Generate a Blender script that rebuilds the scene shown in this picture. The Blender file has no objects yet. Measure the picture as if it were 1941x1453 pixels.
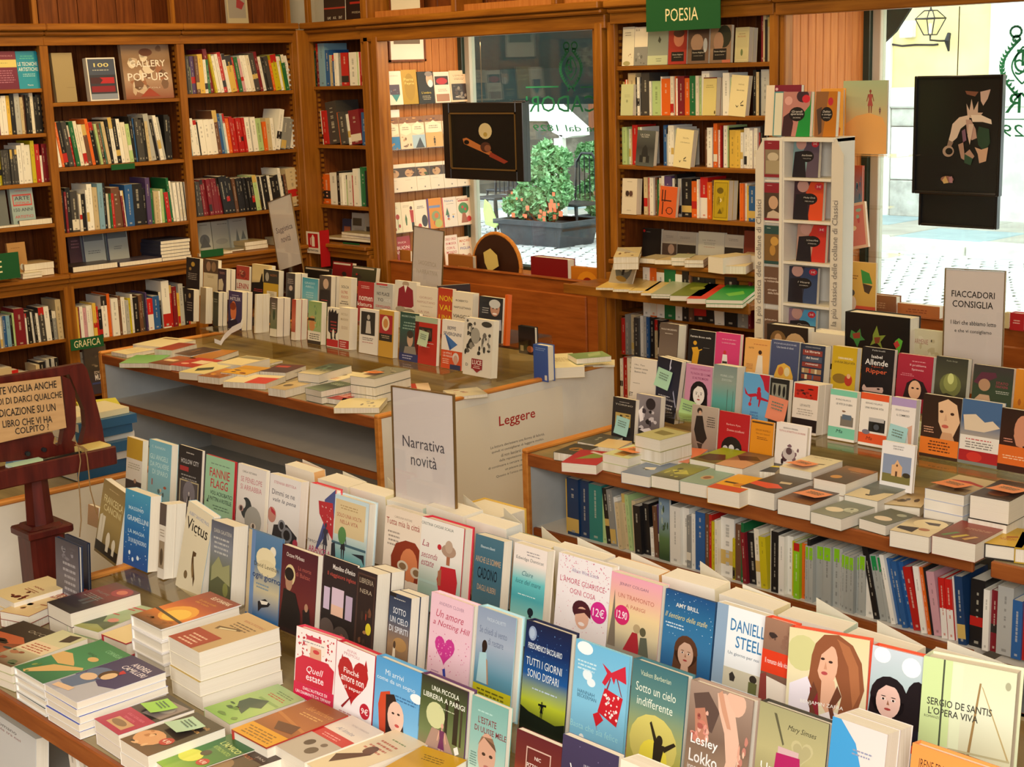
import bpy, math, random
from mathutils import Vector, Matrix, Euler
D=bpy.data; COL=bpy.context.scene.collection
SC=bpy.context.scene
# ---------------------------------------------------------------- camera
F=2808.256; YAW,PIT,ROL=[math.radians(a) for a in (46.626,11.934,-1.803)]
CAM=Vector((0,0,1.85))
fw=Vector((-math.sin(YAW)*math.cos(PIT),math.cos(YAW)*math.cos(PIT),-math.sin(PIT)))
r0=Vector((math.cos(YAW),math.sin(YAW),0)); u0=r0.cross(fw)
CR=math.cos(ROL)*r0+math.sin(ROL)*u0; CU=-math.sin(ROL)*r0+math.cos(ROL)*u0
cd=D.cameras.new('camera'); cam=D.objects.new('camera',cd); COL.objects.link(cam)
cd.sensor_width=36; cd.lens=F/1941*36; cd.clip_start=.05; cd.clip_end=200
cam.matrix_world=Matrix(((CR.x,CU.x,-fw.x,CAM.x),(CR.y,CU.y,-fw.y,CAM.y),(CR.z,CU.z,-fw.z,CAM.z),(0,0,0,1)))
SC.camera=cam
# ---------------------------------------------------------------- colour management, sky, lights
vs=SC.view_settings; vs.view_transform='Standard'; vs.look='None'; vs.gamma=1; vs.use_curve_mapping=False; vs.exposure=0.0
w=D.worlds.new('sky'); SC.world=w; w.use_nodes=True; nt=w.node_tree
bg=nt.nodes['Background']; bg.inputs[0].default_value=(.86,.93,1,1); bg.inputs[1].default_value=4.2
def area(name,loc,size,energy,color,target=None,sy=None,spread=180):
    l=D.lights.new(name,'AREA'); l.energy=energy; l.color=color; l.size=size; l.spread=math.radians(spread)
    if sy: l.shape='RECTANGLE'; l.size_y=sy
    o=D.objects.new(name,l); COL.objects.link(o); o.location=loc
    d=(Vector(target)-Vector(loc)) if target else Vector((0,0,-1))
    o.rotation_euler=d.to_track_quat('-Z','Y').to_euler(); return o
WARM=(1,.73,.33); FILL=(1,.95,.89)
area('ceiling_lamp',(-5.6,3.4,3.2),1.4,33,WARM,sy=.3)
area('ceiling_lamp',(-4.6,4.7,3.2),1.4,20,WARM,sy=.3)
area('ceiling_lamp',(-2.9,3.4,3.2),1.4,18,WARM,sy=.3)
area('ceiling_lamp',(-6.2,4.2,3.2),.3,32,WARM,(-7.4,4.4,1.2),sy=1.8)
area('ceiling_lamp',(-3.2,1.2,3.2),1.4,9,WARM,sy=.3)
area('camera_side_fill',(.3,-.7,2.35),1.8,180,FILL,(-2.6,2.2,.7),sy=1.8)  # unseen near-neutral fill light added behind the camera to brighten the front tables
area('vetrina_lamp',(-6.2,5.75,2.07),.5,9,(1,.75,.48),(-6.85,5.8,1.3),sy=.25)
area('vetrina_lamp',(-3.4,5.75,2.07),.5,5,(1,.76,.5),(-4.0,5.75,1.3),sy=.25)
# ---------------------------------------------------------------- pixel helpers
def ray(px,py): return (CR*((px-970.5)/F)-CU*((py-726.5)/F)+fw)
def hit(px,py,ax,val):
    d=ray(px,py); t=(val-CAM[ax])/d[ax]; return CAM+d*t
def lpar(p0,dr,px):
    "parameter s so that p0+s*dr projects to image column px"
    k=(px-970.5)/F; v=p0-CAM; return (k*v.dot(fw)-v.dot(CR))/(dr.dot(CR)-k*dr.dot(fw))
Z={'A':(0,0,4.8425),'B':(0,280,4.8425),'C':(330,0,4.8425),'D':(330,280,4.8425),'E':(680,0,3.874),'F':(680,250,3.874),'G':(1130,0,4.8425),'H':(1130,280,4.8425),
'I':(1430,0,3.7945),'J':(1430,330,3.7945),'K':(0,520,4.8425),'L':(0,780,4.8425),'M':(180,480,3.874),'N':(600,480,3.874),'O':(1000,560,3.874),'P':(1441,560,3.874),
'Q':(1020,860,3.874),'R':(1441,860,3.874),'S':(150,780,3.874),'T':(550,850,3.874),'U':(0,1050,3.6057),'V':(430,1050,3.6057),'W':(900,1050,3.6057),'X':(1411,1050,3.6057),'_':(0,0,1)}
def zp(f,x,y): o=Z[f]; return (o[0]+x/o[2],o[1]+y/o[2])
# ---------------------------------------------------------------- materials
def lin(c): return c/12.92 if c<=.04045 else ((c+.055)/1.055)**2.4
_c={}
def hx(s):
    if isinstance(s,tuple): return s
    if s not in _c:
        t=s if len(s)==6 else ''.join(ch*2 for ch in s)
        _c[s]=tuple(lin(int(t[i:i+2],16)/255) for i in (0,2,4))+(1,)
    return _c[s]
MAT={}
def newmat(n):
    m=D.materials.new(n); m.use_nodes=True; MAT[n]=m; return m,m.node_tree,m.node_tree.nodes['Principled BSDF']
def plain(n,col,rough=.5,metal=0,spec=.5):
    m,t,b=newmat(n); b.inputs['Base Color'].default_value=hx(col); b.inputs['Roughness'].default_value=rough; b.inputs['Metallic'].default_value=metal; b.inputs['Specular IOR Level'].default_value=spec; return m
def printed(n,rough,spec=.5):
    m,t,b=newmat(n); a=t.nodes.new('ShaderNodeAttribute'); a.attribute_name='Col'
    t.links.new(a.outputs['Color'],b.inputs['Base Color']); b.inputs['Roughness'].default_value=rough; b.inputs['Specular IOR Level'].default_value=spec; return m
printed('printed_card',.38); printed('printed_matt',.65,.3)
def ramp(t,f,cols):
    r=t.nodes.new('ShaderNodeValToRGB'); e=r.color_ramp.elements
    e[0].position=cols[0][0]; e[0].color=hx(cols[0][1]); e[1].position=cols[-1][0]; e[1].color=hx(cols[-1][1])
    for p,c in cols[1:-1]:
        q=e.new(p); q.color=hx(c)
    t.links.new(f,r.inputs[0]); return r
def noisy(n,cols,scale=(1,1,1),ns=4,rough=.5,bump=0,detail=5,spec=.28,dist=.001):
    m,t,b=newmat(n); tc=t.nodes.new('ShaderNodeTexCoord'); mp=t.nodes.new('ShaderNodeMapping'); mp.inputs['Scale'].default_value=scale
    no=t.nodes.new('ShaderNodeTexNoise'); no.inputs['Scale'].default_value=ns; no.inputs['Detail'].default_value=detail; no.inputs['Roughness'].default_value=.6
    t.links.new(tc.outputs['Object'],mp.inputs[0]); t.links.new(mp.outputs[0],no.inputs['Vector'])
    r=ramp(t,no.outputs['Fac'],cols); t.links.new(r.outputs[0],b.inputs['Base Color']); b.inputs['Roughness'].default_value=rough; b.inputs['Specular IOR Level'].default_value=spec
    if bump:
        bp=t.nodes.new('ShaderNodeBump'); bp.inputs['Strength'].default_value=bump; bp.inputs['Distance'].default_value=dist
        t.links.new(no.outputs['Fac'],bp.inputs['Height']); t.links.new(bp.outputs[0],b.inputs['Normal'])
    return m
W3=[(.3,'784612'),(.5,'905818'),(.72,'a46a22')]
noisy('wood_vertical',W3,(14,14,.9),3,.42,.15); noisy('wood_along_y',W3,(14,.9,14),3,.42,.15); noisy('wood_along_x',W3,(.9,14,14),3,.42,.15)
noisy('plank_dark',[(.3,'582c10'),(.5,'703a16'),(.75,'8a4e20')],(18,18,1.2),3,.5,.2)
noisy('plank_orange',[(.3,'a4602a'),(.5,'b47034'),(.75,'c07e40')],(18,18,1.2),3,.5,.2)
noisy('cherry_panel',[(.3,'844214'),(.5,'9a501c'),(.75,'aa5e24')],(1.2,12,12),3,.38,.1)
noisy('table_edge_dark',[(.3,'7c3e1a'),(.5,'93502400'[:6]),(.75,'a35f2c')],(1.5,14,14),3,.4)
noisy('table_rail',[(.3,'b9702c'),(.5,'cc843a'),(.75,'d89448')],(14,1.5,14),3,.35)
noisy('table_top',[(.25,'7d6f50'),(.5,'8f7f5c'),(.75,'a08e68')],(.8,9,9),3,.22,0)
noisy('laminate',[(.3,'d9d3c8'),(.7,'e4ded2')],(1,1,1),6,.45)
noisy('laminate_grey',[(.3,'b4b9ba'),(.7,'c3c7c6')],(1,1,1),6,.5)
noisy('lectern_wood',[(.3,'3a110d'),(.5,'4e1912'),(.75,'642318')],(12,12,1.5),3,.3)
noisy('cardboard',[(.3,'b28a5a'),(.7,'c49c6a')],(1,1,8),8,.8)
noisy('plaster',[(.3,'d8cdb8'),(.7,'e6dcc8')],(1,1,1),3,.8)
noisy('parquet',[(.3,'a58a5e'),(.5,'b79a6c'),(.75,'c8ab7c')],(1.2,12,1),3,.35)
noisy('stucco_yellow',[(.3,'e6d08c'),(.7,'f2dfa0')],(1,1,1),1.2,.9,.2)
noisy('stone_pale',[(.25,'b9b7ae'),(.5,'d4d2c8'),(.75,'e4e2da')],(1,1,1),2.4,.9,.6,8,dist=.01)
noisy('stone_rough',[(.25,'96948c'),(.5,'bdbab0'),(.75,'d2d0c6')],(1,1,1),5,.95,.9,8,dist=.02)
noisy('cobble',[(.3,'c0beb8'),(.7,'d8d6ce')],(1,1,1),9,.6,.3)
noisy('slab_blue',[(.3,'88999c'),(.7,'9caeb0')],(1,1,1),3,.7); noisy('slab_grey',[(.3,'98948a'),(.7,'b0aca0')],(1,1,1),3,.7)
noisy('leaf_green',[(.3,'3c6b38'),(.5,'6c9c62'),(.65,'a8cc9c')],(1,1,1),30,.5)
noisy('planter_grey',[(.3,'34373a'),(.7,'45494c')],(1,1,1),10,.6)
noisy('awning_green',[(.3,'0a1c18'),(.7,'102820')],(1,1,1),20,.8)
noisy('dark_facade',[(.3,'3a3630'),(.6,'5b5448'),(.8,'8a8070')],(1,1,2),2,.9)
plain('black_metal','1c1c1e',.45); plain('black_frame','140f0c',.3); plain('gold_trim','8a6c40',.35,.6); plain('window_green','24362e',.4); plain('white_paint','eeeae2',.5)
plain('red_plastic','b01818',.4); plain('alu','c8c8c4',.3,.8); plain('light_strip','b8b4a4',.5); plain('soil','3a2a1e',.9); plain('ivory_card','e4ddce',.6)
plain('cord_tan','8a6a3c',.7); plain('yellow_tag','d8c070',.6); plain('round_wood','3a2014',.35); plain('orange_flower','e0683c',.6); plain('box_red','7c1418',.6); plain('chain','6a5a40',.4,.6)
plain('lime_cloth','b8d478',.8)
# pages: fine leaf lines across the thickness (local Y)
m,t,b=newmat('pages'); tc=t.nodes.new('ShaderNodeTexCoord'); mp=t.nodes.new('ShaderNodeMapping'); mp.inputs['Scale'].default_value=(.5,900,.5)
no=t.nodes.new('ShaderNodeTexNoise'); no.inputs['Scale'].default_value=1; no.inputs['Detail'].default_value=2; t.links.new(tc.outputs['Object'],mp.inputs[0]); t.links.new(mp.outputs[0],no.inputs['Vector'])
r=ramp(t,no.outputs['Fac'],[(.3,'d8cdb6'),(.5,'e6ddca'),(.7,'efe8da')]); t.links.new(r.outputs[0],b.inputs['Base Color']); b.inputs['Roughness'].default_value=.8; b.inputs['Specular IOR Level'].default_value=.2
pg2=m.copy(); pg2.name='pages_across'; MAT['pages_across']=pg2; [n for n in pg2.node_tree.nodes if n.type=='MAPPING'][0].inputs['Scale'].default_value=(900,.5,.5)
def glassy(n,tint,refl,rough=.02):
    m=D.materials.new(n); m.use_nodes=True; MAT[n]=m; t=m.node_tree; t.nodes.clear(); N=t.nodes.new; L=t.links.new
    o=N('ShaderNodeOutputMaterial'); tr=N('ShaderNodeBsdfTransparent'); tr.inputs[0].default_value=hx(tint)
    g=N('ShaderNodeBsdfGlossy'); g.inputs['Roughness'].default_value=rough; g.inputs[0].default_value=(1,1,1,1)
    lw=N('ShaderNodeLayerWeight'); lw.inputs[0].default_value=.5; pw=N('ShaderNodeMath'); pw.operation='POWER'; pw.inputs[1].default_value=4
    ma=N('ShaderNodeMath'); ma.operation='MULTIPLY_ADD'; ma.inputs[1].default_value=.7; ma.inputs[2].default_value=refl; mx=N('ShaderNodeMixShader')
    L(lw.outputs['Facing'],pw.inputs[0]); L(pw.outputs[0],ma.inputs[0]); L(ma.outputs[0],mx.inputs[0]); L(tr.outputs[0],mx.inputs[1]); L(g.outputs[0],mx.inputs[2]); L(mx.outputs[0],o.inputs[0]); return m
glassy('acrylic','f0ead8',.05,.06); glassy('window_glass','f4faf6',.035); glassy('acrylic_clear','f6f4f0',.02)
MI={}
# ---------------------------------------------------------------- mesh builder
class MB:
    def __init__(s): s.v=[]; s.f=[]; s.c=[]; s.m=[]
    def face(s,pts,col='fff',mi=0):
        n=len(s.v); s.v+=[tuple(p) for p in pts]; s.f.append(tuple(range(n,n+len(pts)))); s.m.append(mi)
        s.c+= [hx(k) for k in col] if isinstance(col,list) else [hx(col)]*len(pts)
    def box(s,a,b,col='fff',mi=0,skip=''):
        x0,y0,z0=a; x1,y1,z1=b
        Fs={'-x':((x0,y1,z0),(x0,y0,z0),(x0,y0,z1),(x0,y1,z1)),'+x':((x1,y0,z0),(x1,y1,z0),(x1,y1,z1),(x1,y0,z1)),'-y':((x0,y0,z0),(x1,y0,z0),(x1,y0,z1),(x0,y0,z1)),
            '+y':((x1,y1,z0),(x0,y1,z0),(x0,y1,z1),(x1,y1,z1)),'-z':((x0,y1,z0),(x1,y1,z0),(x1,y0,z0),(x0,y0,z0)),'+z':((x0,y0,z1),(x1,y0,z1),(x1,y1,z1),(x0,y1,z1))}
        for k,q in Fs.items():
            if k not in skip: s.face(q,col,mi)
    def bevbox(s,a,b,bv,col='fff',mi=0):
        "box with chamfered edges"
        x0,y0,z0=a; x1,y1,z1=b; X=(x0,x0+bv,x1-bv,x1);Y=(y0,y0+bv,y1-bv,y1);Zz=(z0,z0+bv,z1-bv,z1)
        s.face([(X[1],Y[0],Zz[1]),(X[2],Y[0],Zz[1]),(X[2],Y[0],Zz[2]),(X[1],Y[0],Zz[2])],col,mi); s.face([(X[2],Y[3],Zz[1]),(X[1],Y[3],Zz[1]),(X[1],Y[3],Zz[2]),(X[2],Y[3],Zz[2])],col,mi)
        s.face([(X[0],Y[2],Zz[1]),(X[0],Y[1],Zz[1]),(X[0],Y[1],Zz[2]),(X[0],Y[2],Zz[2])],col,mi); s.face([(X[3],Y[1],Zz[1]),(X[3],Y[2],Zz[1]),(X[3],Y[2],Zz[2]),(X[3],Y[1],Zz[2])],col,mi)
        s.face([(X[1],Y[1],Zz[3]),(X[2],Y[1],Zz[3]),(X[2],Y[2],Zz[3]),(X[1],Y[2],Zz[3])],col,mi); s.face([(X[1],Y[2],Zz[0]),(X[2],Y[2],Zz[0]),(X[2],Y[1],Zz[0]),(X[1],Y[1],Zz[0])],col,mi)
        for zi,zo in ((2,3),(1,0)):
            for yi,yo in ((1,0),(2,3)): s.face([(X[1],Y[yo],Zz[zi]),(X[2],Y[yo],Zz[zi]),(X[2],Y[yi],Zz[zo]),(X[1],Y[yi],Zz[zo])],col,mi)
            for xi,xo in ((1,0),(2,3)): s.face([(X[xo],Y[1],Zz[zi]),(X[xo],Y[2],Zz[zi]),(X[xi],Y[2],Zz[zo]),(X[xi],Y[1],Zz[zo])],col,mi)
            for xi,xo in ((1,0),(2,3)):
                for yi,yo in ((1,0),(2,3)): s.face([(X[xo],Y[yi],Zz[zi]),(X[xi],Y[yo],Zz[zi]),(X[xi],Y[yi],Zz[zo])],col,mi)
        for yi,yo in ((1,0),(2,3)):
            for xi,xo in ((1,0),(2,3)): s.face([(X[xo],Y[yi],Zz[1]),(X[xi],Y[yo],Zz[1]),(X[xi],Y[yo],Zz[2]),(X[xo],Y[yi],Zz[2])],col,mi)
    def prism(s,poly,fn,t,col='fff',mi=0):
        "poly 2D points, fn(u,v,k) -> 3D with k=0 front, k=t back"
        n=len(poly); s.face([fn(u,v,0) for u,v in poly],col,mi); s.face([fn(u,v,t) for u,v in reversed(poly)],col,mi)
        for i in range(n):
            a=poly[i]; b=poly[(i+1)%n]; s.face([fn(*b,0),fn(*a,0),fn(*a,t),fn(*b,t)],col,mi)
    def tube(s,pts,r,n=8,col='fff',mi=0,cap=True):
        rings=[]; P=[Vector(p) for p in pts]; R=r if isinstance(r,(list,tuple)) else [r]*len(P)
        for i,p in enumerate(P):
            d=(P[min(i+1,len(P)-1)]-P[max(i-1,0)]).normalized(); a=d.orthogonal().normalized() if i==0 else (a-d*a.dot(d)).normalized(); b=d.cross(a)
            rings.append([p+(a*math.cos(k*2*math.pi/n)+b*math.sin(k*2*math.pi/n))*R[i] for k in range(n)])
        for i in range(len(P)-1):
            for k in range(n): s.face([rings[i][k],rings[i][(k+1)%n],rings[i+1][(k+1)%n],rings[i+1][k]],col,mi)
        if cap: s.face(list(reversed(rings[0])),col,mi); s.face(rings[-1],col,mi)
    def build(s,name,mats,parent=None,smooth=False,**kw):
        me=D.meshes.new(name); me.from_pydata(s.v,[],s.f)
        a=me.color_attributes.new('Col','FLOAT_COLOR','CORNER'); a.data.foreach_set('color',[x for c in s.c for x in c])
        mats=[mats] if isinstance(mats,str) else mats
        for k in mats: me.materials.append(MAT[k])
        if len(mats)>1: me.polygons.foreach_set('material_index',s.m)
        if smooth: me.polygons.foreach_set('use_smooth',[True]*len(s.f))
        return link(name,me,parent,**kw)
def link(name,data,parent=None,loc=None,rot=None,label=None,cat=None,group=None,kind=None):
    o=D.objects.new(name,data); COL.objects.link(o)
    if parent: o.parent=parent
    if loc is not None: o.location=loc
    if rot is not None: o.rotation_euler=rot
    for k,v in (('label',label),('category',cat),('group',group),('kind',kind)):
        if v: o[k]=v
    return o
def thing(name,label,cat,loc=(0,0,0),rot=(0,0,0),group=None): return link(name,None,None,loc,rot,label,cat,group)
def bxo(name,a,b,mat,parent=None,bv=0,**kw):
    m=MB(); (m.bevbox(a,b,bv) if bv else m.box(a,b)); return m.build(name,mat,parent,**kw)
# ---------------------------------------------------------------- text as flat print
_fc=None; _tc={}
def textgeo(s,bold=0):
    global _fc
    k=(s,bold)
    if k in _tc: return _tc[k]
    if _fc is None:
        c=D.curves.new('t','FONT'); c.dimensions='2D'; c.fill_mode='FRONT'; c.resolution_u=2; _fc=D.objects.new('t',c); COL.objects.link(_fc)
    c=_fc.data; c.body=s; c.offset=.009 if bold else 0.0
    bpy.context.view_layer.update(); dg=bpy.context.evaluated_depsgraph_get(); e=_fc.evaluated_get(dg); me=e.to_mesh()
    vs=[(v.co.x,v.co.y) for v in me.vertices]; fs=[tuple(p.vertices) for p in me.polygons]; e.to_mesh_clear()
    x0=min(v[0] for v in vs); x1=max(v[0] for v in vs); y0=min(v[1] for v in vs); y1=max(v[1] for v in vs)
    _tc[k]=([((x-x0)/(x1-x0),(y-y0)/(y1-y0)) for x,y in vs],fs,(x1-x0)/(y1-y0)); return _tc[k]
DL=.00007
def drawtext(mb,s,P,cx,cy,w,h,col,bold=0,sh=0,k=1,mi=0):
    "cx,cy centre, w,h box; units of P; y down"
    vs,fs,_=textgeo(s,bold); n=len(mb.v)
    mb.v+=[tuple(P(cx-w/2+u*w+(v-.5)*h*sh,cy+h/2-v*h,k)) for u,v in vs]; c=hx(col)
    for f in fs: mb.f.append(tuple(n+i for i in f)); mb.m.append(mi); mb.c+=[c]*len(f)
def art(mb,spec,P,w,h,mi=0):
    """draw a printed design; P(u,v,k): u,v in percent from the top-left, k layer; w,h real size"""
    k=0; ar=w/h
    def poly(pts,c): mb.face([P(min(100,max(0,x)),min(100,max(0,y)),k) for x,y in pts][::-1],c,mi)
    def ell(cx,cy,rx,ry,c,n=16,a0=0,a1=2*math.pi): poly([(cx+rx*math.cos(a0+(a1-a0)*i/n),cy-ry*math.sin(a0+(a1-a0)*i/n)) for i in range(n)][::-1],c)
    for el in spec.split(';'):
        a=el.strip().split(' '); o=a[0]
        if not o: continue
        q=a[1:]
        if o=='bg':
            cs=q[0].split(','); 
            if len(cs)==1: poly([(0,0),(100,0),(100,100),(0,100)],cs[0])
            else:
                n=len(cs)-1
                for i in range(n): mb.face([P(0,100*(i+1)/n,k),P(100,100*(i+1)/n,k),P(100,100*i/n,k),P(0,100*i/n,k)],[cs[i+1],cs[i+1],cs[i],cs[i]],mi)
        elif o=='r':
            x0,y0,x1,y1=map(float,q[:4]); c=q[4]; c2=q[5] if len(q)>5 else c; mb.face([P(x0,y1,k),P(x1,y1,k),P(x1,y0,k),P(x0,y0,k)],[c2,c2,c,c],mi)
        elif o=='e': ell(*map(float,q[:4]),q[4])
        elif o=='p':
            v=list(map(float,q[1:])); pts=list(zip(v[::2],v[1::2])); A=sum(pts[i][0]*pts[(i+1)%len(pts)][1]-pts[(i+1)%len(pts)][0]*pts[i][1] for i in range(len(pts)))
            poly(pts if A>0 else pts[::-1],q[0])
        elif o in 'tTiI': 
            cx,cy,tw,th=map(float,q[:4]); drawtext(mb,' '.join(q[5:]),P,cx,cy,tw,th,q[4],o in 'TI',(.3/ar if o in 'iI' else 0),k,mi)
        elif o=='l':
            x,y,tw,n=map(float,q[:4]); g=float(q[5]) if len(q)>5 else 4; R=random.Random(int(x*7+y*13+tw))
            for j in range(int(n)):
                x0=x-tw/2+R.uniform(0,tw*.12); xe=x+tw/2-R.uniform(0,tw*.15); yy=y+j*g
                while x0<xe:
                    x1=min(xe,x0+R.uniform(tw*.05,tw*.2)); poly([(x0,yy),(x1,yy),(x1,yy+g*.42),(x0,yy+g*.42)],q[4]); x0=x1+tw*.035
        elif o=='s':
            n,sd=int(q[0]),int(q[1]); c=q[2]; x0,y0,x1,y1,r_=map(float,q[3:8]); R=random.Random(sd)
            for j in range(n):
                cx,cy=R.uniform(x0,x1),R.uniform(y0,y1); rr=r_*R.uniform(.5,1.2); poly([(cx-rr,cy),(cx,cy-rr*ar),(cx+rr,cy),(cx,cy+rr*ar)],c)
        elif o=='b':
            n,sd=int(q[0]),int(q[1]); x0,y0,x1,y1=map(float,q[2:6]); R=random.Random(sd); cs=q[6].split(',')
            for j in range(n):
                rx=R.uniform(.06,.2)*(x1-x0); ry=R.uniform(.05,.16)*(y1-y0); cx=R.uniform(x0+rx,x1-rx); cy=R.uniform(y0+ry,y1-ry)
                poly([(cx+rx*R.uniform(.6,1)*math.cos(i*math.pi/4),cy+ry*R.uniform(.6,1)*math.sin(i*math.pi/4)) for i in range(8)],R.choice(cs)); k+=1 if j%3==2 else 0
        elif o=='f':
            cx,cy,r_=map(float,q[:3]); sk,hr=q[3],q[4]; ry=r_*ar
            ell(cx,cy-ry*.15,r_*1.18,ry*1.25,hr); poly([(cx-r_*1.15,cy),(cx+r_*1.15,cy),(cx+r_*1.25,cy+ry*1.5),(cx-r_*1.25,cy+ry*1.5)],hr); k+=1
            poly([(cx-r_*.3,cy+ry*.6),(cx+r_*.3,cy+ry*.6),(cx+r_*.4,cy+ry*1.7),(cx-r_*.4,cy+ry*1.7)],sk); k+=1
            ell(cx,cy+ry*.1,r_*.78,ry*1.02,sk,20); k+=1
            poly([(cx-r_*.8,cy-ry*.3),(cx-r_*.2,cy-ry*.85),(cx+r_*.5,cy-ry*.8),(cx+r_*.8,cy-ry*.35),(cx+r_*.5,cy-ry*1.15),(cx-r_*.5,cy-ry*1.15)],hr)
            for sx in(-1,1):
                ell(cx+sx*r_*.32,cy,r_*.15,ry*.07,'f4ece4',8); ell(cx+sx*r_*.32,cy-ry*.17,r_*.18,ry*.03,hr,6)
            ell(cx,cy+ry*.58,r_*.22,ry*.08,'a8403c',8); poly([(cx-r_*.02,cy+ry*.02),(cx+r_*.1,cy+ry*.32),(cx-r_*.08,cy+ry*.32)],'9c6a50'); k+=1
            for sx in(-1,1): ell(cx+sx*r_*.32,cy,r_*.08,ry*.07,'2a1a14',8)
        elif o=='k':
            cx,y0,y1=map(float,q[:3]); c1,c2=q[3],q[4]; H=y1-y0; W_=H/ar
            ell(cx,y0+H*.08,W_*.055,H*.075,c1,10); poly([(cx-W_*.11,y0+H*.2),(cx+W_*.11,y0+H*.2),(cx+W_*.07,y0+H*.42),(cx+W_*.13,y0+H*.7),(cx-W_*.13,y0+H*.7),(cx-W_*.07,y0+H*.42)],c2)
            for sx in(-1,1):
                poly([(cx+sx*W_*.02,y0+H*.7),(cx+sx*W_*.09,y0+H*.7),(cx+sx*W_*.07,y1),(cx+sx*W_*.03,y1)],c1); poly([(cx+sx*W_*.11,y0+H*.2),(cx+sx*W_*.18,y0+H*.5),(cx+sx*W_*.15,y0+H*.52),(cx+sx*W_*.08,y0+H*.26)],c1)
            poly([(cx-W_*.02,y0+H*.13),(cx+W_*.02,y0+H*.13),(cx+W_*.025,y0+H*.21),(cx-W_*.025,y0+H*.21)],c1)
        elif o=='h':
            cx,cy,r_=map(float,q[:3]); poly([(cx+r_*math.sin(i*math.pi/12)**3,cy-r_*ar*(13*math.cos(i*math.pi/12)-5*math.cos(2*i*math.pi/12)-2*math.cos(3*i*math.pi/12)-math.cos(4*i*math.pi/12))/15) for i in range(24)],q[3])
        elif o=='o':
            cx,cy,r_=map(float,q[:3]); ell(cx,cy,r_,r_*ar,q[3],20); k+=1; s=' '.join(q[5:]); drawtext(mb,s,P,cx,cy,r_*1.4,r_*ar*(.8 if len(s)<6 else .42),q[4],1,0,k,mi)
        k+=1
    return k
# ---------------------------------------------------------------- books
BOOKS=[]; WT=[1.0]
def reg(root,loc,rot,w,h,t,spine=0):
    M=(rot if isinstance(rot,Euler) else Euler(rot,'XYZ')).to_matrix(); P=[Vector(loc)+M@Vector(c) for c in ((0,0,0),(w,0,0),(w,0,h),(0,0,h),(w,t,h),(w,t,0))]
    q=[]
    for p in P:
        v=p-CAM; z=v.dot(fw)
        if z<.1: return BOOKS.append((0,root))
        q.append((min(1941,max(0,970.5+F*v.dot(CR)/z)),min(1453,max(0,726.5-F*v.dot(CU)/z))))
    ar=lambda s:abs(sum(s[i][0]*s[(i+1)%len(s)][1]-s[(i+1)%len(s)][0]*s[i][1] for i in range(len(s))))/2
    a=ar(q[:4]) if WT[0]>=1 else 0
    b=ar([q[1],q[5],q[4],q[2]])*(0 if spine else 1)
    BOOKS.append(((a+b)*WT[0],root))
def fit(s):
    w=s.split()
    if len(w)<=16: return s
    while len(s.split())>16 and ',' in s: s=s[:s.rindex(',')]
    w=s.split()[:16]
    while w[-1].strip(',') in ('of','on','in','the','a','with','and','at','from','under','behind','beside','small','front'): w=w[:-1]
    return ' '.join(w)
COLS={'w':'e8dfca','W':'f0ece0','k':'1e1c1d','g':'8f8f8a','G':'1f6b3c','l':'b4cf8c','r':'b8221c','m':'7e1c26','o':'e0661c','y':'e0b84a','Y':'c8b818','b':'2c5c96','B':'1c3a62','c':'7fa6bc','t':'2a8078','n':'6e4a34','p':'d09ca4','s':'b6b6b0','e':'cdb88e','d':'45423f','v':'54406e','S':'a9aca6','T':'a9aca6','R':'c8201c','H':'8cc81e'}
CN={'w':'cream','W':'white','k':'black','g':'grey','G':'dark green','l':'pale green','r':'red','m':'maroon','o':'orange','y':'yellow','Y':'mustard yellow','b':'blue','B':'navy blue','c':'light blue','t':'teal','n':'brown','p':'pink','s':'silver grey','e':'tan','d':'charcoal','v':'purple','S':'silver grey, lime topped','T':'silver grey, green topped','R':'red and white','H':'lime green'}
ORD=['leftmost','second','third','fourth','fifth','sixth','seventh','eighth','ninth','tenth','eleventh','twelfth','thirteenth','fourteenth','fifteenth','sixteenth','seventeenth','eighteenth','nineteenth','twentieth']
def ordn(i):
    if i<20: return ORD[i]
    t={2:'twenty',3:'thirty',4:'forty',5:'fifty'}[(i+1)//10]; u=(i+1)%10
    return t+'-'+['','first','second','third','fourth','fifth','sixth','seventh','eighth','ninth'][u] if u else t.replace('ty','tieth')
RN=random.Random(11)
def jit(c,a=.04):
    r=RN.uniform(1-a*2,1+a); return tuple(min(1,max(0,x*r)) for x in hx(c)[:3])+(1,)
def mkbook(w,h,t,spec,loc,rot,label=None,group=None,hard=0,spine=None,back=None,mat='printed_card',name='book',flare=0,vis=1):
    """standing frame: x width, y thickness (front cover at y=0 facing -y), z height; spine at x=0"""
    root=thing(name,fit(label),'book',loc,rot,group); reg(root,loc,rot,w,h,t); m=MB(); e=.0026 if hard else .0009; ins=.004 if hard else .0006
    first=spec.split(';')[0].split(' ')[1].split(',')[0]; sp=spine or first; bk=back or sp
    m.box((0,0,0),(w,e,h),sp); m.box((0,t-e,0),(w,t,h),bk); m.box((0,e,0),(e,t-e,h),sp)
    P=lambda u,v,k:(u*w/100,-(k+1)*DL,(100-v*vis)*h/100)
    if vis<1: m.face([P(0,100/vis,0),P(100,100/vis,0),P(100,100,0),P(0,100,0)],spec.split(';')[0].split(' ')[1].split(',')[-1])
    art(m,spec,P,w,h*vis); m.build('cover',mat,root)
    p=MB(); p.box((e,e,ins),(w-ins-.0004,t-e,h-ins),skip='-x'); p.build('pages','pages',root)
    if flare:
        q=MB(); a=math.radians(flare); q.box((0,-.0004,0),(w,.0004,h),'f0ead8'); q.build('open_cover',mat,root,loc=(0,-.0008,0),rot=(0,0,-a))
    return root
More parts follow.
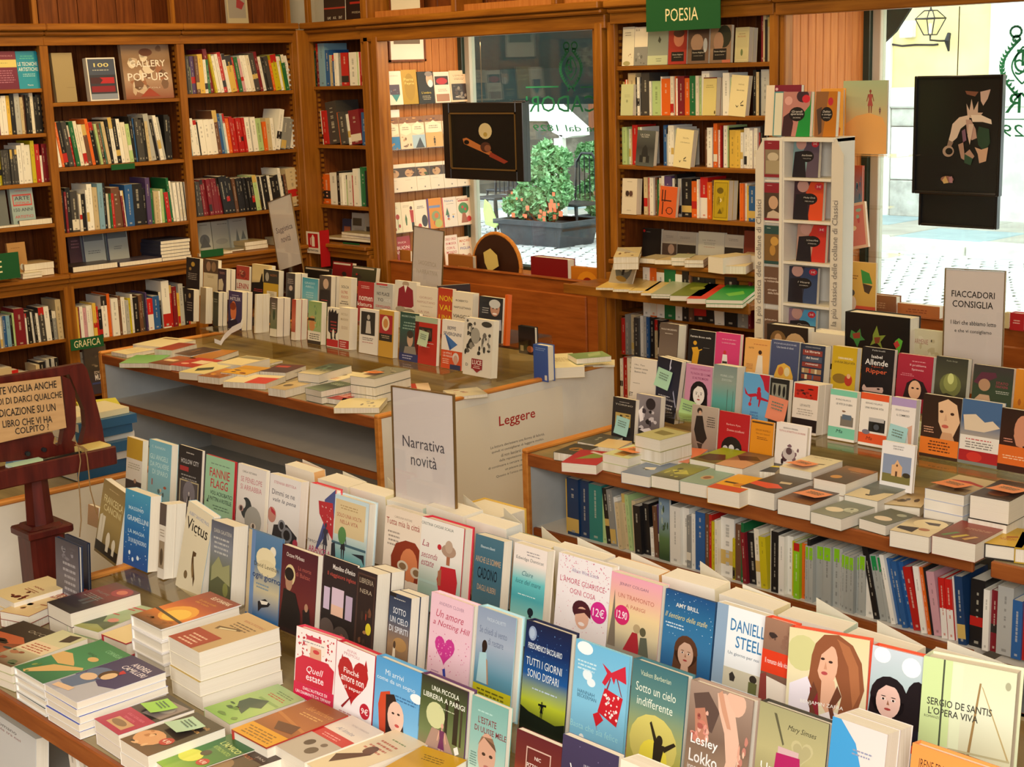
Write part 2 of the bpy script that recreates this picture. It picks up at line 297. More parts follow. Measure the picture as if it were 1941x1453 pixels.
def spinebook(T,h,d,ckey,loc,rot,label,group,R):
    root=thing('book',fit(label),'book',loc,rot,group); reg(root,loc,rot,T,h,d,1); m=MB(); c=jit(COLS[ckey]); e=.0009; T=max(T,.0035)
    m.box((0,0,0),(T,e,h),c); m.box((0,e,0),(e,d,h),c); m.box((T-e,e,0),(T,d,h),c)
    dark=sum(c[:3])<.9; tc=hx('e8e0c8') if dark else hx('2c2622'); tc=tuple(.6*c[i]+.4*tc[i] for i in range(3))+(1,)
    P=lambda u,v,k:(u*T/100,-(k+1)*DL,(100-v)*h/100)
    if ckey in 'ST': m.face([P(12,24,0),P(88,24,0),P(88,2,0),P(12,2,0)],'86c41c' if ckey=='S' else '1c8a48')
    if ckey=='R': m.face([P(0,100,0),P(100,100,0),P(100,50,0),P(0,50,0)],'ece6dc')
    if T>.007:
        if R.random()<.25 and ckey not in 'STR':
            y=R.choice((0,70,55)); y2=y+R.uniform(12,28); m.face([P(0,y2,0),P(100,y2,0),P(100,y,0),P(0,y,0)],R.choice(('e4dcc8','b8221c','2a2624','d0b060')))
        y=R.uniform(8,20); x0=R.uniform(37,44)
        for j in range(R.randint(3,9)):
            L=R.uniform(2,7); m.face([P(x0,y+L,1),P(100-x0,y+L,1),P(100-x0,y,1),P(x0,y,1)],tc); y+=L+R.choice((.8,.8,1.5,7))
            if y>80: break
        m.face([P(35,95,1),P(65,95,1),P(65,91,1),P(35,91,1)],tc)
    m.build('cover','printed_card',root); p=MB(); p.box((e,e+.0004,.0006),(T-e,d-.001,h-.0012)); p.build('pages','pages_across',root)
    return root
# walls: A faces +X (s runs along +Y), B faces -Y (s runs along +X)
def wallframe(kind,val,z):
    if kind=='A': return Vector((val,0,z)),Vector((0,1,0)),math.pi/2,Vector((-1,0,0))
    if kind=='C': return Vector((0,val,z)),Vector((-1,0,0)),math.pi,Vector((0,-1,0))
    return Vector((0,val,z)),Vector((1,0,0)),0.0,Vector((0,1,0))
def run(fr,kind,val,z,x0,toks,hm,desc,d=.15,seed=0):
    "a row of spine-out books; widths in detail-view pixels, heights in cm; <n >n lean degrees"
    p0,dr,rz,inw=wallframe(kind,val,z); o=Z[fr]; R=random.Random(seed+int(val*10)+int(z*100)); px=o[0]+x0/o[2]; lean=0; n=0
    for tk in toks.split():
        if tk[0]=='<': lean=float(tk[1:]); continue
        if tk[0]=='>': lean=-float(tk[1:]); continue
        if tk[0]=='|': lean=0; continue
        c=tk[0]; a=tk[1:].split('/'); wp=float(a[0])/o[2]
        s0=lpar(p0,dr,px); s1=lpar(p0,dr,px+wp); px+=wp
        if c=='_': continue
        h=float(a[1])/100 if len(a)>1 else hm/100*R.uniform(.86,1.06); h*=.91 if 'right table' in desc else 1; T=max(.004,(s1-s0)*math.cos(math.radians(abs(lean)))-.0006)
        la=math.radians(lean); 
        if lean>=0: base=p0+dr*s0
        else: base=p0+dr*(s1-T*math.cos(la)); base.z+=T*math.sin(-la)
        base=base+inw*R.uniform(0,.018)
        # rotate in the shelf plane: local Y rotation by -la tilts top towards -x
        spinebook(T,h,min(d,h*.72),c,base,(0,-la,rz),f"{CN[c]} spine-out book, {ordn(n)} book from left on {desc}",'spine-out books on '+desc,R); n+=1
def disp(fr,x1,y1,x2,row,spec,label,x3=None,t=.022,hard=0,y2=None,roll=0,rz=0,hh=None,group=None,spine=None,flare=0,notes=(),name='book',maxn=3,vis=1):
    "face-out book whose top-left and top-right cover corners were measured in the photo"
    kind,val,z,lean=row; a=math.radians(lean); p0,dr,R0,inw=wallframe(kind,val,z)
    X1,Y1=zp(fr,x1,y1); X2,_=zp(fr,x2,0)
    up=Vector((0,0,math.cos(a)))+inw*math.sin(a); nrm=up.cross(dr); d=ray(X1,Y1); tt=(p0-CAM).dot(nrm)/d.dot(nrm); q=CAM+d*tt
    s1=(q-p0).dot(dr); h=(q-p0).dot(up); 
    if y2 is not None:
        Xa,Ya=zp(fr,x2,y2); q2=hit(Xa,Ya,2,q.z); v=q2-q; rz=math.atan2(v.dot(inw),v.dot(dr)); rz=max(-.22,min(.3,rz)); w=v.length
    else:
        s2=lpar(p0+up*h,dr,X2); w=s2-s1
    if hh: h2=hh
    else: h2=h
    if x3:
        q3=p0+up*h+dr*(s1+w); t=lpar(q3,inw,zp(fr,x3,0)[0])*math.cos(a)
        t=max(.008,min(t,.11))
    n=max(1,min(maxn,round(t/.032))) if not hard else max(1,min(maxn,round(t/.036))); th=t/n; last=None
    base=p0+dr*s1+up*(h-h2)
    if roll: base=base+dr*(-h2*math.sin(math.radians(roll)))
    R=R0+rz
    for i in range(n):
        rot=Euler((-a,math.radians(roll),R),'XYZ'); M=rot.to_matrix(); loc=base+M@Vector((0,i*th,0)); loc.z+=.0008
        lb=label if i==0 else ('copy directly behind the ' if i==1 else 'rear copy behind the ')+label
        WT[0]=1 if i==0 else .9
        o=mkbook(w,h2,th-.0005,spec if i==0 else 'bg '+spec.split(';')[0].split(' ')[1],loc,rot,lb,group,hard,spine,name=name,flare=flare if i==n-1 else 0,vis=vis if i==0 else 1); WT[0]=1
        if i==0:
            for (u,v,c,wd,lbn) in notes: note(loc,M,w,h2,u,v,c,wd,lbn)
    return w,h2,t
def note(loc,M,w,h,u,v,c,wd,label,rz=.12):
    m=MB(); n=5
    pts=[(0,0),(1,0)]; 
    for i in range(n):
        a,b=i/n,(i+1)/n; ya,yb=-.001-.005*a*a*(wd/.06),-.001-.005*b*b*(wd/.06)
        m.face([(0,yb,-wd*b),(wd,yb*1.1,-wd*b),(wd,ya*1.1,-wd*a),(0,ya,-wd*a)],c)
    P=lambda x,y,k:(x*wd/100,-.002-.005*(y/100)**2*(wd/.06)*1.25-.0004*(k+1),-y*wd/100)
    art(m,'l 50 22 64 3 6a7a68 13',P,wd,wd)
    p=Vector(loc)+M@Vector((u*w/100,-.0035,(100-v)*h/100)); e=(M@Euler((0,rz,0)).to_matrix()).to_euler()
    m.build('sticky_note','printed_matt',None,loc=p,rot=e,label=label,cat='sticky note',group='sticky notes on books')
def flat(fr,FL,FR_,BR,zt,spec,label,n=1,th=.02,hard=0,group=None,spine=None,notes=(),base=None,edge=None,dmin=0):
    "book lying face up: front-left, front-right and back-right corners of its top cover"
    a=hit(*zp(fr,*FL),2,zt); b=hit(*zp(fr,*FR_),2,zt); c=hit(*zp(fr,*BR),2,zt)
    vx=b-a; vy=c-b; w=vx.length; h=max(vy.length,dmin); rz=math.atan2(vy.y,vy.x)-math.pi/2
    w=max(.09,min(w,.2)); 
    ux=Vector((math.cos(rz),math.sin(rz),0)); origin=b-ux*w
    R=random.Random(int(FL[0])+int(FL[1]))
    if base is not None: th=(zt-base)/n
    for i in range(n):
        dz=R.uniform(-.02,.02) if i else 0; off=Vector((R.uniform(-.003,.003),R.uniform(-.003,.003),0)) if i else Vector((0,0,0))
        loc=origin+off; loc.z=zt-i*th; rot=Euler((-math.pi/2,0,rz+dz),'XYZ')
        lb=label if i==0 else {1:'second from top in stack under ',2:'third from top in stack under ',3:'fourth from top in stack under ',4:'fifth from top in stack under '}.get(i,'lowest in stack under ')+label
        WT[0]=1 if i==0 else .9
        mkbook(w,h,th-.0006,spec if i==0 else 'bg '+(edge or spec.split(';')[0].split(' ')[1].split(',')[0]),loc,rot,lb,group,hard,spine or edge); WT[0]=1
    M=Euler((-math.pi/2,0,rz),'XYZ').to_matrix(); loc=origin.copy(); loc.z=zt
    for (u,v,c,wd,lbn) in notes: note(loc,M,w,h,u,v,c,wd,lbn)
def gen(seed,cols=None):
    "plain unnamed cover design"
    R=random.Random(seed*7919+5); c=cols or R.choice(['e6dcc4,d8c8a4','2a2826,4a4038','8c2420,6c1814','28425c,5c88a0','c8a060,8a5c30','d8d0c0,b8b0a0','3c5a44,7c9a70','e8e2d2,e0d8c4'])
    lc=hx(c.split(',')[0]); t='2a2420' if sum(lc[:3])>.9 else 'efe6d0'; s='bg '+c
    k=R.randint(0,4)
    if k==0: s+=f';r 8 40 92 92 {R.choice(["6a5038","3a4a5a","7a3028","8a8a70"])} {R.choice(["c8b890","a09880","d8c8a8"])};b 7 {seed} 10 44 90 90 4a3828,a88858,706858'
    elif k==1: s+=f';f 50 60 22 {R.choice(["c89878","d8ac8c"])} {R.choice(["2a1c16","6a4428"])}'
    elif k==2: s+=f';r 0 60 100 78 {R.choice(["b02820","d8a830","306080","e8e0d0"])};e 50 45 20 9 {R.choice(["c8a060","803020","406050"])}'
    elif k==3: s+=f';k 50 35 95 2a201c {R.choice(["8c2420","2c4a6c","c8a060"])}'
    else: s+=f';b 9 {seed} 5 30 95 97 {R.choice(["8a3020,c87838,4a2418","3a5a6a,88a8a8,c8d0c0","5a6a3a,a0a860,384828"])}'
    return s+f';l 50 10 56 1 {t} 5;l 50 18 74 2 {t} 6'
# ================================================================ SETTING
XA=-7.43; YB=5.4
S_='structure'
bxo('floor',(-8.2,-4,-.05),(4,6.15,0),'parquet',kind=S_)
bxo('ceiling',(-8.2,-4,3.4),(4,6.3,3.5),'plaster',kind=S_)
bxo('wall_left',(-8.2,-4,0),(-7.85,6.3,3.4),'plaster',kind=S_)
bxo('wall_right',(4,-4,0),(4.2,6.3,3.4),'plaster',kind=S_)
bxo('wall_front',(-8.2,-4.2,0),(4,-4,3.4),'plaster',kind=S_)
bxo('wall_back',(-8.2,5.8,2.2),(4,6.3,3.4),'plaster',kind=S_)
bxo('wall_back',(-8.2,5.8,0),(-6.86,6.2,2.2),'plaster',kind=S_)
bxo('wall_back',(-5.0,5.82,0),(-3.98,6.2,2.2),'plaster',kind=S_)
bxo('wall_back',(-.5,5.5,0),(4,6.2,2.2),'plaster',kind=S_)
bxo('wall_back',(-6.86,6.0,0),(-5.0,6.2,.62),'plaster',kind=S_); bxo('wall_back',(-3.98,6.0,0),(-.5,6.2,.62),'plaster',kind=S_)
def WP(kind,s,d,z): return (XA-d,s,z) if kind=='A' else (s,YB+d,z)
def wbox(name,kind,s0,s1,d0,d1,z0,z1,mat,parent=None,bv=0,**kw):
    a=WP(kind,s0,d0,z0); b=WP(kind,s1,d1,z1); lo=tuple(map(min,a,b)); hi=tuple(map(max,a,b))
    return bxo(name,lo,hi,mat,parent,bv,**kw)
GH={'A':'wood_along_y','B':'wood_along_x'}
def bay(kind,s0,s1,zs,zl,label,dep=.32,counter=.85,pw=.024,low=True,cdep=.06,lp=True):
    r=thing('bookcase',label,'bookcase',WP(kind,(s0+s1)/2,0,0),group='built-in bookcases'); 
    def pb(n,a0,a1,d0,d1,z0,z1,mat,bv=.002):
        o=wbox(n,kind,a0,a1,d0,d1,z0,z1,mat,r,bv); o.matrix_parent_inverse=Matrix.Translation(-r.location); return o
    hm=GH[kind]
    for s in ((s0,s1) if lp else (s1,)):
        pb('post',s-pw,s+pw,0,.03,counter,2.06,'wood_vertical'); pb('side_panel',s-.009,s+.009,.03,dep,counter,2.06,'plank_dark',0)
        # toothed shelf supports
        m=MB(); z=counter+.03
        while z<2.03:
            for sg in (-1,1):
                a=WP(kind,s+sg*.0095,.045,z); b=WP(kind,s+sg*.022,.06,z+.017); m.box(tuple(map(min,a,b)),tuple(map(max,a,b)))
            z+=.03
        o=m.build('shelf_rack','wood_vertical',r); o.matrix_parent_inverse=Matrix.Translation(-r.location)
        if low: pb('lower_post',s-pw-.006,s+pw+.006,-.03,.02,.06,counter-.07,'wood_vertical'); pb('lower_side_panel',s-.01,s+.01,.02,dep,.06,counter-.03,'plank_dark',0)
    for z in zs: pb('shelf',s0+.01,s1-.01,.012,dep,z-.02,z,hm)
    for z in zl: pb('lower_shelf',s0+.01,s1-.01,0,dep,z-.02,z,hm)
    n=int((s1-s0)/.105)
    for i in range(n):
        a=s0+(s1-s0)*i/n; b=s0+(s1-s0)*(i+1)/n
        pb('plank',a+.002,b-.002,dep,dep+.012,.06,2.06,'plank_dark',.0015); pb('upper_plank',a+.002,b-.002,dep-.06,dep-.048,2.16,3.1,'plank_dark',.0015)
    pb('counter',s0,s1,-cdep,dep,counter-.024,counter,hm,.006); pb('counter_moulding',s0,s1,-cdep+.018,.05,counter-.05,counter-.024,hm,.005); pb('counter_rail',s0,s1,-cdep+.034,.05,counter-.085,counter-.05,hm,.003)
    pb('cornice_frieze',s0,s1,-.005,.04,2.05,2.10,hm); pb('cornice_moulding',s0,s1,-.03,dep,2.10,2.125,hm,.008); pb('cornice_ledge',s0,s1,-.055,dep,2.125,2.16,hm,.006)
    for s in ((s0,s1) if lp else (s1,)): pb('upper_post',s-.035,s-.005,.02,.05,2.16,3.1,'wood_vertical'); 
    pb('upper_divider',s1-.012,s1+.008,.05,dep-.05,2.16,3.1,'plank_dark',0)
    if low: pb('plinth',s0,s1,-.02,.05,0,.06,hm)
    return r
YS=[2.07,2.885,3.727,4.547,5.33]
ZU=[[1.83,1.59,1.34,1.115],[1.832,1.6,1.343,1.123],[1.754,1.413,1.062],[1.772,1.424,1.076]]
bay('A',YS[0],YS[1],ZU[0],[.495,.2],'orange-brown wooden bookcase bay on left wall, mostly left of the picture')
bay('A',YS[1],YS[2],ZU[1],[.5,.2],'orange-brown wooden bookcase bay at left edge of left wall',lp=False)
bay('A',YS[2],YS[3],ZU[2],[.468,.172],'wooden bookcase bay holding art books behind the lectern, second bay',lp=False)
bay('A',YS[3],YS[4],ZU[3],[.47,.19],'wooden bookcase bay on the left wall next to the room corner',lp=False)
bay('B',-7.405,-6.87,[1.789,1.444,1.085],[.47,.19],'narrow wooden corner bookcase bay beside the left shop window',counter=.86)
bay('B',-4.95,-3.99,[1.851,1.617,1.381,1.142],[.66,.46,.24],'wooden poetry bookcase between the two shop windows',counter=.925,cdep=.05,dep=.3)
bxo('trim_1',(-7.47,5.31,.0),(-7.38,5.42,2.12),'wood_vertical',kind=S_,bv=.006)
# ---- poetry counter ledge
led=thing('display_ledge','wooden slanted display ledge projecting below the poetry shelves','shelf',(-4.43,5.25,.8))
for n,a,b in (('ledge_board',(-5.0,5.1,.80),(-3.88,5.35,.825)),('ledge_front_edge',(-5.0,5.085,.785),(-3.88,5.1,.832))):
    bxo(n,a,b,'wood_along_x',led,.003).matrix_parent_inverse=Matrix.Translation(-led.location)
# ---- window surrounds (wall B)
def trimb(n,x0,x1,y0,y1,z0,z1,mat='wood_vertical',bv=.005,kind=S_): return bxo(n,(x0,y0,z0),(x1,y1,z1),mat,bv=bv,kind=kind)
i=1
for x0,x1,y0,y1 in ((-6.845,-6.80,5.38,5.45),(-6.80,-6.765,5.395,5.46),(-6.765,-6.715,5.375,5.46),(-5.07,-5.04,5.395,5.46),(-5.04,-4.99,5.375,5.46),(-3.96,-3.93,5.40,5.46)):
    i+=1; trimb(f'trim_{i}',x0,x1,y0,y1,.06,2.06)
trimb('trim_8',-6.87,-4.97,5.38,5.46,2.03,2.10,'wood_along_x'); trimb('trim_9',-6.87,-4.97,5.35,5.5,2.10,2.125,'wood_along_x',.008); trimb('trim_10',-6.87,-4.97,5.33,5.7,2.125,2.16,'wood_along_x')
trimb('trim_11',-3.97,-.5,5.38,5.46,2.045,2.10,'wood_along_x'); trimb('trim_12',-3.97,-.5,5.35,5.5,2.10,2.125,'wood_along_x',.008); trimb('trim_13',-3.97,-.5,5.33,5.7,2.125,2.16,'wood_along_x')
bxo('wall_back_beam',(-6.87,5.46,2.10),(-4.97,6.2,2.2),'plank_orange',kind=S_); bxo('wall_back_beam',(-3.97,5.46,2.10),(-.5,6.2,2.2),'plank_orange',kind=S_)
for k in range(14):
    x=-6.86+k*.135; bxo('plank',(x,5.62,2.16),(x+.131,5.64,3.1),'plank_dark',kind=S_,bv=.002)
for x in (-6.86,-6.1,-5.35,-4.6): trimb('trim_14',x,x+.04,5.4,5.6,2.16,3.1)
# low panels below the windows
def lowpanel(x0,x1,zt,lab,zlow=.06):
    r=thing('window_back_panel',lab,'panel',((x0+x1)/2,5.42,0)); T=Matrix.Translation(-r.location)
    for n,a,b,bv in (('frame_board',(x0,5.40,zlow),(x1,5.425,zt),.003),('raised_panel',(x0+.2,5.388,zlow+.33),(x1-.07,5.402,zt-.07),.006),('top_strip',(x0,5.39,zt),(x1,5.435,zt+.006),.002)):
        bxo(n,a,b,'cherry_panel',r,bv).matrix_parent_inverse=T
lowpanel(-6.715,-5.07,.785,'reddish cherry wood panel closing the bottom of left shop window')
lowpanel(-3.93,-.5,.79,'reddish wood panel below the right shop window')
bxo('trim_15',(-6.86,5.44,.66),(-5.0,6.15,.69),'plank_orange',kind=S_); bxo('trim_16',(-3.97,5.44,.66),(-.5,6.15,.69),'plank_orange',kind=S_)
# side boards of the window recesses (tongue and groove)
for nm,x in (('left',-6.81),('right',-3.975)):
    n=11
    for k in range(n):
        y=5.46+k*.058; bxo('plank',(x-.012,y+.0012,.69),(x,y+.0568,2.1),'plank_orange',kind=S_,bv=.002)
for x in (-4.98,): 
    for k in range(11):
        y=5.46+k*.058; bxo('plank',(x-.0,y+.0012,.69),(x+.012,y+.0568,2.1),'plank_orange',kind=S_,bv=.002)
# windows
def window(n,x0,x1,z0,z1):
    r=link(f'window_{n}',None,None,((x0+x1)/2,6.1,z0),kind=S_); T=Matrix.Translation(-r.location)
    for a,b,nm,mt in (((x0,6.07,z0),(x0+.055,6.15,z1),'window_frame','window_green'),((x0+.055,6.09,z0),(x0+.10,6.14,z1),'window_bead','light_strip'),((x1-.05,6.07,z0),(x1,6.15,z1),'window_frame','window_green'),((x0,6.07,z0-.03),(x1,6.15,z0+.02),'window_sill','window_green'),((x0,6.07,z1-.03),(x1,6.15,z1+.04),'window_head','window_green')):
        bxo(nm,a,b,mt,r,.003).matrix_parent_inverse=T
    bxo('pane',(x0+.1,6.11,z0+.02),(x1-.05,6.118,z1-.03),'window_glass',r).matrix_parent_inverse=T
    return r,T
xl=hit(874,200,1,6.1).x; w1,T1=window(1,xl,-5.0,.69,2.12)
xr=hit(1634,200,1,6.1).x; w2,T2=window(2,xr,-.52,.69,2.12)
def emblem(px,py,hpx,r,T):
    c=hit(px,py,1,6.105); sc=hit(px,py-hpx/2,1,6.105).z-c.z
    P=lambda u,v,k=0:(c.x+u*sc,6.108-.0004*k,c.z+v*sc); m=MB(); g='2c8c5c'
    def strip(pts,w):
        for i in range(len(pts)-1):
            a=Vector((pts[i][0],pts[i][1])); b=Vector((pts[i+1][0],pts[i+1][1])); d=(b-a); q=Vector((-d.y,d.x)).normalized()*w
            m.face([P(*(a-q)),P(*(b-q)),P(*(b+q)),P(*(a+q))],g)
    for sx in (-1,1):
        pts=[(sx*.52*math.sin(t*math.pi/14),-.85+1.35*(1-math.cos(t*math.pi/14))/2) for t in range(0,15)]
        strip([(sx*(.08+.5*math.sin(t*math.pi/16)),-.9+1.5*t/16) for t in range(17)],.03)
        for t in range(1,16):
            bx=sx*(.08+.5*math.sin(t*math.pi/16)); bz=-.9+1.5*t/16
            for o in (-.075,.075): m.face([P(bx,bz,1),P(bx+sx*o*.9,bz+.02,1),P(bx+sx*o*1.1,bz+.12,1),P(bx+sx*.01,bz+.06,1)],g)
        strip([(sx*.30*math.sin(t*math.pi/10)*(1.1-t*.02),-.55+.95*t/10) for t in range(11)],.022)
        strip([(sx*(.22+.16*math.cos(t*math.pi/6)),.78+.14*math.sin(t*math.pi/6)) for t in range(13)],.03)
        strip([(sx*(.2+.1*math.cos(t*math.pi/6)),.6+.08*math.sin(t*math.pi/6)) for t in range(13)],.03)
        strip([(0,-.78),(sx*.2,-.98)],.03)
    strip([(.22*math.cos(t*math.pi/8),.02+.26*math.sin(t*math.pi/8)) for t in range(3,14)],.03)
    drawtext(m,'T',lambda x,y,k:P(-x,-y,2),.0,-.12,.34,.42,g,1); drawtext(m,'C',lambda x,y,k:P(-x,-y,3),.05,.12,.3,.4,g,0)
    m.build('green_crest','printed_matt',r).matrix_parent_inverse=T
def glasstext(s,x0,x1,yt,yb,r,T,it=0,nm='green_lettering'):
    a=hit(x0,yt,1,6.105); b=hit(x1,yb,1,6.105); m=MB()
    drawtext(m,s,lambda x,y,k:(-x,6.108,-y),-(a.x+b.x)/2,-(a.z+b.z)/2,abs(b.x-a.x),abs(a.z-b.z),'2c8c5c',0,.3*it); m.build(nm,'printed_matt',r).matrix_parent_inverse=T
emblem(1081,125,98,w1,T1); emblem(1938,118,150,w2,T2)
glasstext('FIACCADORI',996,1212,182,212,w1,T1); glasstext('Parma dal 1829',1010,1180,236,250,w1,T1,1)
glasstext('FIACCADORI',1896,2240,176,214,w2,T2); glasstext('Parma dal 1829',1900,2180,236,262,w2,T2,1)
m=MB()
for (x0,y0,x1,y1) in ((996,164,1058,165.6),(1100,164,1138,165.6)):
    a=hit(x0,y0,1,6.105); b=hit(x1,y1,1,6.105); m.box((a.x,6.1075,b.z),(b.x,6.1085,a.z),'2c8c5c')
m.build('green_line','printed_matt',w1).matrix_parent_inverse=T1
m=MB()
for (x0,y0,x1,y1) in ((1880,152,1922,154),(1880,225,1990,227)):
    a=hit(x0,y0,1,6.105); b=hit(x1,y1,1,6.105); m.box((a.x,6.1075,b.z),(b.x,6.1085,a.z),'2c8c5c')
m.build('green_line','printed_matt',w2).matrix_parent_inverse=T2
# ================================================================ OUTDOORS
bxo('street_ground',(-40,6.2,-.2),(12,13.4,-.1),'cobble',kind=S_)
bxo('pavement',(-40,13.75,-.2),(12,15.75,-.02),'slab_grey',kind=S_)
root=link('cobblestone_street',None,None,(0,0,0),kind=S_)
R=random.Random(5); m=MB()
for i in range(-108,30):
    for j in range(46):
        x=i*.155+(j%2)*.078; y=7.0+j*.14+.06*math.sin(x*2.2)
        if y>13.3 or x>-3 or x<-17: continue
        c=R.uniform(.40,.52); w_=.066; h_=.057; z=-.1+R.uniform(.008,.02)
        m.face([(x-w_,y-h_,z),(x+w_,y-h_,z),(x+w_,y+h_,z),(x-w_,y+h_,z)],(c,c,c*.97,1))
        m.face([(x-w_-.008,y-h_-.008,-.1),(x+w_+.008,y-h_-.008,-.1),(x+w_,y-h_,z),(x-w_,y-h_,z)],(c*1.35,c*1.35,c*1.33,1))
m.build('cobbles','printed_matt',root,kind='stuff')
for k in range(16): bxo('kerb_stone',(-17+k*1.05,13.4,-.14),(-17+k*1.05+1.03,13.76,.0+.012*(k%2)),'stone_pale',root,.02)
for k in range(16):
    for j in range(2): bxo('paving_slab',(-17+k*1.05+j*.4,13.78+j*.93,-.04),(-17+k*1.05+j*.4+1.03,13.78+j*.93+.91,.0),('slab_grey','slab_blue')[(k*2+j)%3==1],root,.008)
# building across the street (seen through right window)
YF=15.7
bl=thing('facade_building','yellow stuccoed building with pale stone base across the street','building',(-9,YF,0)); TB=Matrix.Translation(-bl.location)
def fb(n,a,b,mt,bv=0):
    o=bxo(n,a,b,mt,bl,bv); o.matrix_parent_inverse=TB; return o
xw0=hit(1655,200,1,YF).x; xp1=hit(1690,200,1,YF).x; xs=hit(1878,100,1,YF).x
zb=hit(1740,185,1,YF).z; zc=hit(1740,165,1,YF).z
fb('wall',(xp1,YF,zb),(8,YF+.4,8),'stucco_yellow'); fb('corner_pilaster',(xw0-.1,YF-.06,-.02),(xp1,YF+.4,8),'white_paint',.01)
fb('stone_band',(xp1,YF-.06,zb-.12),(8,YF+.3,zb+.12),'stone_pale',.02)
zz=[-.02,.42,1.05,zb-.12]
for i in range(3):
    for k in range(7): fb('stone_block',(xp1+.004+k*1.25-(.4*(i%2) if k else 0),YF-.02,zz[i]+.004),(xp1+k*1.25+1.242-.4*(i%2),YF+.3,zz[i+1]-.004),('stone_rough','stone_pale')[(i+k)%2],.012)
fb('pale_pilaster',(xs,YF-.04,-.02),(xs+2.2,YF+.1,8),'stone_pale',.01); fb('utility_box',(hit(1713,60,1,YF).x,YF-.1,hit(1713,72,1,YF).z),(hit(1737,60,1,YF).x,YF,hit(1713,40,1,YF).z),'white_paint',.01)
m=MB(); pts=[hit(x,y,1,YF-.01) for x,y in ((1690,84),(1710,87),(1735,85),(1770,85),(1778,84))]; m.tube(pts,.012,6); m.build('cable','black_metal',bl).matrix_parent_inverse=TB
# street lantern
lc=hit(1764,40,1,YF-.35); q=(hit(1764,20,1,YF-.35).z-hit(1764,60,1,YF-.35).z)/40
lt=thing('street_lantern','black iron wall lantern with glass sides on yellow facade','lantern',(lc.x,YF,lc.z-q*50)); TL=Matrix.Translation(-lt.location)
def lp(o): o.matrix_parent_inverse=TL
zt_,zr,zbm=lc.z+q*20,lc.z+q*5,lc.z-q*26
m=MB()
def sq(r_,z): return [(lc.x+r_*sx,lc.y+r_*sy,z) for sx,sy in ((-1,-1),(1,-1),(1,1),(-1,1))]
a_,b_,c_=sq(q*9,zt_),sq(q*21,zr),sq(q*9,zbm)
for i in range(4):
    m.tube([a_[i],b_[i],c_[i]],q*1.2,5); m.tube([b_[i],b_[(i+1)%4]],q*1.6,5); m.tube([a_[i],a_[(i+1)%4]],q*1.2,5); m.tube([c_[i],c_[(i+1)%4]],q*1.2,5)
m.tube([(lc.x,lc.y,zt_),(lc.x,lc.y,zt_+q*8)],[q*3,q*1],6); lp(m.build('iron_frame','black_metal',lt))
m=MB()
for i in range(4): m.face([a_[i],a_[(i+1)%4],b_[(i+1)%4],b_[i]]); m.face([b_[i],b_[(i+1)%4],c_[(i+1)%4],c_[i]])
lp(m.build('lantern_glass','acrylic_clear',lt)); m=MB(); m.tube([(lc.x,lc.y,zbm+q*3),(lc.x,lc.y,zbm+q*22)],q*3.2,8); lp(m.build('lamp_tube','white_paint',lt))
m=MB(); bx,bz=lc.x+q*14,lc.z-q*38
m.tube([(lc.x,lc.y,zbm),(lc.x,lc.y,zbm-q*10),(bx-q*6,YF-.22,zbm-q*12),(bx,YF-.1,bz)],q*2,6); m.tube([(bx,YF-.08,bz+q*14),(bx,YF-.12,bz),(bx,YF-.08,bz-q*20)],[q*4,q*6,q*2],8); lp(m.build('wall_bracket','black_metal',lt))
# facade behind the cafe (left window)
cf=thing('cafe_facade','dark shaded cafe front behind the potted plants','building',(-17.5,YF,0)); TC=Matrix.Translation(-cf.location)
for a,b,mt,n in (((-26,YF,-.02),(xw0-.12,YF+.4,6),'dark_facade','wall'),((-19.5,YF-.05,1.0),(-18.2,YF,2.6),'plank_dark','shop_window'),((-17.8,YF-.05,.5),(-16.9,YF,2.4),'black_metal','doorway'),((-16.5,YF-.06,1.1),(-15.4,YF,2.3),'stone_pale','poster_panel'),((-14.8,YF-.05,1.0),(-13.9,YF,2.4),'plank_dark','shop_window')):
    bxo(n,a,b,mt,cf).matrix_parent_inverse=TC
# shop awning (dark green) outside the left window
aw=thing('shop_awning','dark green canvas awning outside above the left window','awning',(-5.5,6.4,2.2))
m=MB(); zA=2.45; yA=8.1; zF=hit(1085,197,1,yA).z; xE=hit(1640,60,1,yA).x
m.box((-9.5,yA-.01,zF),(xE,yA+.01,zF+.28)); m.face([(-9.5,6.33,zA+.55),(xE,6.33,zA+.55),(xE,yA,zF+.28),(-9.5,yA,zF+.28)]); m.face([(-9.5,6.33,zA+.53),(-9.5,yA,zF+.26),(xE,yA,zF+.26),(xE,6.33,zA+.53)])
m.build('canvas','awning_green',aw).matrix_parent_inverse=Matrix.Translation(-aw.location)
m=MB(); pts=[hit(x,y,1,6.5) for x,y in ((1655,-30),(1745,-30),(1724,18),(1697,60),(1660,95),(1655,100))]; m.prism([(p.x,p.z) for p in pts][::-1],lambda u,v,k:(u,6.5+k,v),.02); m.build('canvas_end','awning_green',aw).matrix_parent_inverse=Matrix.Translation(-aw.location)
m=MB(); pts=[hit(x,y,1,6.55) for x,y in ((1655,60),(1671,82),(1665,162),(1655,162))]; m.prism([(p.x,p.z) for p in pts][::-1],lambda u,v,k:(u,6.55+k,v),.02); m.build('canvas_fold','awning_green',aw).matrix_parent_inverse=Matrix.Translation(-aw.location)
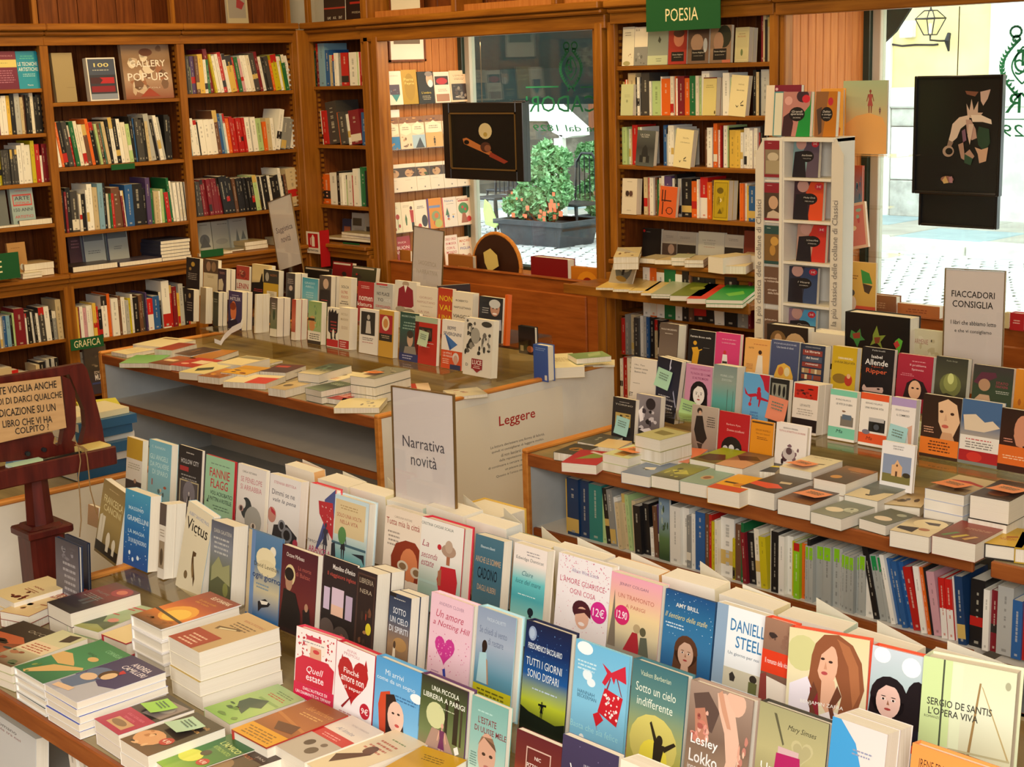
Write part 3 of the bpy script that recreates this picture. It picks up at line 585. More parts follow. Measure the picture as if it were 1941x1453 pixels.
# planters
def planter(pl,pr,yt,yb,bush,label,seed,Y):
    a=hit(pl,yb,1,Y); b=hit(pr,yb,1,Y); zt=hit((pl+pr)/2,yt,1,Y).z; z0=-.09; x0,x1=a.x,b.x
    r=thing('potted_shrub',label,'plant',((x0+x1)/2,Y,z0)); T=Matrix.Translation(-r.location); m=MB(); dp=.55
    fr=lambda y,e:[(x0+e,y),(x1-e,y)]
    t_=.03; m.face([(x0+.08,Y,z0),(x1-.08,Y,z0),(x1,Y-.04,zt),(x0,Y-.04,zt)]); m.face([(x1-.08,Y,z0),(x1-.08,Y+dp,z0),(x1,Y+dp,zt),(x1,Y-.04,zt)]); m.face([(x0+.08,Y+dp,z0),(x0+.08,Y,z0),(x0,Y-.04,zt),(x0,Y+dp,zt)]); m.face([(x1-.08,Y+dp,z0),(x0+.08,Y+dp,z0),(x0,Y+dp,zt),(x1,Y+dp,zt)])
    for p,q_ in (((x0-.03,Y-.07,zt-.05),(x1+.03,Y-.0,zt)),((x0-.03,Y+dp,zt-.05),(x1+.03,Y+dp+.05,zt)),((x0-.03,Y,zt-.05),(x0+.03,Y+dp,zt)),((x1-.03,Y,zt-.05),(x1+.03,Y+dp,zt))): m.box(p,q_)
    m.build('planter','planter_grey',r).matrix_parent_inverse=T
    m=MB(); m.box((x0+.02,Y,zt-.1),(x1-.02,Y+dp,zt-.06)); m.build('soil','soil',r).matrix_parent_inverse=T
    R=random.Random(seed); lf=MB(); st=MB(); fl=MB(); cx=(x0+x1)/2; 
    for (bx,by,br) in bush:
        c=hit(bx,by,1,Y+.2); rr=br/F*(c-CAM).dot(fw); st.tube([(cx+(c.x-cx)*.3,Y+.25,zt-.08),(c.x,Y+.25,c.z)],[.02,.008],5)
        for k in range(int(260*br/30)):
            th=R.uniform(0,6.28); ph=math.acos(R.uniform(-1,1)); q_=rr*R.uniform(.45,1.05)**.6
            p=Vector((c.x+q_*math.sin(ph)*math.cos(th),Y+.25+q_*.7*math.sin(ph)*math.sin(th),c.z+q_*math.cos(ph)))
            d=Vector((R.uniform(-1,1),R.uniform(-1,.3),R.uniform(-.3,1))).normalized(); e=d.orthogonal().normalized(); L=.055; lf.face([p-d*L,p+e*L*.45,p+d*L,p-e*L*.45])
    for k in range(22):
        p=Vector((R.uniform(x0+.2,x1-.1),Y+R.uniform(-.02,.2),zt+R.uniform(.02,.3))); L=R.uniform(.012,.03); fl.face([p+Vector((-L,0,-L)),p+Vector((L,0,-L)),p+Vector((L,0,L)),p+Vector((-L,0,L))])
    st.build('stems','plank_dark',r).matrix_parent_inverse=T; lf.build('foliage','leaf_green',r,kind='stuff').matrix_parent_inverse=T; fl.build('orange_flowers','orange_flower',r,kind='stuff').matrix_parent_inverse=T
planter(948,1070,418,474,[(1030,300,32),(1010,345,36),(1045,340,34),(985,385,30),(1030,385,36),(1062,300,18),(1062,365,22),(960,390,14)],'grey trough planter with a bushy variegated shrub and orange flowers',3,11.6)
planter(1097,1190,411,462,[(1120,300,30),(1135,345,30),(1105,365,22),(1140,285,24),(1100,290,16),(1125,390,22)],'smaller grey planter with variegated shrub at right of left window',4,12.75)
# white parasol frame
pr=thing('cafe_parasol','white closed cafe parasol and post behind the planters','parasol',(hit(1068,440,1,12.6).x,12.6,-.1)); TPp=Matrix.Translation(-pr.location)
m=MB(); a=hit(1052,262,1,12.6); b=hit(1066,262,1,12.6); m.box((a.x,12.58,-.05),(b.x,12.66,a.z)); a2=hit(1071,255,1,12.6); b2=hit(1077,255,1,12.6); m.box((a2.x,12.5,-.05),(b2.x,12.56,a2.z)); m.build('post','white_paint',pr).matrix_parent_inverse=TPp
m=MB(); P2=[hit(x,y,1,12.5) for x,y in ((1000,195),(1030,195),(1083,243),(1084,258),(1070,262),(1046,250),(1044,240),(1030,215),(1004,205))]
m.prism([(p.x,p.z) for p in P2][::-1],lambda u,v,k:(u,12.5+k,v),.3); m.build('canopy','white_paint',pr).matrix_parent_inverse=TPp
bxo('base_stone',(hit(1063,460,1,12.4).x,12.4,-.1),(hit(1122,460,1,12.4).x,12.9,hit(1100,446,1,12.4).z),'stone_pale',pr,.03).matrix_parent_inverse=TPp
def chair(px,Y,lab,seedx=0):
    c=hit(px,440,1,Y); r=thing('bistro_chair',lab,'chair',(c.x,Y,-.1)); T=Matrix.Translation(-r.location)
    m=MB()
    for sx in(-.2,.2): m.tube([(c.x+sx*.8,Y+.2,.8),(c.x+sx,Y+.2,.35),(c.x+sx*1.1,Y+.25,-.1)],.015,6)
    m.tube([(c.x-.16,Y+.2,.8),(c.x-.08,Y+.2,.9),(c.x+.08,Y+.2,.9),(c.x+.16,Y+.2,.8)],.015,6)
    for k in range(4): m.tube([(c.x-.12+k*.08,Y+.2,.38),(c.x-.12+k*.08,Y+.2,.87)],.008,5)
    m.build('back_frame','black_metal',r).matrix_parent_inverse=T
    m=MB(); m.bevbox((c.x-.21,Y-.2,.33),(c.x+.21,Y+.22,.36),.01); m.build('seat','black_metal',r).matrix_parent_inverse=T
    for sx in(-.19,.19):
        m=MB(); m.tube([(c.x+sx,Y-.18,.34),(c.x+sx*1.1,Y-.2,-.1)],.015,6); m.build('leg','black_metal',r).matrix_parent_inverse=T
chair(940,12.3,'black metal bistro chair left of the large planter'); chair(1092,12.15,'black metal bistro chair between parasol post and small planter'); chair(965,13.2,'black metal bistro chair behind the large shrub')
th_=thing('cloth','pale lime cloth hanging on the bistro chair outside','cloth',(hit(930,400,1,12.0).x,12.0,.1)); m=MB(); P2=[hit(x,y,1,12.0) for x,y in ((918,378),(928,388),(943,425),(938,432),(920,425),(916,400))]; m.prism([(p.x,p.z) for p in P2][::-1],lambda u,v,k:(u,12.0+k,v),.02); m.build('fabric','lime_cloth',th_).matrix_parent_inverse=Matrix.Translation(-th_.location)
# ================================================================ TABLES
def table(x0,x1,y0,y1,label,zs=.37,ends=(1,1)):
    r=thing('display_table',label,'table',((x0+x1)/2,(y0+y1)/2,0),group='low bookshop display tables'); T=Matrix.Translation(-r.location)
    def b(n,a,c,mt,bv=.0):
        o=bxo(n,a,c,mt,r,bv); o.matrix_parent_inverse=T; return o
    b('table_top',(x0+.022,y0+.012,.598),(x1-.022,y1,.62),'table_top'); b('front_edge_strip',(x0+.02,y0,.578),(x1-.02,y0+.014,.62),'table_edge_dark',.003)
    for x,s,on in ((x0,1,ends[0]),(x1,-1,ends[1])):
        if not on: continue
        xa,xb=(x,x+.022) if s>0 else (x-.022,x)
        b('end_panel',(xa,y0+.012,.02),(xb,y1,.618),'laminate' if s<0 else 'laminate_grey'); b('end_rail',(xa-.003,y0-.004,.618),(xb+.003,y1,.634),'table_rail',.005); b('end_post',(xa-.002,y0-.004,.02),(xb+.002,y0+.014,.62),'table_rail',.003)
    b('lower_shelf',(x0+.022,y0+.03,zs-.022),(x1-.022,y0+.55,zs),'laminate'); b('shelf_edge_strip',(x0+.022,y0+.016,zs-.025),(x1-.022,y0+.03,zs+.002),'table_edge_dark',.002)
    b('back_board',(x0+.022,y0+.55,.02),(x1-.022,y0+.565,.6),'laminate'); b('kickboard',(x0+.022,y0+.08,.0),(x1-.022,y0+.1,.06),'laminate_grey'); b('bottom_board',(x0+.022,y0+.03,.06),(x1-.022,y0+.55,.08),'laminate_grey'); b('rear_edge_strip',(x0+.02,y1-.014,.578),(x1-.02,y1+.002,.62),'table_edge_dark')
    return r
table(-3.36,-.95,1.19,2.5,'low display table in foreground crowded with new novels',zs=.33)
t2=table(-6.235,-4.165,3.26,4.53,'low white-sided display table in the middle with a reading quotation on its end',zs=.4)
table(-3.41,-1.768,3.26,4.53,'low display table at right with paperbacks on acrylic steps and a shelf below',zs=.362,ends=(1,0))
table(-1.76,.3,3.26,4.53,'low display table continuing at the far right edge',zs=.35,ends=(0,1))
table(-6.2,-4.17,1.19,2.5,'low display table at left edge behind the lectern')
# quotation paper on the end of the middle table
q_=thing('quotation_sheet','cream poster on table end with red heading Leggere and grey quotation','poster',(-4.163,3.9,.1))
m=MB(); ya,yb=3.62,4.215; za,zb_=.1,.585; m.box((0,0,0),(.0012,yb-ya,zb_-za),'e2d8c6'); PP=lambda u,v,k:(.0014+k*.0003,u-ya,v*-1-za)
def pt(s,yc,zc_,wd,h,c,b=0): drawtext(m,s,lambda x,y,k:(.0014+k*.0002,x-ya,-y-za),yc,-zc_,wd,h,c,b)
pt('Leggere',3.955,.494,.20,.052,'a82820',1)
for k,(s,wd) in enumerate((('La lettura dev\'essere una forma di felicità,',.30),('quindi vi consiglierei di leggere molto,',.29),('di non lasciarsi intimorire',.19),('dalla reputazione degli autori,',.21),('di continuare a cercare una felicità personale,',.33),('un piacere personale.',.15),('Questo è l\'unico modo di leggere.',.25))): pt(s,3.955,.402-k*.0205,wd,.0125,'5a5650')
o=m.build('sheet','printed_matt',q_,loc=(0,3.62-3.9,0))
# acrylic risers
def riser(x0,x1,y0,y1,z,zb,label,legs=5):
    r=thing('acrylic_riser',label,'display stand',((x0+x1)/2,y0,zb)); T=Matrix.Translation(-r.location)
    bxo('plate',(x0,y0,z-.005),(x1,y1,z),'acrylic',r).matrix_parent_inverse=T
    for k in range(legs):
        x=x0+.0+(x1-x0-.004)*k/(legs-1); bxo('support',(x,y0+.01,zb),(x+.004,y1,z-.005),'acrylic',r).matrix_parent_inverse=T
riser(-3.28,-1.0,1.69,2.42,.645,.6215,'clear acrylic step under the second row of novels on front table')
riser(-6.05,-4.3,3.69,3.95,.70,.621,'lower clear acrylic step on middle table',4); riser(-6.05,-4.3,3.97,4.3,.765,.621,'upper clear acrylic step on middle table',4)
riser(-3.3,-1.8,3.68,3.97,.70,.621,'lower clear acrylic step on right table',4); riser(-3.3,-1.8,3.99,4.35,.75,.621,'upper clear acrylic step on right table',4)
# ================================================================ LECTERN
lx=-3.55
le=thing('lectern','dark red wooden music-stand lectern holding a handwritten cardboard sign','lectern',(lx,1.75,0)); TLc=Matrix.Translation(-le.location)
def LP(f,pts,x=lx): return [(h_.y,h_.z) for h_ in (hit(*zp(f,*p),0,x) for p in pts)]
def lpoly(n,f,pts,x,t,mt='lectern_wood'):
    m=MB(); P=LP(f,pts,x); A=sum(P[i][0]*P[(i+1)%len(P)][1]-P[(i+1)%len(P)][0]*P[i][1] for i in range(len(P)))
    if A<0: P=P[::-1]
    m.prism(P,lambda u,v,k:(x-k,u,v),t); m.build(n,mt,le).matrix_parent_inverse=TLc
lpoly('top_rail','K',[(-300,1010),(-300,950),(0,945),(760,815),(790,870),(560,935),(0,1010)],lx,.022)
lpoly('outer_arm','K',[(760,815),(800,870),(860,1080),(905,1250),(940,1400),(965,1570),(750,1570),(790,1400),(775,1240),(700,1060),(640,920),(640,860)],lx+.001,.024)
lpoly('inner_arm','K',[(570,930),(640,960),(690,1080),(690,1100),(700,1320),(690,1460),(640,1560),(560,1580),(590,1400),(600,1200),(580,1060)],lx+.002,.022)
lpoly('lower_board','L',[(60,270),(480,190),(500,230),(490,290),(520,312),(560,300),(590,240),(700,280),(760,300),(960,270),(1020,310),(1010,345),(400,420),(-300,500),(-300,330)],lx+.003,.02)
o=hit(*zp('L',500,400),0,lx)
y0=hit(*zp('L',-500,520),0,lx+.05).y; y1=hit(*zp('L',1020,330),0,lx+.05).y; zt_=hit(*zp('L',600,400),0,lx+.05).z
bxo('tray',(lx-.01,y0,zt_-.03),(lx+.075,y1,zt_-.008),'lectern_wood',le,.004).matrix_parent_inverse=TLc
bxo('tray_lip',(lx+.068,y0,zt_-.045),(lx+.08,y1,zt_+.004),'lectern_wood',le,.003).matrix_parent_inverse=TLc
pc=hit(*zp('L',320,700),0,lx)
m=MB(); pz=hit(*zp('L',360,1000),0,lx).z
m.tube([(lx+.01,pc.y,pz),(lx+.01,pc.y,zt_-.03)],[.036,.03],8); m.build('post','lectern_wood',le).matrix_parent_inverse=TLc
bxo('post_sleeve',(lx-.035,pc.y-.048,.06),(lx+.055,pc.y+.048,pz),'lectern_wood',le,.01).matrix_parent_inverse=TLc
bxo('sleeve_collar',(lx-.045,pc.y-.058,pz-.03),(lx+.065,pc.y+.066,pz-.008),'lectern_wood',le,.004).matrix_parent_inverse=TLc
for k in range(3):
    a=math.pi/2+k*math.pi/2; m=MB(); m.tube([(lx,pc.y,.12),(lx+.2*math.cos(a),pc.y+.2*math.sin(a),.05),(lx+.3*math.cos(a),pc.y+.3*math.sin(a),.012)],[.03,.022,.014],8); m.build('foot','lectern_wood',le).matrix_parent_inverse=TLc
for px,py in ((250,383),(400,347)):
    h_=hit(*zp('L',px,py),0,lx+.006); m=MB(); m.tube([(lx,h_.y,h_.z),(lx+.012,h_.y,h_.z)],.006,10); m.build('knob','black_metal',le).matrix_parent_inverse=TLc
# cardboard sign
cs=thing('cardboard_sign','brown cardboard sign with handwritten black capitals on the lectern','sign',(lx+.03,1.6,.95)); TS=Matrix.Translation(-cs.location)
m=MB(); P=LP('K',[(-420,1060),(555,935),(610,1405),(-420,1640)],lx+.03); A=P
m.prism(P[::-1] if sum(P[i][0]*P[(i+1)%4][1]-P[(i+1)%4][0]*P[i][1] for i in range(4))<0 else P,lambda u,v,k:(lx+.03-k,u,v),.004,'b28a5a'); m.build('card','cardboard',cs).matrix_parent_inverse=TS
m=MB()
for s,x0,y0_,x1,y1_,hh_ in (('SE AVETE VOGLIA ANCHE',-208,1098,520,1005,70),('VOI DI DARCI QUALCHE',-63,1182,570,1105,72),('INDICAZIONE SU UN',-68,1284,510,1215,72),('LIBRO CHE VI HA',25,1375,480,1325,66),('COLPITO ?',140,1440,450,1395,60)):
    a=hit(*zp('K',x0,y0_),0,lx+.032); b=hit(*zp('K',x1,y1_),0,lx+.032); hz=a.z-hit(*zp('K',x0,y0_+hh_),0,lx+.032).z; sl=(b.z-a.z)/(b.y-a.y)
    drawtext(m,s,lambda x,y,k:(lx+.0312,x,-y+(x-(a.y+b.y)/2)*sl),(a.y+b.y)/2,-(a.z+b.z)/2,b.y-a.y,hz,'1c1614',1)
m.build('handwriting','printed_matt',cs).matrix_parent_inverse=TS
h_=hit(*zp('L',265,455),0,lx+.05); w_=.05
nb=thing('note_pad','small mint green note pad on the lectern tray','note pad',(lx+.04,h_.y,zt_+.0)); 
m=MB(); m.box((-.03,-.045,-.008),(.03,.045,-.002),'dce8d8'); m.build('leaves','printed_matt',nb); m=MB(); m.box((-.03,-.045,-.002),(.03,.045,0),'b8d8b8'); m.build('top_sheet','printed_matt',nb)
h_=hit(*zp('L',890,325),0,lx+.05); bxo('note_pad',(lx+.0,h_.y-.04,zt_-.008),(lx+.06,h_.y+.035,zt_+.006),'yellow_tag',label='small yellow note pad at right end of the lectern tray',cat='note pad')
m=MB(); P=[hit(*zp('L',x,y),0,lx+.085) for x,y in ((690,260),(720,330),(740,450),(720,600),(735,800),(745,1000),(730,1150))]; m.tube(P,.0016,5)
P=[hit(*zp('L',x,y),0,lx+.085) for x,y in ((700,300),(780,340),(800,420),(815,560),(830,720),(860,830),(890,940))]; m.tube(P,.0016,5)
P=[hit(*zp('L',x,y),0,lx+.085) for x,y in ((690,300),(760,320),(800,350),(790,380),(770,345),(700,310))]; m.tube(P,.0016,5)
m.build('string','cord_tan',label='thin tan string hanging from the lectern tray',cat='string')
m=MB(); a=hit(*zp('L',400,410),0,lx+.072); b=hit(*zp('L',740,345),0,lx+.072); m.tube([(a.x,a.y,zt_+.004),(b.x,b.y,zt_+.004)],.005,8); m.build('pen','black_frame',label='glossy black pen lying in the lectern tray',cat='pen')
# ================================================================ ACRYLIC SIGNS
def sign(f,x1,y1,x2,y2,x3,y3,Y,zb,label,texts,roll=0,clear=0,group='acrylic table signs'):
    a=hit(*zp(f,x1,y1),1,Y); b=hit(*zp(f,x2,y2),1,Y); w=b.x-a.x; h=a.z-zb; c=hit(*zp(f,x3,y3),1,Y)
    ang=math.atan2(c.x-b.x,b.z-c.z)  # lean sideways from the photo
    r=thing('table_sign',label,'sign',(a.x+math.tan(ang)*h,Y,zb),(math.radians(-3),-ang,0),group)
    m=MB(); cb=clear*h; m.box((.003,-.001,cb),(w-.003,.001,h-.003),'e9e4ea'); 
    for s,cx,cy,tw,th_,col,bo in texts: drawtext(m,s,lambda x,y,k:(x*w/100,-.0013,(100-y)*h/100),cx,cy,tw,th_,col,bo)
    m.build('paper','printed_matt',r); m=MB(); m.box((0,-.0035,0),(w,-.0016,h)); m.box((0,.0016,0),(w,.0035,h)); m.build('acrylic_sleeve','acrylic_clear',r); m=MB(); m.box((0,-.004,-.0),(w,.07,.003)); m.build('foot','acrylic_clear',r)
    m=MB(); 
    for p,q2 in (((-.0012,-.0035,0),(.0012,.0035,h)),((w-.0012,-.0035,0),(w+.0012,.0035,h)),((0,-.0035,h-.0015),(w,.0035,h+.001))): m.box(p,q2)
    m.build('sleeve_edge','gold_trim',r)
sign('_',729,733,846,755,860,970,2.2,.66,'clear sign reading Narrativa novità standing behind the front novels',[('Narrativa',50,29.5,68,6.2,'4c4c5c',0),('novità',50,39,42,6.4,'4c4c5c',0)])
sign('_',499,378,545,382,572,510,4.32,.77,'clear sign reading Saggistica novità leaning at the back of middle table',[('Saggistica',50,34,70,8,'6a6478',0),('novità',50,44,40,7,'6a6478',0)],clear=.25)
sign('_',778,428,835,432,835,560,4.32,.77,'blank beige sign standing behind the middle table display',[('SAGGISTICA',50,40,60,5,'cfc8c0',0),('NARRATIVA',50,50,70,5,'cfc8c0',0)])
sign('_',1786,509,1900,518,1898,690,4.36,.76,'white sign reading Fiaccadori Consiglia on the right table',[('FIACCADORI',48,20,72,5.2,'1c181c',1),('CONSIGLIA',48,28,68,5.4,'1c181c',1),('I libri che abbiamo letto',50,43,76,3.4,'1c181c',1),('e che vi consigliamo',50,50,62,3.6,'1c181c',1)])
# fire extinguisher sign on the corner post
a=hit(580,438,1,5.3); b=hit(605,441,1,5.3); c=hit(605,481,1,5.3)
es=thing('extinguisher_sign','red and white fire extinguisher sign projecting at the corner post','sign',(a.x,5.3,c.z)); m=MB(); w_=b.x-a.x; h_=a.z-c.z
m.box((0,0,0),(w_,.003,h_),'ede4dc'); PE=lambda u,v,k:(u*w_/100,-(k+1)*.0003,(100-v)*h_/100)
art(m,'r 4 3 96 97 ede4dc;r 12 8 88 74 b8141c;r 40 26 62 68 ede4dc;e 51 27 11 8 ede4dc;r 46 14 56 22 ede4dc;p ede4dc 30 30 34 26 34 64 30 58;T 50 86 76 9 2a2220 ESTINTORE',PE,w_,h_); m.build('front_plate','printed_matt',es)
m=MB(); m.box((w_,0,-.08),(w_+.003,.07,h_+.01),'b8141c'); m.build('side_plate','printed_matt',es)
# ================================================================ GREEN SIGNS
def gsign(f,x0,y0,x1,y1,kind,val,label,text,box=(0,0,100,100),tc='ecdfb0'):
    ax=0 if kind=='A' else 1; a=hit(*zp(f,x0,y0),ax,val); b=hit(*zp(f,x1,y1),ax,val); p0,dr,rz,inw=wallframe(kind,val,b.z); w_=abs((b-a).dot(dr)); h_=abs(a.z-b.z)
    o=p0+dr*a.dot(dr); r=thing('shelf_sign',label,'sign',o,(0,0,rz),'green shelf signs'); m=MB(); m.box((0,0,0),(w_,.003,h_),'17552c')
    if text: drawtext(m,text,lambda x,y,k:(x*w_/100,-.0004,(100-y)*h_/100),box[0],box[1],box[2],box[3],tc,0)
    m.build('plate','printed_matt',r)
gsign('G',457,-30,1140,258,'B',5.3,'large green hanging sign reading POESIA over the poetry shelves','POESIA',(49,56,44,36))
gsign('K',645,600,955,655,'A',XA+.07,'narrow dark green sign reading GRAFICA on lower bookcase shelf','GRAFICA',(50,48,80,62))
gsign('B',-260,1000,190,1190,'A',XA+.075,'large green sign at left edge on the bookcase counter','ARTE',(37,50,50,45))
gsign('B',1020,155,1240,190,'A',XA+.0,'small green label strip under the second shelf of second bay','')
gsign('D',245,945,455,985,'A',XA+.065,'small green label strip on counter edge of third bay','')
gsign('D',1548,865,1700,895,'B',YB-.065,'small green label strip on counter edge of corner bay','')
# ================================================================ HANGING PICTURES
def picture(f,pts,Y,label,artspec,frame=.022,chain=None,mat=0,dep=.03):
    a=hit(*zp(f,*pts[0]),1,Y); b=hit(*zp(f,*pts[1]),1,Y); w_=b.x-a.x; h_=a.z-b.z
    r=thing('hanging_picture',label,'picture',(a.x,Y,b.z),group='framed pictures hung in the shop windows'); m=MB()
    for p,q2 in (((0,0,0),(frame,dep,h_)),((w_-frame,0,0),(w_,dep,h_)),((frame,0,0),(w_-frame,dep,frame)),((frame,0,h_-frame),(w_-frame,dep,h_))): m.bevbox(p,q2,.003)
    m.build('frame','black_frame',r); m=MB(); i_=frame
    if mat:
        for p,q2 in (((i_,-.002,i_),(i_+.008,.01,h_-i_)),((w_-i_-.008,-.002,i_),(w_-i_,.01,h_-i_)),((i_,-.002,i_),(w_-i_,.01,i_+.008)),((i_,-.002,h_-i_-.008),(w_-i_,.01,h_-i_))): m.box(p,q2)
        m.build('gilded_inner_edge','gold_trim',r)
    m=MB(); wi,hi=w_-2*i_,h_-2*i_; art(m,artspec,lambda u,v,k:(i_+u*wi/100,.012-(k+1)*.0003,i_+(100-v)*hi/100),wi,hi); m.box((i_,.013,i_),(w_-i_,.02,h_-i_),'0c0908'); m.build('print','printed_card',r)
    if chain:
        t_=hit(chain[0],chain[1],1,Y); m=MB(); x_=t_.x-a.x; m.tube([(x_,dep/2,h_),(x_+.001,dep/2,h_+(t_.z-a.z))],.0022,6); m.build('chain','chain',r)
picture('E',((610,755),(1215,1335)),5.62,'black framed photo of flute and pale flower hanging in left window','bg 080605;p b06a38 18 46 24 44 50 60 62 68 58 74 20 55;e 24 52 4 4 080605;e 53 32 10 14 c8b890;e 53 38 3 4 a89048;e 53 60 8 9 4a2a20;e 56 62 5 6 80503c;p 8a3424 60 68 86 84 80 88 58 76',.055,(905,50),1)
picture('I',((1150,548),(1755,1415)),5.62,'tall black hanging panel with pale lily photograph in right window','bg 0a0706;p 7c4c38 58 11 74 12 70 16 60 14;p c8a898 76 12 88 10 85 18 80 24 77 20;p c8ac98 62 34 60 22 64 28 66 18 69 28 74 20 74 30 80 30 74 36;p d4bca8 64 32 52 34 44 40 42 48 40 54 44 56 50 52 54 44 64 38;p e0ccb8 66 32 78 32 90 36 91 40 80 38 68 38;p b89484 60 36 66 36 72 44 74 52 68 54 62 48;p 8a7060 40 54 46 56 42 62 38 60;e 40 64 7 5 a88c78;e 41 64 4.5 3 0a0706;p 24402c 76 42 88 44 90 56 84 64 76 58 74 50;p a88470 52 58 58 56 60 66 66 62 72 68 66 74 56 70;p 2c4a34 60 66 70 70 68 76 60 74;p c49c80 72 60 80 62 88 60 86 72 78 74 76 66;p d0b4a0 64 40 70 40 68 50 66 58 63 50;p 7a5468 56 46 60 44 62 54 58 56;e 40 89 8 3 8a5c4c;p c8a468 34 90 38 86 42 92 36 93;p a87880 42 87 46 86 47 92 43 92',.012,(1815,12))
picture('J',((1182,120),(1738,400)),5.66,'lower black panel hanging behind the lily photograph','bg 0a0706',.01)
picture('E',((1130,740),(1240,1335)),5.7,'dark back of a second frame behind the flute photograph','bg 0c0908',.02)
# framed print on the left recess boards
a=hit(733,50,0,-6.79); b=hit(806,116,0,-6.79)
r=thing('wall_picture','small wooden framed print on the orange boards of left window','picture',(-6.79,a.y,b.z)); W_=b.y-a.y; H_=.26; m=MB()
for p,q2 in (((0,0,0),(.012,.012,H_)),((0,W_-.012,0),(.012,W_,H_)),((0,0,0),(.012,W_,.012)),((0,0,H_-.012),(.012,W_,H_))): m.box(p,q2)
m.build('frame','plank_dark',r); m=MB(); m.box((.0,.012,.012),(.006,W_-.012,H_-.012),'ede0cc'); m.face([(.0065,.04,.1),(.0065,W_-.04,.1),(.0065,W_-.04,H_-.04),(.0065,.04,H_-.04)],'7a6a58'); m.build('print','printed_matt',r)
# framed items above the cornice
a=hit(735,-40,1,5.55); b=hit(799,14,1,5.55)
r=thing('wall_picture','pale framed sheet standing above the cornice over left window','picture',(a.x,5.55,2.161)); W_=b.x-a.x; m=MB()
for p,q2 in (((0,0,0),(.012,.02,.3)),((W_-.012,0,0),(W_,.02,.3)),((0,0,0),(W_,.02,.012)),((0,0,.288),(W_,.02,.3))): m.box(p,q2)
m.build('frame','plank_dark',r); m=MB(); m.box((.012,.005,.012),(W_-.012,.012,.288),'e4e0d0'); m.build('print','printed_matt',r)
# ================================================================ THINGS IN THE LEFT WINDOW
a=hit(940,500,1,5.56); r=thing('oval_board','dark oval wooden board with gilded rim behind the cherry panel','board',(a.x,5.56,.69)); m=MB()
c=hit(940,492,1,5.56); rx=hit(985,492,1,5.56).x-c.x; rz_=hit(940,443,1,5.56).z-c.z; N=28
E1=[(rx*math.cos(i*2*math.pi/N),rz_*1.25*math.sin(i*2*math.pi/N)) for i in range(N)]; zc_=c.z-rz_*.25-.69
m.prism(E1,lambda u,v,k:(u,k,v+zc_),.02); m.build('disc','round_wood',r,loc=(0,0,0)); m=MB(); m.tube([(u*1.0,.01,v+zc_) for u,v in E1+[E1[0]]],.012,8,cap=False); m.build('rim','table_rail',r)
m=MB(); P=[hit(*zp('F',x,y),1,5.535) for x,y in ((915,885),(965,855),(1015,905),(1028,985),(955,1030),(925,960))]; m.prism([(p.x,p.z) for p in P][::-1],lambda u,v,k:(u,5.535+k,v),.001); m.build('paper_tag','yellow_tag',label='creased yellow paper tag hanging on the oval wooden board',cat='tag')
def stand(f,x0,y0,x1,Y,zb,d,spec,lab,nm='book',cat='book',hard=1):
    a=hit(*zp(f,x0,y0),1,Y); s=lpar(Vector((0,Y,a.z)),Vector((1,0,0)),zp(f,x1,0)[0]); 
    mkbook(s-a.x,a.z-zb,d,spec,(a.x,Y,zb),(0,0,0),lab,None,hard)
stand('F',1262,912,1532,5.62,.691,.06,'bg 7c1418','thick dark red cloth box standing behind the cherry panel')
stand('F',1558,985,1800,5.60,.691,.03,'bg c8781c,a05c18;e 50 60 32 46 d88c20;e 50 64 16 26 8c2a14','orange illustrated book at right end of left window sill')
stand('F',655,895,835,5.50,.691,.03,'bg a5662c;l 60 40 50 2 d09858 12','brown book standing against the sill next to oval board')
stand('F',300,865,378,5.50,.691,.02,'bg b07030','brown folder at left end of left window sill')
# ================================================================ FRONT TABLE: standing novels
R1=('B',2.05,.647,8); R2=('B',1.755,.647,8); R3=('B',1.57,.622,8)
g1='novels facing out in the back row of the front table'; g2='novels facing out in the middle row of the front table'; g3='novels facing out in the front row of the front table'
def D1(*a,**k):
    px=zp(a[0],a[1],0)[0]; disp(*a,group=g1,vis=.88 if px<450 else .82 if px<600 else .76 if px<900 else .7 if px<1480 else .76,**k)
def D2(*a,**k):
    px=zp(a[0],a[1],0)[0]; disp(*a,group=g2,vis=.96 if px<600 else .92 if px<1290 else .84 if px<1430 else .66,**k)
def D3(*a,**k): disp(*a,group=g3,vis=.88,**k)
D1('S',355,182,470,R1,'bg e4dcd0;r 0 0 100 36 c49a28;l 50 44 80 3 b0a890 4;r 0 74 100 100 2a2028;e 60 78 16 6 2a2028;e 60 74 8 4 b08a70','white novel with mustard gold top, leftmost in back row',x3=512)
D1('S',518,200,680,R1,'bg 78b4c4,88bcc4;t 42 10 60 4 c8e0dc C. RANKIN;T 46 26 80 8 c4e4e0 GLI ANGELI;T 50 38 84 8 c4e4e0 DA POLVERE;T 54 50 70 8 c4e4e0 DI SPARO;b 9 3 44 66 92 99 d8c0a0,a85030,4a6a70,e8d8c0;r 18 62 22 72 b04030','pale turquoise novel with two small figures, second in back row',x3=735)
D1('S',735,240,905,R1,'bg 1c1a20;l 50 8 40 1 b0a8a0 4;T 50 22 76 7 c8c4c0 HOLLOW CITY;r 8 30 46 37 a8282c;l 50 42 70 2 908c88 5;r 10 50 92 99 b8a880;r 14 52 88 99 4a4448;e 52 70 26 20 7a747c;k 52 66 99 cfc8c4 1c1a20','black novel with framed old photo of a girl, third in back row',spine='1c2438',x3=930)
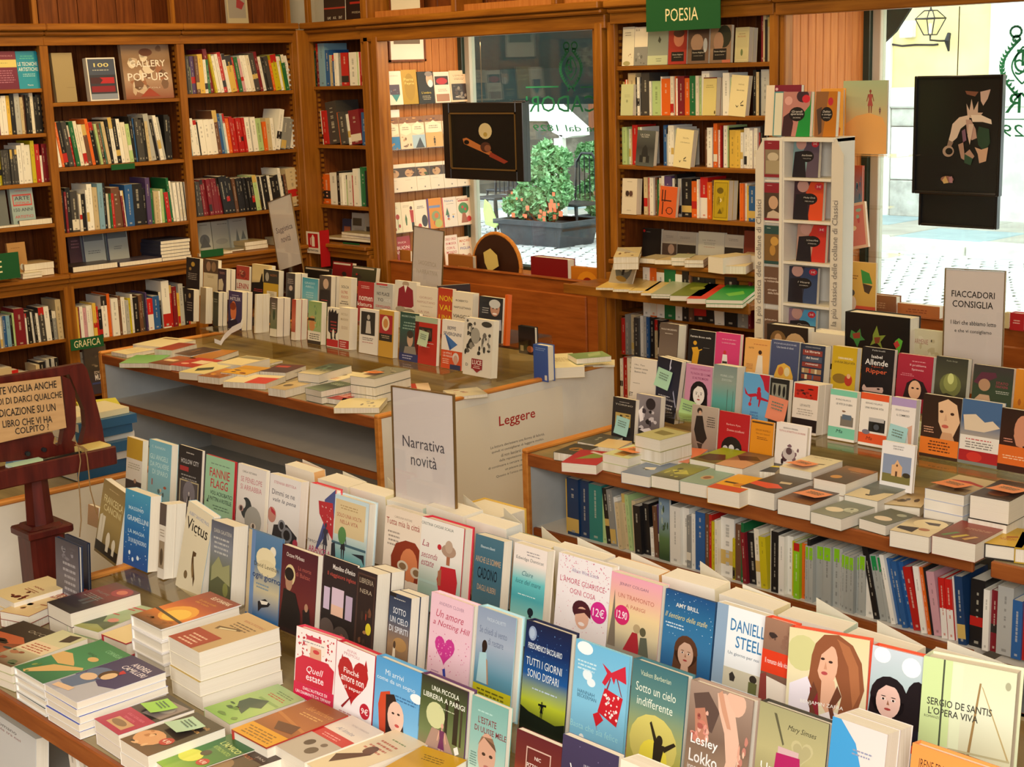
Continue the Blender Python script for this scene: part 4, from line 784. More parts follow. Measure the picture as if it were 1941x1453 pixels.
D1('S',935,312,1145,R1,'bg 9cc8a0;l 50 10 76 1 7a9880 4;T 50 24 70 13 c4303c FANNIE;T 50 40 60 13 c4303c FLAGG;T 58 54 76 6 2c4038 VOLI ACROBATICI;T 54 63 80 6 2c4038 E PATTINI A ROTELLE;l 60 72 60 2 5c8068 4;p 2c4038 8 70 12 64 16 70;r 0 94 100 100 2c5ca0','mint green novel with red capitals and black subtitle, fourth in back row',x3=1165,hard=1,spine='c8303c')
D1('S',1170,378,1375,R1,'bg e8dfd6;t 42 10 50 3 4a4640 CARLA VISTARINI;t 50 22 76 8 c87880 SE PENELOPE;t 50 34 76 8 c87880 SI ARRABBIA;e 36 66 20 17 2c3436;e 24 60 10 8 e8dfd6;e 18 68 9 5 b89088;e 18 68 4 4 2a2220;e 62 82 30 22 a8a49c;e 64 90 10 5 e0d0c0;e 64 90 4 4 4a3a30','white novel with a black comma shape and grey eyes, fifth in back row',x3=1405)
D1('S',1405,452,1630,R1,'bg ece4de;t 50 11 72 4 c06070 STEFANIA BERTOLA;t 46 26 74 8 4a4656 Dimmi se ne;i 50 38 76 8 4a4656 vale la pena;e 12 62 14 12 c88878;p c03040 6 50 22 56 24 62 10 58;p 26242a 20 76 62 70 96 84 96 99 14 99;e 46 74 12 9 8a8a90;e 46 74 7 6 26242a;e 64 86 17 12 7a7a80;e 64 86 11 8 1c1a20;e 92 94 8 6 b83850','white novel with a black camera and red nails, sixth in back row',x3=1690)
D1('T',150,250,335,R1,'bg e6ddd4;p 4c5488 60 18 100 0 100 40 80 60 40 92 34 90 60 50;p b82c34 36 22 92 20 99 40 99 72 66 56 42 40;s 16 4 e8c8c0 44 26 92 56 2;k 70 50 96 3a3848 3a3848;t 34 82 70 4 6a6468 TIMOTHEE;T 50 93 86 9 c83c70 ARANCE A','white novel with red dress and blue parasol figure, seventh in back row',hard=1,spine='d8404c')
D1('T',325,332,575,R1,'bg c8dce0,e4e8dc,6cb4bc;r 6 6 94 62 e0c898;l 50 14 60 2 b89868 4;t 48 30 72 6 b05040 SOLO UNA VOLTA;t 48 40 52 6 b05040 NELLA VITA;r 0 74 100 78 4a6a78;k 34 50 99 2a2830 2a2830;e 30 62 12 14 5c8c50;p 2a2c38 0 80 10 76 14 99 0 99;p 2a2c38 60 86 96 82 98 99 90 90','pale novel with tan label and caped figure at sea, eighth in back row',x3=650,hard=1)
D1('T',705,418,970,R1,'bg ecd8c0,f0e0cc;t 50 12 48 3 8a7868 CAROLINA PASTORE;t 50 20 92 9 a03828 Tutta mia la città;l 26 34 34 4 a09080 6;p 8c3218 26 99 22 70 34 50 60 42 86 42 99 50 99 99;e 72 76 24 24 d88050;p d88050 56 90 90 92 88 99 62 99;e 56 80 15 8 d8c8b0;e 92 84 14 8 d8c8b0;e 56 80 10 5 8a6a48;e 94 84 9 5 8a6a48','cream novel with red-haired woman in sunglasses, ninth in back row')
D1('T',970,498,1280,R1,'bg efe8dc,ece4d8,a4c0b0;t 38 8 76 4 4a5450 CRISTINA CASSAR SCALIA;i 14 36 16 9 a84858 La;i 24 52 38 9 a84858 seconda;i 20 64 30 8 a84858 estate;e 68 38 17 9 b09078;e 68 32 9 9 c0a48c;e 46 36 5 4 c02830;r 64 46 72 58 a86848;p c02830 52 62 86 60 92 78 90 99 50 99 44 82;p a86848 46 70 54 66 54 90 46 90;r 0 88 44 92 b8d0c4','pale novel with woman in hat and red dress from behind',x3=1360,hard=1,spine='c8283c')
D1('T',1365,625,1570,R1,'bg 4a7080,3c6474,4a6c78;T 46 16 50 4 c8d4d4 Eleonora Banti;T 50 36 90 9 b89c7c ANCHE LE SCIMMIE;T 50 56 70 17 14202a CADONO;T 50 78 66 9 b89c7c DAGLI ALBERI','slate blue novel with large black word Cadono, back row',x3=1640)
D1('T',1650,688,1890,R1,'bg ece0d6,ece0d6,68c0c0,4ca8b0,8cccc4;l 60 8 44 2 a09898 4;t 50 20 84 6 5a6468 Edwidge Danticat;i 46 40 34 7 3a7078 Claire;i 50 52 76 7 3a7078 luce del mare;e 62 92 9 6 1c2830;r 58 94 66 100 1c2830;l 50 70 60 1 d8f0ec 3','turquoise sea novel with small dark head at bottom, back row',x3=1950)
D1('Q',155,722,545,R1,'bg ece4e4;s 90 7 d07890 2 1 98 34 1.1;s 60 8 d898a8 2 34 98 98 .9;t 52 18 50 5 8878a0 Allison Winn Scotch;t 48 33 84 7.5 c05068 L\'AMORE GUARISCE;t 50 46 48 7 c05068 OGNI COSA;e 50 68 17 13 4a1c24;e 52 78 13 15 e0b098;p 4a1c24 34 68 68 64 68 76 56 70 38 76;e 52 86 6 2.5 f4e8e4;o 82 64 15 d02888 f8e8f0 12€','white confetti novel with pink twelve euro badge, back row')
D1('Q',540,862,915,R1,'bg e8a0b4,e8b0a0,e8cc98,d8c8a0,9c9484;t 46 13 56 5 7a5870 JENNY COLGAN;t 52 28 70 6 b86858 UN TRAMONTO;t 52 40 38 5 b86858 A PARIGI;p 7c7060 10 22 14 60 18 99 2 99 7 60;o 27 54 15 d02468 f8e8f0 12.90;e 58 66 7 6 b8a078;e 70 68 6 6 5c5840;p a82430 50 72 60 72 66 99 34 99;p 5c6050 66 76 78 74 84 99 64 99','pink and yellow Paris sunset novel with embracing couple')
D1('Q',940,988,1305,R1,'bg 1c4c80,2c6c98,3878a8,245c90;s 40 21 c8e0f0 2 2 98 60 .8;T 46 17 46 5.5 e8e4d8 AMY BRILL;i 46 32 84 7 d8c880 Il sentiero delle stelle;l 24 42 40 2 c8d8e0 4;f 50 76 20 d0a890 5c3824','starry blue novel with brown-haired girl, back row',hard=1,spine='24486c',x3=1320)
D1('Q',1320,1088,1700,R1,'bg eef0f0;r 0 0 22 100 90a8c0;T 66 22 74 15 3c7cac DANIELLE;T 66 42 50 15 3c7cac STEEL;t 58 58 60 5 44586c Un giorno per noi;r 22 76 100 100 d0c8b0;p 3a3430 34 84 40 80 46 86 44 92 36 92;e 80 82 7 5 3a3028;r 72 86 88 100 6a6c40','white and blue novel with large blue serif author name')
D1('X',145,428,345,('B',2.02,.647,8),'bg a07860,5a4038;b 8 5 4 2 96 34 6a4c40,8a6450,3c2c28;r 0 36 100 62 d83c1c;t 50 48 76 6 f0e0d8 Il romanzo della vita;p e8dccc 20 66 90 70 98 99 30 99;p 8a3c34 0 66 20 62 30 99 0 99','novel with orange-red paper band reading Il romanzo della',hard=1,spine='e05030')
D1('X',340,504,890,('B',2.0,.647,8),'bg d8cc9c,e4d8b8;e 18 24 20 18 c8c488;p 8a5030 34 12 44 2 62 0 80 8 92 24 97 50 90 72 78 84 66 80 70 60 60 40 52 60 40 74 30 84 22 66 28 44 30 24;p a86840 60 4 76 10 88 28 92 54 84 70 80 50 76 30;e 50 30 13 21 dcaa8c;p 8a5030 36 22 44 8 62 6 68 16 54 12 42 22 38 40;e 44 26 2.6 1.3 3a241c;e 54 28 2.6 1.3 3a241c;e 47 40 4 1.8 b04848;p c89070 48 28 50 36 46 36;p dcaa8c 44 46 60 46 66 68 56 84 44 70;p e4dce4 4 56 26 46 34 60 34 90 4 90;p 8c2430 30 56 40 60 44 90 32 90;p ece4e4 44 82 58 76 76 80 99 76 99 92 42 92;p 6a3c28 64 50 70 60 60 74 64 84 58 84 54 72;p 6a3c28 34 50 40 60 34 72 40 84 34 84 28 70;t 46 72 54 4.6 f8f4ec BENJAMIN ZAFRA;r 0 92 100 100 d83c20','large photo novel with curly-haired woman in white blouse',y2=600,hard=1,spine='e05030')
D1('X',890,624,1250,R1,'bg c8d4dc,a8c0c0,b8c4cc;e 20 8 16 8 f0f4f4;e 76 14 18 10 f0f4f4;f 38 52 30 e4beb0 1c1418;e 92 52 24 26 1c1418;p e4beb0 20 80 56 76 70 99 8 99;p 1c1a28 54 88 99 74 99 99 50 99;r 0 92 100 100 d83c20','photo novel with pale dark-haired woman and red bottom band',y2=712,hard=1,spine='e05030')
D1('X',1255,702,1895,R1,'bg d4dcb8,dce0c4,d0cca8;r 0 0 32 84 c8dc9c;r 22 0 24 100 48503c;r 33 2 44 84 dcE4c0;p 9a7c4c 62 16 64 16 56 92 53 92;p b8a470 64 18 66 20 98 84 96 84;p 8a7850 34 84 98 92 98 96 40 92;r 33 84 99 86 b8b088;T 42 42 70 7 3a3830 SERGIO DE SANTIS;T 36 51 54 7 3a3830 L\'OPERA VIVA;t 14 57 18 2.4 5a5848 ROMANZO;e 92 14 3 4 a8a888','wide pale green novel with a sailing boat mast, rightmost back row',y2=826,hard=1,x3=1935)
# middle row
D2('S',185,482,345,R2,'bg 8a7448,a08850,7a6638;l 50 8 50 1 b8a070 3;T 54 24 84 10 d8c890 FRANCESCA;T 54 36 76 9 d8c890 CANCINI;p d8ccb0 6 50 16 46 20 88 4 92;p d8ccb0 18 48 30 48 28 86 20 88;r 0 86 100 100 2c2418;e 52 78 9 12 e0d4b8;e 78 80 8 9 e0d4b8;r 46 86 58 94 e0d4b8;r 74 86 84 94 e0d4b8','sepia novel tilted to the right with small dogs, leftmost middle row',roll=11,x3=400)
D2('S',343,562,525,R2,'bg 4ca0c0,2c74b0,245498;s 26 3 e0f0f8 4 4 96 96 1.6;T 46 24 60 5 c8e4f0 MASSIMO;T 54 38 84 7 d8ecf4 GRAMELLINI;T 50 56 66 5 c8e4f0 LA MAGIA;T 56 68 72 6 d8ecf4 DI UN BUONGIORNO;e 26 86 4 3 e8f4f8;e 60 90 5 3 e8f4f8;e 40 94 4 3 e8f4f8','blue snowflake patterned novel, second in middle row',x3=610)
D2('S',597,668,645,R2,'bg e4dac8;r 0 0 100 30 5c5048;l 50 36 70 3 a89880 4;r 10 52 90 90 a08c70;e 50 74 24 12 5c4c38','thick cream novel showing a narrow curled cover, third in middle row',x3=790)
D2('S',805,642,985,R2,'bg e0d4b4;t 50 12 80 4 7888b0 ALBERT SANCHEZ PINOL;T 48 24 84 14 2a241c Victus;r 42 33 50 34 8a7c60;p 5c4428 46 52 60 52 60 56 52 58 56 66 68 82 66 92 60 82 50 74 46 62;p 8c7048 52 64 60 78 58 84 50 74;e 32 84 7 5 7a6444','beige novel titled Victus with a hanging bird, leaning right',roll=11,spine='8cc0d8')
D2('S',975,792,1135,R2,'bg 5a5c68,848890,6c7050,4a4c34;t 54 12 80 5 c8c4b8 DARIA GALATERIA;l 50 20 80 4 b8b8b4 6;p 9c9c70 10 60 40 44 60 56 90 50 96 80 8 84;p 5c6044 6 80 40 70 96 78 96 98 6 98;e 76 84 12 9 888c50','dark mountain landscape novel, fifth in middle row',x3=1250)
D2('S',1250,858,1490,R2,'bg 5c80a4,3c7098,c8bc98,2c6ca8;r 0 0 10 100 c8b48c;r 10 0 22 100 6888b4;e 76 18 9 6 e8e0c8;e 56 30 30 14 e4d8b0;e 60 40 30 10 dccfa4;t 58 38 74 5 4a4438 David Levithan;T 60 52 84 9 1c3c6c ogni giorno;p 1c1c24 38 82 60 76 76 80 70 84 50 88 40 94;p f0e8d8 44 80 70 78 66 82 50 84;l 50 60 40 2 7890a0 4','sky blue cloud novel titled ogni giorno, sixth in middle row',x3=1500,hard=1)
D2('S',1495,972,1755,R2,'bg 4a1c28,5c2028,6c2424,2c181c;t 38 10 50 5 e8dcd0 Octave Mirbeau;t 66 22 36 5 b05c50 La morte;t 62 30 40 5 b05c50 di Balzac;e 26 34 15 13 d8c490;e 24 42 10 12 b08468;e 24 33 13 8 1c1214;p 1c1618 10 52 44 54 60 76 62 99 2 99;p 241a1c 66 70 84 66 90 88 70 94;e 76 66 5 5 b08468','dark maroon novel with painted man in profile, middle row',x3=1800)
D2('T',250,778,495,R2,'bg 2a2024,1c1618;T 62 10 66 6 ece4dc Masolino d\'Amico;t 56 20 84 6 c04c40 Il viaggiatore inglese;r 6 36 24 62 c8b4cc;r 30 34 66 66 d4bccc;r 72 38 92 66 b8a4bc;r 30 54 66 66 e0b8a0;e 20 84 22 12 5a4c48;e 64 88 24 12 4e423e;e 66 88 6 4 8a4c44','black novel with train compartment windows, middle row',x3=510)
D2('T',495,878,640,R2,'bg 2c2024,3c2824;r 6 4 94 96 4c342c;r 10 6 90 94 2a1c1c;t 50 12 70 6 b0a088 LIBRERIA;t 50 24 60 5 b0a088 NERA;b 10 9 14 40 86 92 6c4430,a87848,8c3424,3c2c24;e 72 66 14 7 d8c830','dark narrow novel with small yellow badge, middle row',x3=850,spine='3c2824')
D2('T',735,1048,890,R2,'bg 28344c,3c4c64,9c7c58,5c4434;r 0 0 30 5 1c1a1c;l 50 6 60 1 b8b8b0 3;T 50 22 60 8 d8dce0 SOTTO;T 50 34 84 8 d8dce0 UN CIELO;T 50 46 88 8 d8dce0 DI SPIRITI;e 60 64 32 9 b08850;p e8dcc0 30 70 40 68 44 96 26 96;e 36 66 6 5 4a3424;r 66 88 92 97 e8e4dc;r 69 90 89 95 2a3c64','blue and gold fantasy novel with curled cover, middle row',x3=1030)
D2('T',1040,1050,1345,R2,'bg e8c0cc,ecc8d0;t 50 9 60 3.5 a07890 ANDREW CLOVER;i 48 20 66 8 b8405c Un amore;i 52 31 86 8 b8405c a Notting Hill;s 50 17 c83c80 4 38 96 80 1.1;h 40 56 24 c8388c;s 24 5 e890b8 24 48 56 64 1.6;p 3444a0 38 78 44 76 48 88 42 88;l 20 82 20 3 b890a8 3','pink novel with magenta paper heart, middle row',hard=1,spine='e8c0cc')
D2('W',25,352,285,R2,'bg 8c9cb4,a4b0c0,5c90a4,3c7888;t 50 10 48 3.5 c8d4dc PAOLA CALVETTI;t 44 22 72 7 6c7890 Se chiedi al vento;t 52 32 40 7 6c7890 di restare;e 24 38 7 6 2c2018;p 2c2018 18 40 28 40 26 56 20 54;p a8ccd0 12 46 30 44 38 76 8 76;p b08868 30 50 36 76 40 76 34 52;r 0 78 100 99 c8c020;l 50 82 84 4 6a6818 4','blue-grey seaside novel with yellow paper band, middle row',x3=350,hard=1,spine='a8d0d8')
D2('W',355,448,660,R2,'bg 141c3c,142c5c,1c5494,b8c430,1c2414;e 16 11 9 7 8c9cb8;e 15 11 6 5 a8b8cc;s 30 11 6c9cd0 10 4 96 34 .8;T 46 23 76 5.5 dce4e8 PIERDOMENICO BACCALARIO;t 46 38 80 7.5 e4e8e4 TUTTI I GIORNI;t 46 49 70 7.5 e4e8e4 SONO DISPARI;l 50 62 60 1 b8c8d8 3;k 48 72 88 0c1010 0c1010;p 0c1010 40 75 58 74 58 76 40 77;p 141c10 0 82 20 86 50 88 80 90 100 86 100 100 0 100','night-blue novel with running silhouette on a hill, middle row',hard=1,spine='141c3c')
D2('W',695,578,1060,R2,'bg 6cb4d8,84c4e0,7cbcdc;e 18 6 15 6 eef4f4;e 26 30 9 5 e4f0f4;e 34 36 8 4 e4f0f4;l 24 18 40 3 c8e4ec 3.5;p c8283c 52 14 70 20 94 10 98 26 78 24 76 30 70 24 60 34 54 32 62 22;t 26 47 32 3.5 3c6880 HANNAH;t 28 51 36 3.5 3c6880 BECKERMAN;p 8a3040 62 38 68 26 70 26 64 40;p 8a3040 90 38 80 24 82 24 93 40;p c8202c 60 36 94 40 86 68 50 60;s 26 31 f4e8e4 60 40 86 62 2.4;p c8202c 52 60 62 66 50 74 52 78 42 64;t 46 79 90 6 a8e0e8 Basta che sia felice;e 12 92 4 3 f0f4f0;e 28 96 5 3 f0f4f0;e 46 95 5 3 f0f4f0;e 64 98 4 2 f0f4f0;e 24 90 5 4 f0f4f0','sky-blue novel with red polka dot watering can, middle row',hard=1,spine='8ccce0',x3=1080)
D2('W',1085,712,1455,R2,'bg 3c6c74,5c847c,a8ac64,b8a838;e 48 70 44 26 d0c468;e 50 82 26 16 e8d848;t 44 10 56 4.5 c8d0b0 Vasken Berberian;t 46 23 74 8 e4e8d4 Sotto un cielo;t 46 35 66 8 e4e8d4 indifferente;e 60 65 6 5 2c2418;p 2c2418 50 68 70 68 66 80 62 96 52 96 50 84;p 2c2418 52 70 40 52 43 50 58 68;p 2c2418 66 70 86 62 90 64 70 74;p 2c2418 44 90 54 88 50 98 40 97;p 2c2418 56 90 62 90 60 99 54 99','green-gold novel with jumping silhouette, middle row',hard=1,spine='3c6c74')
D2('W',1480,858,1905,R2,'bg a08878,7c6454,a88c70;p 5c4840 6 12 30 6 50 22 40 44 16 40;e 74 8 16 13 dcb098;p dcb49c 44 4 58 2 66 12 74 18 84 44 82 66 72 99 56 99 66 66 60 40 48 20;p b87c64 10 26 26 22 36 44 26 60 14 50;b 16 4 2 24 38 60 c87c68,e0ac98,a85c50,d89080;b 10 8 78 34 99 99 c08070,e0b8a0,a8604c,d8a088;p c89478 46 4 52 0 60 16 70 34 64 34 54 20;T 30 56 44 12 f4f0ec Lesley;T 30 71 46 12 f4f0ec Lokko;t 22 82 32 5 f4f0ec innocenti;t 16 90 20 5.4 f4f0ec bugie','dark novel with woman in lace and large white lettering',hard=1)
D2('X',110,1002,580,R2,'bg 9c9870,b0a878,8a8058;h 66 42 16 b8b084;h 66 43 13 a8a076;i 64 20 40 8 3c3828 Mary Simses;p 5c5840 22 8 26 8 40 40 38 42;r 32 44 62 60 c8a8a8;p a8205c 30 52 64 50 68 80 28 80;r 28 70 68 84 98185c;t 44 72 70 9 f0e8e0 Un amore','olive novel with jar of pink dessert, middle row',hard=1,spine='3c3830')
D2('X',605,1108,980,R2,'bg d8ccc8,e0d4cc;p 3c94cc 0 0 16 0 46 20 60 46 50 80 0 92;l 60 26 40 2 8890a8 4;e 52 70 30 18 7a4c28;b 20 14 26 56 82 90 7a4c28,a87040,5c3418;e 60 90 20 12 c89878','blue and white novel with curly brown hair, curled cover',x3=1160)
D2('X',1150,1290,1800,R2,'bg e89048,e49850;t 26 17 34 9 4c3020 IRENE FRAIN;t 26 31 34 8 f0d0a0 BEATRICE;f 70 60 14 d8a070 5c3018','orange novel partly cut by bottom right frame edge',hard=1)
D1('T',575,420,585,R1,'bg 78b8d4','thin pale blue copy wedged behind tan label novel',t=.012) if 0 else None
# front row
D3('V',482,492,755,R3,'bg f0e4e0;s 70 13 c02838 6 6 94 40 2.6;p f0e0d4 26 12 76 10 74 30 30 30;r 26 8 64 14 c83850;l 46 17 60 1 8c8890 3;p d8a080 38 22 64 22 66 42 36 42;e 52 28 8 3 c83c40;p c8203c 2 46 20 38 80 38 98 46 96 78 2 78;i 50 56 40 11 f8e8ec Quell;T 52 67 44 8 f8e8ec estate;r 0 78 100 100 cc1c48;T 54 84 60 4.4 f8e8ec DALL\'AUTRICE DI;T 50 91 88 4.4 f8e8ec UN DIAMANTE DA TIFFANY','pink and white polka dot novel titled Quell estate',hard=1,spine='d04058',y2=585)
D3('V',755,592,1015,R3,'bg f0e8e8;t 40 7 26 4 c88890 ANNA;t 40 12 40 4 c88890 PREMOLI;h 46 42 40 b01820;p b01820 16 14 12 26 22 24;p b01820 78 10 72 26 84 24;T 42 34 40 7 f8ece8 Finché;T 46 45 60 7 f8ece8 amore non;T 48 56 48 6 f8ece8 ci separi;p 8c1820 44 66 47 66 24 86 20 84;o 82 78 13 b81c30 f8ece8 9€;l 44 90 60 2 c89090 4','white novel with red devil-horned heart and nine euro badge',hard=1,spine='b81c30')
D3('V',1025,692,1335,R3,'bg 4c98d0,68acdc,7cb8e0;e 92 34 14 6 e8f0f4;t 42 16 40 7 d8e8f0 Mi arrivi;t 46 26 84 7 d8e8f0 come da un sogno;l 70 40 50 2 3870a0 4;p c84828 10 60 14 44 34 38 42 60 34 96 16 96;p 2c1c18 26 44 44 40 66 70 72 99 30 99;e 50 68 18 20 e4c0ac;e 44 64 3 1.4 2c1c18;e 56 63 3 1.4 2c1c18;e 54 78 5 2 c0504c','bright blue novel with girl in red knit hat, front row',hard=1,spine='5898c0')
D3('V',1330,812,1650,R3,'bg 2c2c24,4c5c34,6c7c4c,8c6c5c;e 36 44 20 16 c8cc98;r 56 20 62 66 2a2418;r 74 16 84 70 2a2418;r 88 20 92 70 3c3424;p a88878 30 60 60 60 90 99 10 99;T 54 12 58 6 e8ecdc UNA PICCOLA;T 52 22 88 6.4 e8ecdc LIBRERIA A PARIGI;l 60 32 40 1 b8bca0 3;k 52 50 96 d8a890 6c3058;p ece4dc 78 74 86 70 90 78 82 82;p ece4dc 82 84 92 86 88 92;p ece4dc 16 86 24 84 24 92','dark woodland path novel with woman in purple dress, front row',hard=1,spine='583058')
D3('V',1680,962,1925,R3,'bg 74a8a0,8cb8b0,b8ccb8;l 40 14 54 1 a8d0c8 4;T 46 25 50 8 7c3038 L\'ESTATE;T 56 36 88 7 7c3038 DI ULISSE MELE;e 50 64 25 26 c89c84;p 8a6850 24 56 34 44 64 42 76 56 70 48 40 44;e 42 64 5 2 3a2820;e 62 64 5 2 3a2820;e 52 78 8 2 a86458;p c89c84 30 84 70 84 80 99 20 99;l 14 66 20 6 5c8078 3','teal novel with close-up of a young boy, front row',x3=1960)
D3('W',290,1192,600,('B',1.52,.622,8),'bg 5c1c24,6c2820,b85430,3c1c18;r 26 16 30 99 5c2824;r 24 14 78 15.5 c8a898;r 24 15 26 90 c8a898;r 76 15 78 90 c8a898;T 50 24 14 4 e4d4c8 NIC;T 50 34 46 6 e4d4c8 PIZZOLATTO;l 50 44 44 1 b88c70 3;b 12 4 4 50 96 96 e07030,a83820,5c1818','dark red sunset novel with thin square outline, front row',x3=640)
D3('W',605,1228,985,('B',1.52,.622,8),'bg 3c3454,2c2840;s 20 3 8c84a8 4 4 96 60 .8;p e8e4e0 16 24 18 24 30 46 28 46;t 56 22 30 4 c8c4d0 UN ROMANZO DI;T 56 33 46 7 e8e4e8 FRANCESCO','dark violet novel with a thin white streak, front row',x3=1030,spine='4c5c7c')
D3('W',1000,1400,1300,('B',1.5,.622,8),'bg e4d8c4','cream backed novel at the bottom edge of the frame',x3=1420)
# rear-facing novels leaning against the back row
g0='novels facing away behind the back row of the front table'
for k,(xa,ya,xb,c,sp) in enumerate((('_',818,0,'e0a060',0),)): pass
R=random.Random(8); x=-3.20; k=0
pl=['cream','white','tan','pale green','ivory','light grey','pale yellow','off-white']
while x<-1.15:
    w_=R.uniform(.13,.15); h_=R.uniform(.178,.196); t_=R.choice((.035,.05,.06)); c=['d8a468','e4d8b8','e0d0a0','c8d4bc','e8e0cc','d0d0c8','e4d49c','ece4d4'][k%8]
    WT[0]=.9; mkbook(w_,h_,t_,'bg '+c,(x+w_,2.185+t_,.648),(math.radians(-2),0,math.pi+R.uniform(-.06,.06)),f"{pl[k%8]} novel seen from behind, {ordn(k)} from left behind the back row",g0,back='f0e8d6',flare=R.choice((8,14,20,26))); WT[0]=1
    x+=w_+.01; k+=1
# small books at left end of front table
disp('L',505,1150,720,('B',1.52,.622,4),'bg 4c4850,6c6870,3c3840;l 60 30 60 6 a8a4a8 9;b 8 3 8 4 92 40 7c7880,908c94,5c5860','dark grey plastic-wrapped book standing at left end of front table',x3=760,hard=1,spine='20304c',group=g3)
disp('L',595,1125,800,('B',1.60,.622,4),'bg 1c2c48','navy backed book behind the dark grey wrapped one',x3=830,hard=1,spine='1c2c48',group=g3)
disp('L',810,850,905,('B',1.86,.646,8),'bg a87c50,98703f','brown cover leaning behind the leftmost sepia novel',t=.015,group=g2)
# yellow-wrapped box and pale books behind, right of the sign
stand('T',1215,420,1520,2.36,.648,.1,'bg d8b04c,c8a040','yellow shrink-wrapped boxed set behind the front table sign','book','book')
stand('T',1430,560,1790,2.3,.648,.02,'bg 8c9c90','grey-green backed book right of the yellow boxed set')
# ---- flat stacks on the front table
gf='novels lying in stacks on the front table'
def F1(*a,**k): k.setdefault('base',.6205); flat(*a,group=gf,**k)
F1('U',(-150,290),(95,332),(490,215),.672,'bg e4cf9c;b 7 4 40 50 96 96 4a1c14,6c2418;e 70 82 8 6 5c1c14;t 60 40 40 5 9c4030 NINNA;l 60 50 50 2 a86848 5','cream book with dark red blossom print, top left of front table',n=2,th=.024)
F1('U',(65,378),(195,425),(600,240),.66,'bg 8c2818,9c3c1c,e0c48c;r 0 40 100 100 dcc08c;T 55 32 80 12 e8d4b0 SE ALBA;b 6 3 6 60 94 96 b89040,e4d0a0,a06038','red and cream paperback lying under the dark galaxy book',n=2,th=.018)
F1('U',(290,335),(480,405),(960,265),.69,'bg 5c4048,7c3440,2c2430,14141a;e 70 16 26 14 9c4050;e 70 16 14 7 d07868;r 40 46 52 70 4c5058;r 60 44 70 72 4c5058;t 40 34 50 5 8c8484 PHILIPPE;l 46 44 60 3 8c8484 4','dark galaxy patterned paperback on a stack at upper left of front table',n=2,th=.034)
F1('U',(490,462),(670,532),(1060,372),.66,'bg a8b890,94a87c,8c8c34;r 20 10 94 14 b83c34;r 20 18 70 21 b83c34;r 20 40 60 43 b83c34;p 3c4c28 0 60 40 52 60 70 96 60 100 90 60 80 0 96;e 74 60 14 7 c87868','green paperback with red stripes beneath the Elif stack',n=2,th=.018)
F1('U',(690,545),(860,610),(1000,560),.655,'bg e4cc98;l 50 30 50 4 b89058 6','cream hardback with red spine squeezed behind the tall stacks',n=1,hard=1,spine='b02838',edge='b02838',dmin=.18)
F1('U',(850,428),(1100,515),(1650,345),.728,'bg 7c2018,a83818,e07820,4c2c10;e 56 62 36 22 e8a030;e 60 66 26 16 f0c048;T 62 10 56 7 f0e0c8 ELIF SHAFAK;t 50 22 50 4 d8a048 La citta ai confini;t 46 28 40 4 d8a048 del cielo;p 3c2410 0 66 100 74 100 78 0 70;b 8 5 6 76 96 98 3c2c14,8c5020','orange sunset hardback on top of a stack of five',n=4,edge='ece8e4',hard=1)
F1('U',(1095,578),(1360,672),(1911,500),.745,'bg c8a878,b8966a;t 62 16 60 4 a04838 BIANCA PITZORNO;l 58 24 60 3 6c5038 5;p 5c4024 20 44 66 34 70 38 24 52;p d8c8a0 28 46 60 38 62 40 30 50;r 0 62 74 100 9c2018;l 40 74 50 4 e0b8a0 6','tan book with red paper band on top of thick tall stack',n=4,edge='b89c50',spine='ece4cc',th=.032,hard=0)
F1('U',(-260,600),(60,690),(440,552),.668,'bg 3c342c,2c2420,b0603c;p b85c38 4 50 60 44 84 60 60 74 10 66;b 9 6 4 60 96 98 2c3c3c,8c4428,1c1814;i 70 22 50 9 a89c88 OCCHI','dark paperback with orange eye photo at left edge of table',n=2,th=.02)
F1('U',(-60,695),(75,772),(600,575),.676,'bg c8c8a0,d8d0a8,5c3c2c;r 0 36 100 62 e4d0ac;l 50 42 80 4 b05840 5;p 3c2c24 50 6 84 2 88 20 60 26;b 8 2 0 64 100 98 a87050,5c6c4c,8c4c34','paperback with cream title label beside the green one',n=3,th=.02)
F1('U',(80,772),(295,885),(900,690),.692,'bg 2c7c4c,3c8c5c,286c48;t 76 12 44 6 8cc89c CORNELIA;t 50 28 24 4 1c4c34 READ;p d8b070 0 44 20 40 60 52 70 56 40 64 0 58;p d8b070 40 68 90 52 98 56 60 80 30 99 20 96;e 70 34 12 5 d8b070;b 5 3 0 60 40 98 8a9c50,4c7c3c','green hardback with outstretched yellow arms on short stack',n=4,edge='1c3c38',hard=1,spine='e8e8e4')
F1('U',(300,885),(525,1012),(1135,805),.698,'bg 2c2458,342c64,342c64;r 0 66 40 100 a8a8b4;p b4b4bc 44 60 70 66 100 58 100 100 30 100;e 28 48 26 13 5c7090;p 5c7090 4 56 50 60 40 90 4 84;T 60 12 48 7.5 f0e8ec ANDREA;T 62 22 62 7.5 f0e8ec CAMILLERI;p c02030 46 28 60 30 54 42 50 40;e 44 44 15 11 4c2c1c;e 50 46 11 9 e0bc90;e 26 60 16 8 e0bc98;p e0bc98 10 88 50 84 52 92 12 96','dark blue hardback with drawn woman on front stack of five',n=5,edge='3c4ca8',spine='e8e8ec')
F1('U',(615,1133),(810,1237),(1330,1062),.672,'bg 2c2428,3c3030;p 8c7c78 30 8 90 4 94 44 40 50;e 60 24 22 11 b8a89c;r 0 52 100 100 b01c4c;t 54 62 60 4 d8708c LILLI GRUBER;t 50 70 40 4 d8708c TEMPESTA;r 24 74 84 92 c8a074;e 50 83 24 6 8c6c50','magenta and black paperback under green note in front stack',n=2,edge='d8d0d0',notes=((24,10,'a8d868',.055,'bright green sticky note on the magenta and black paperback'),))
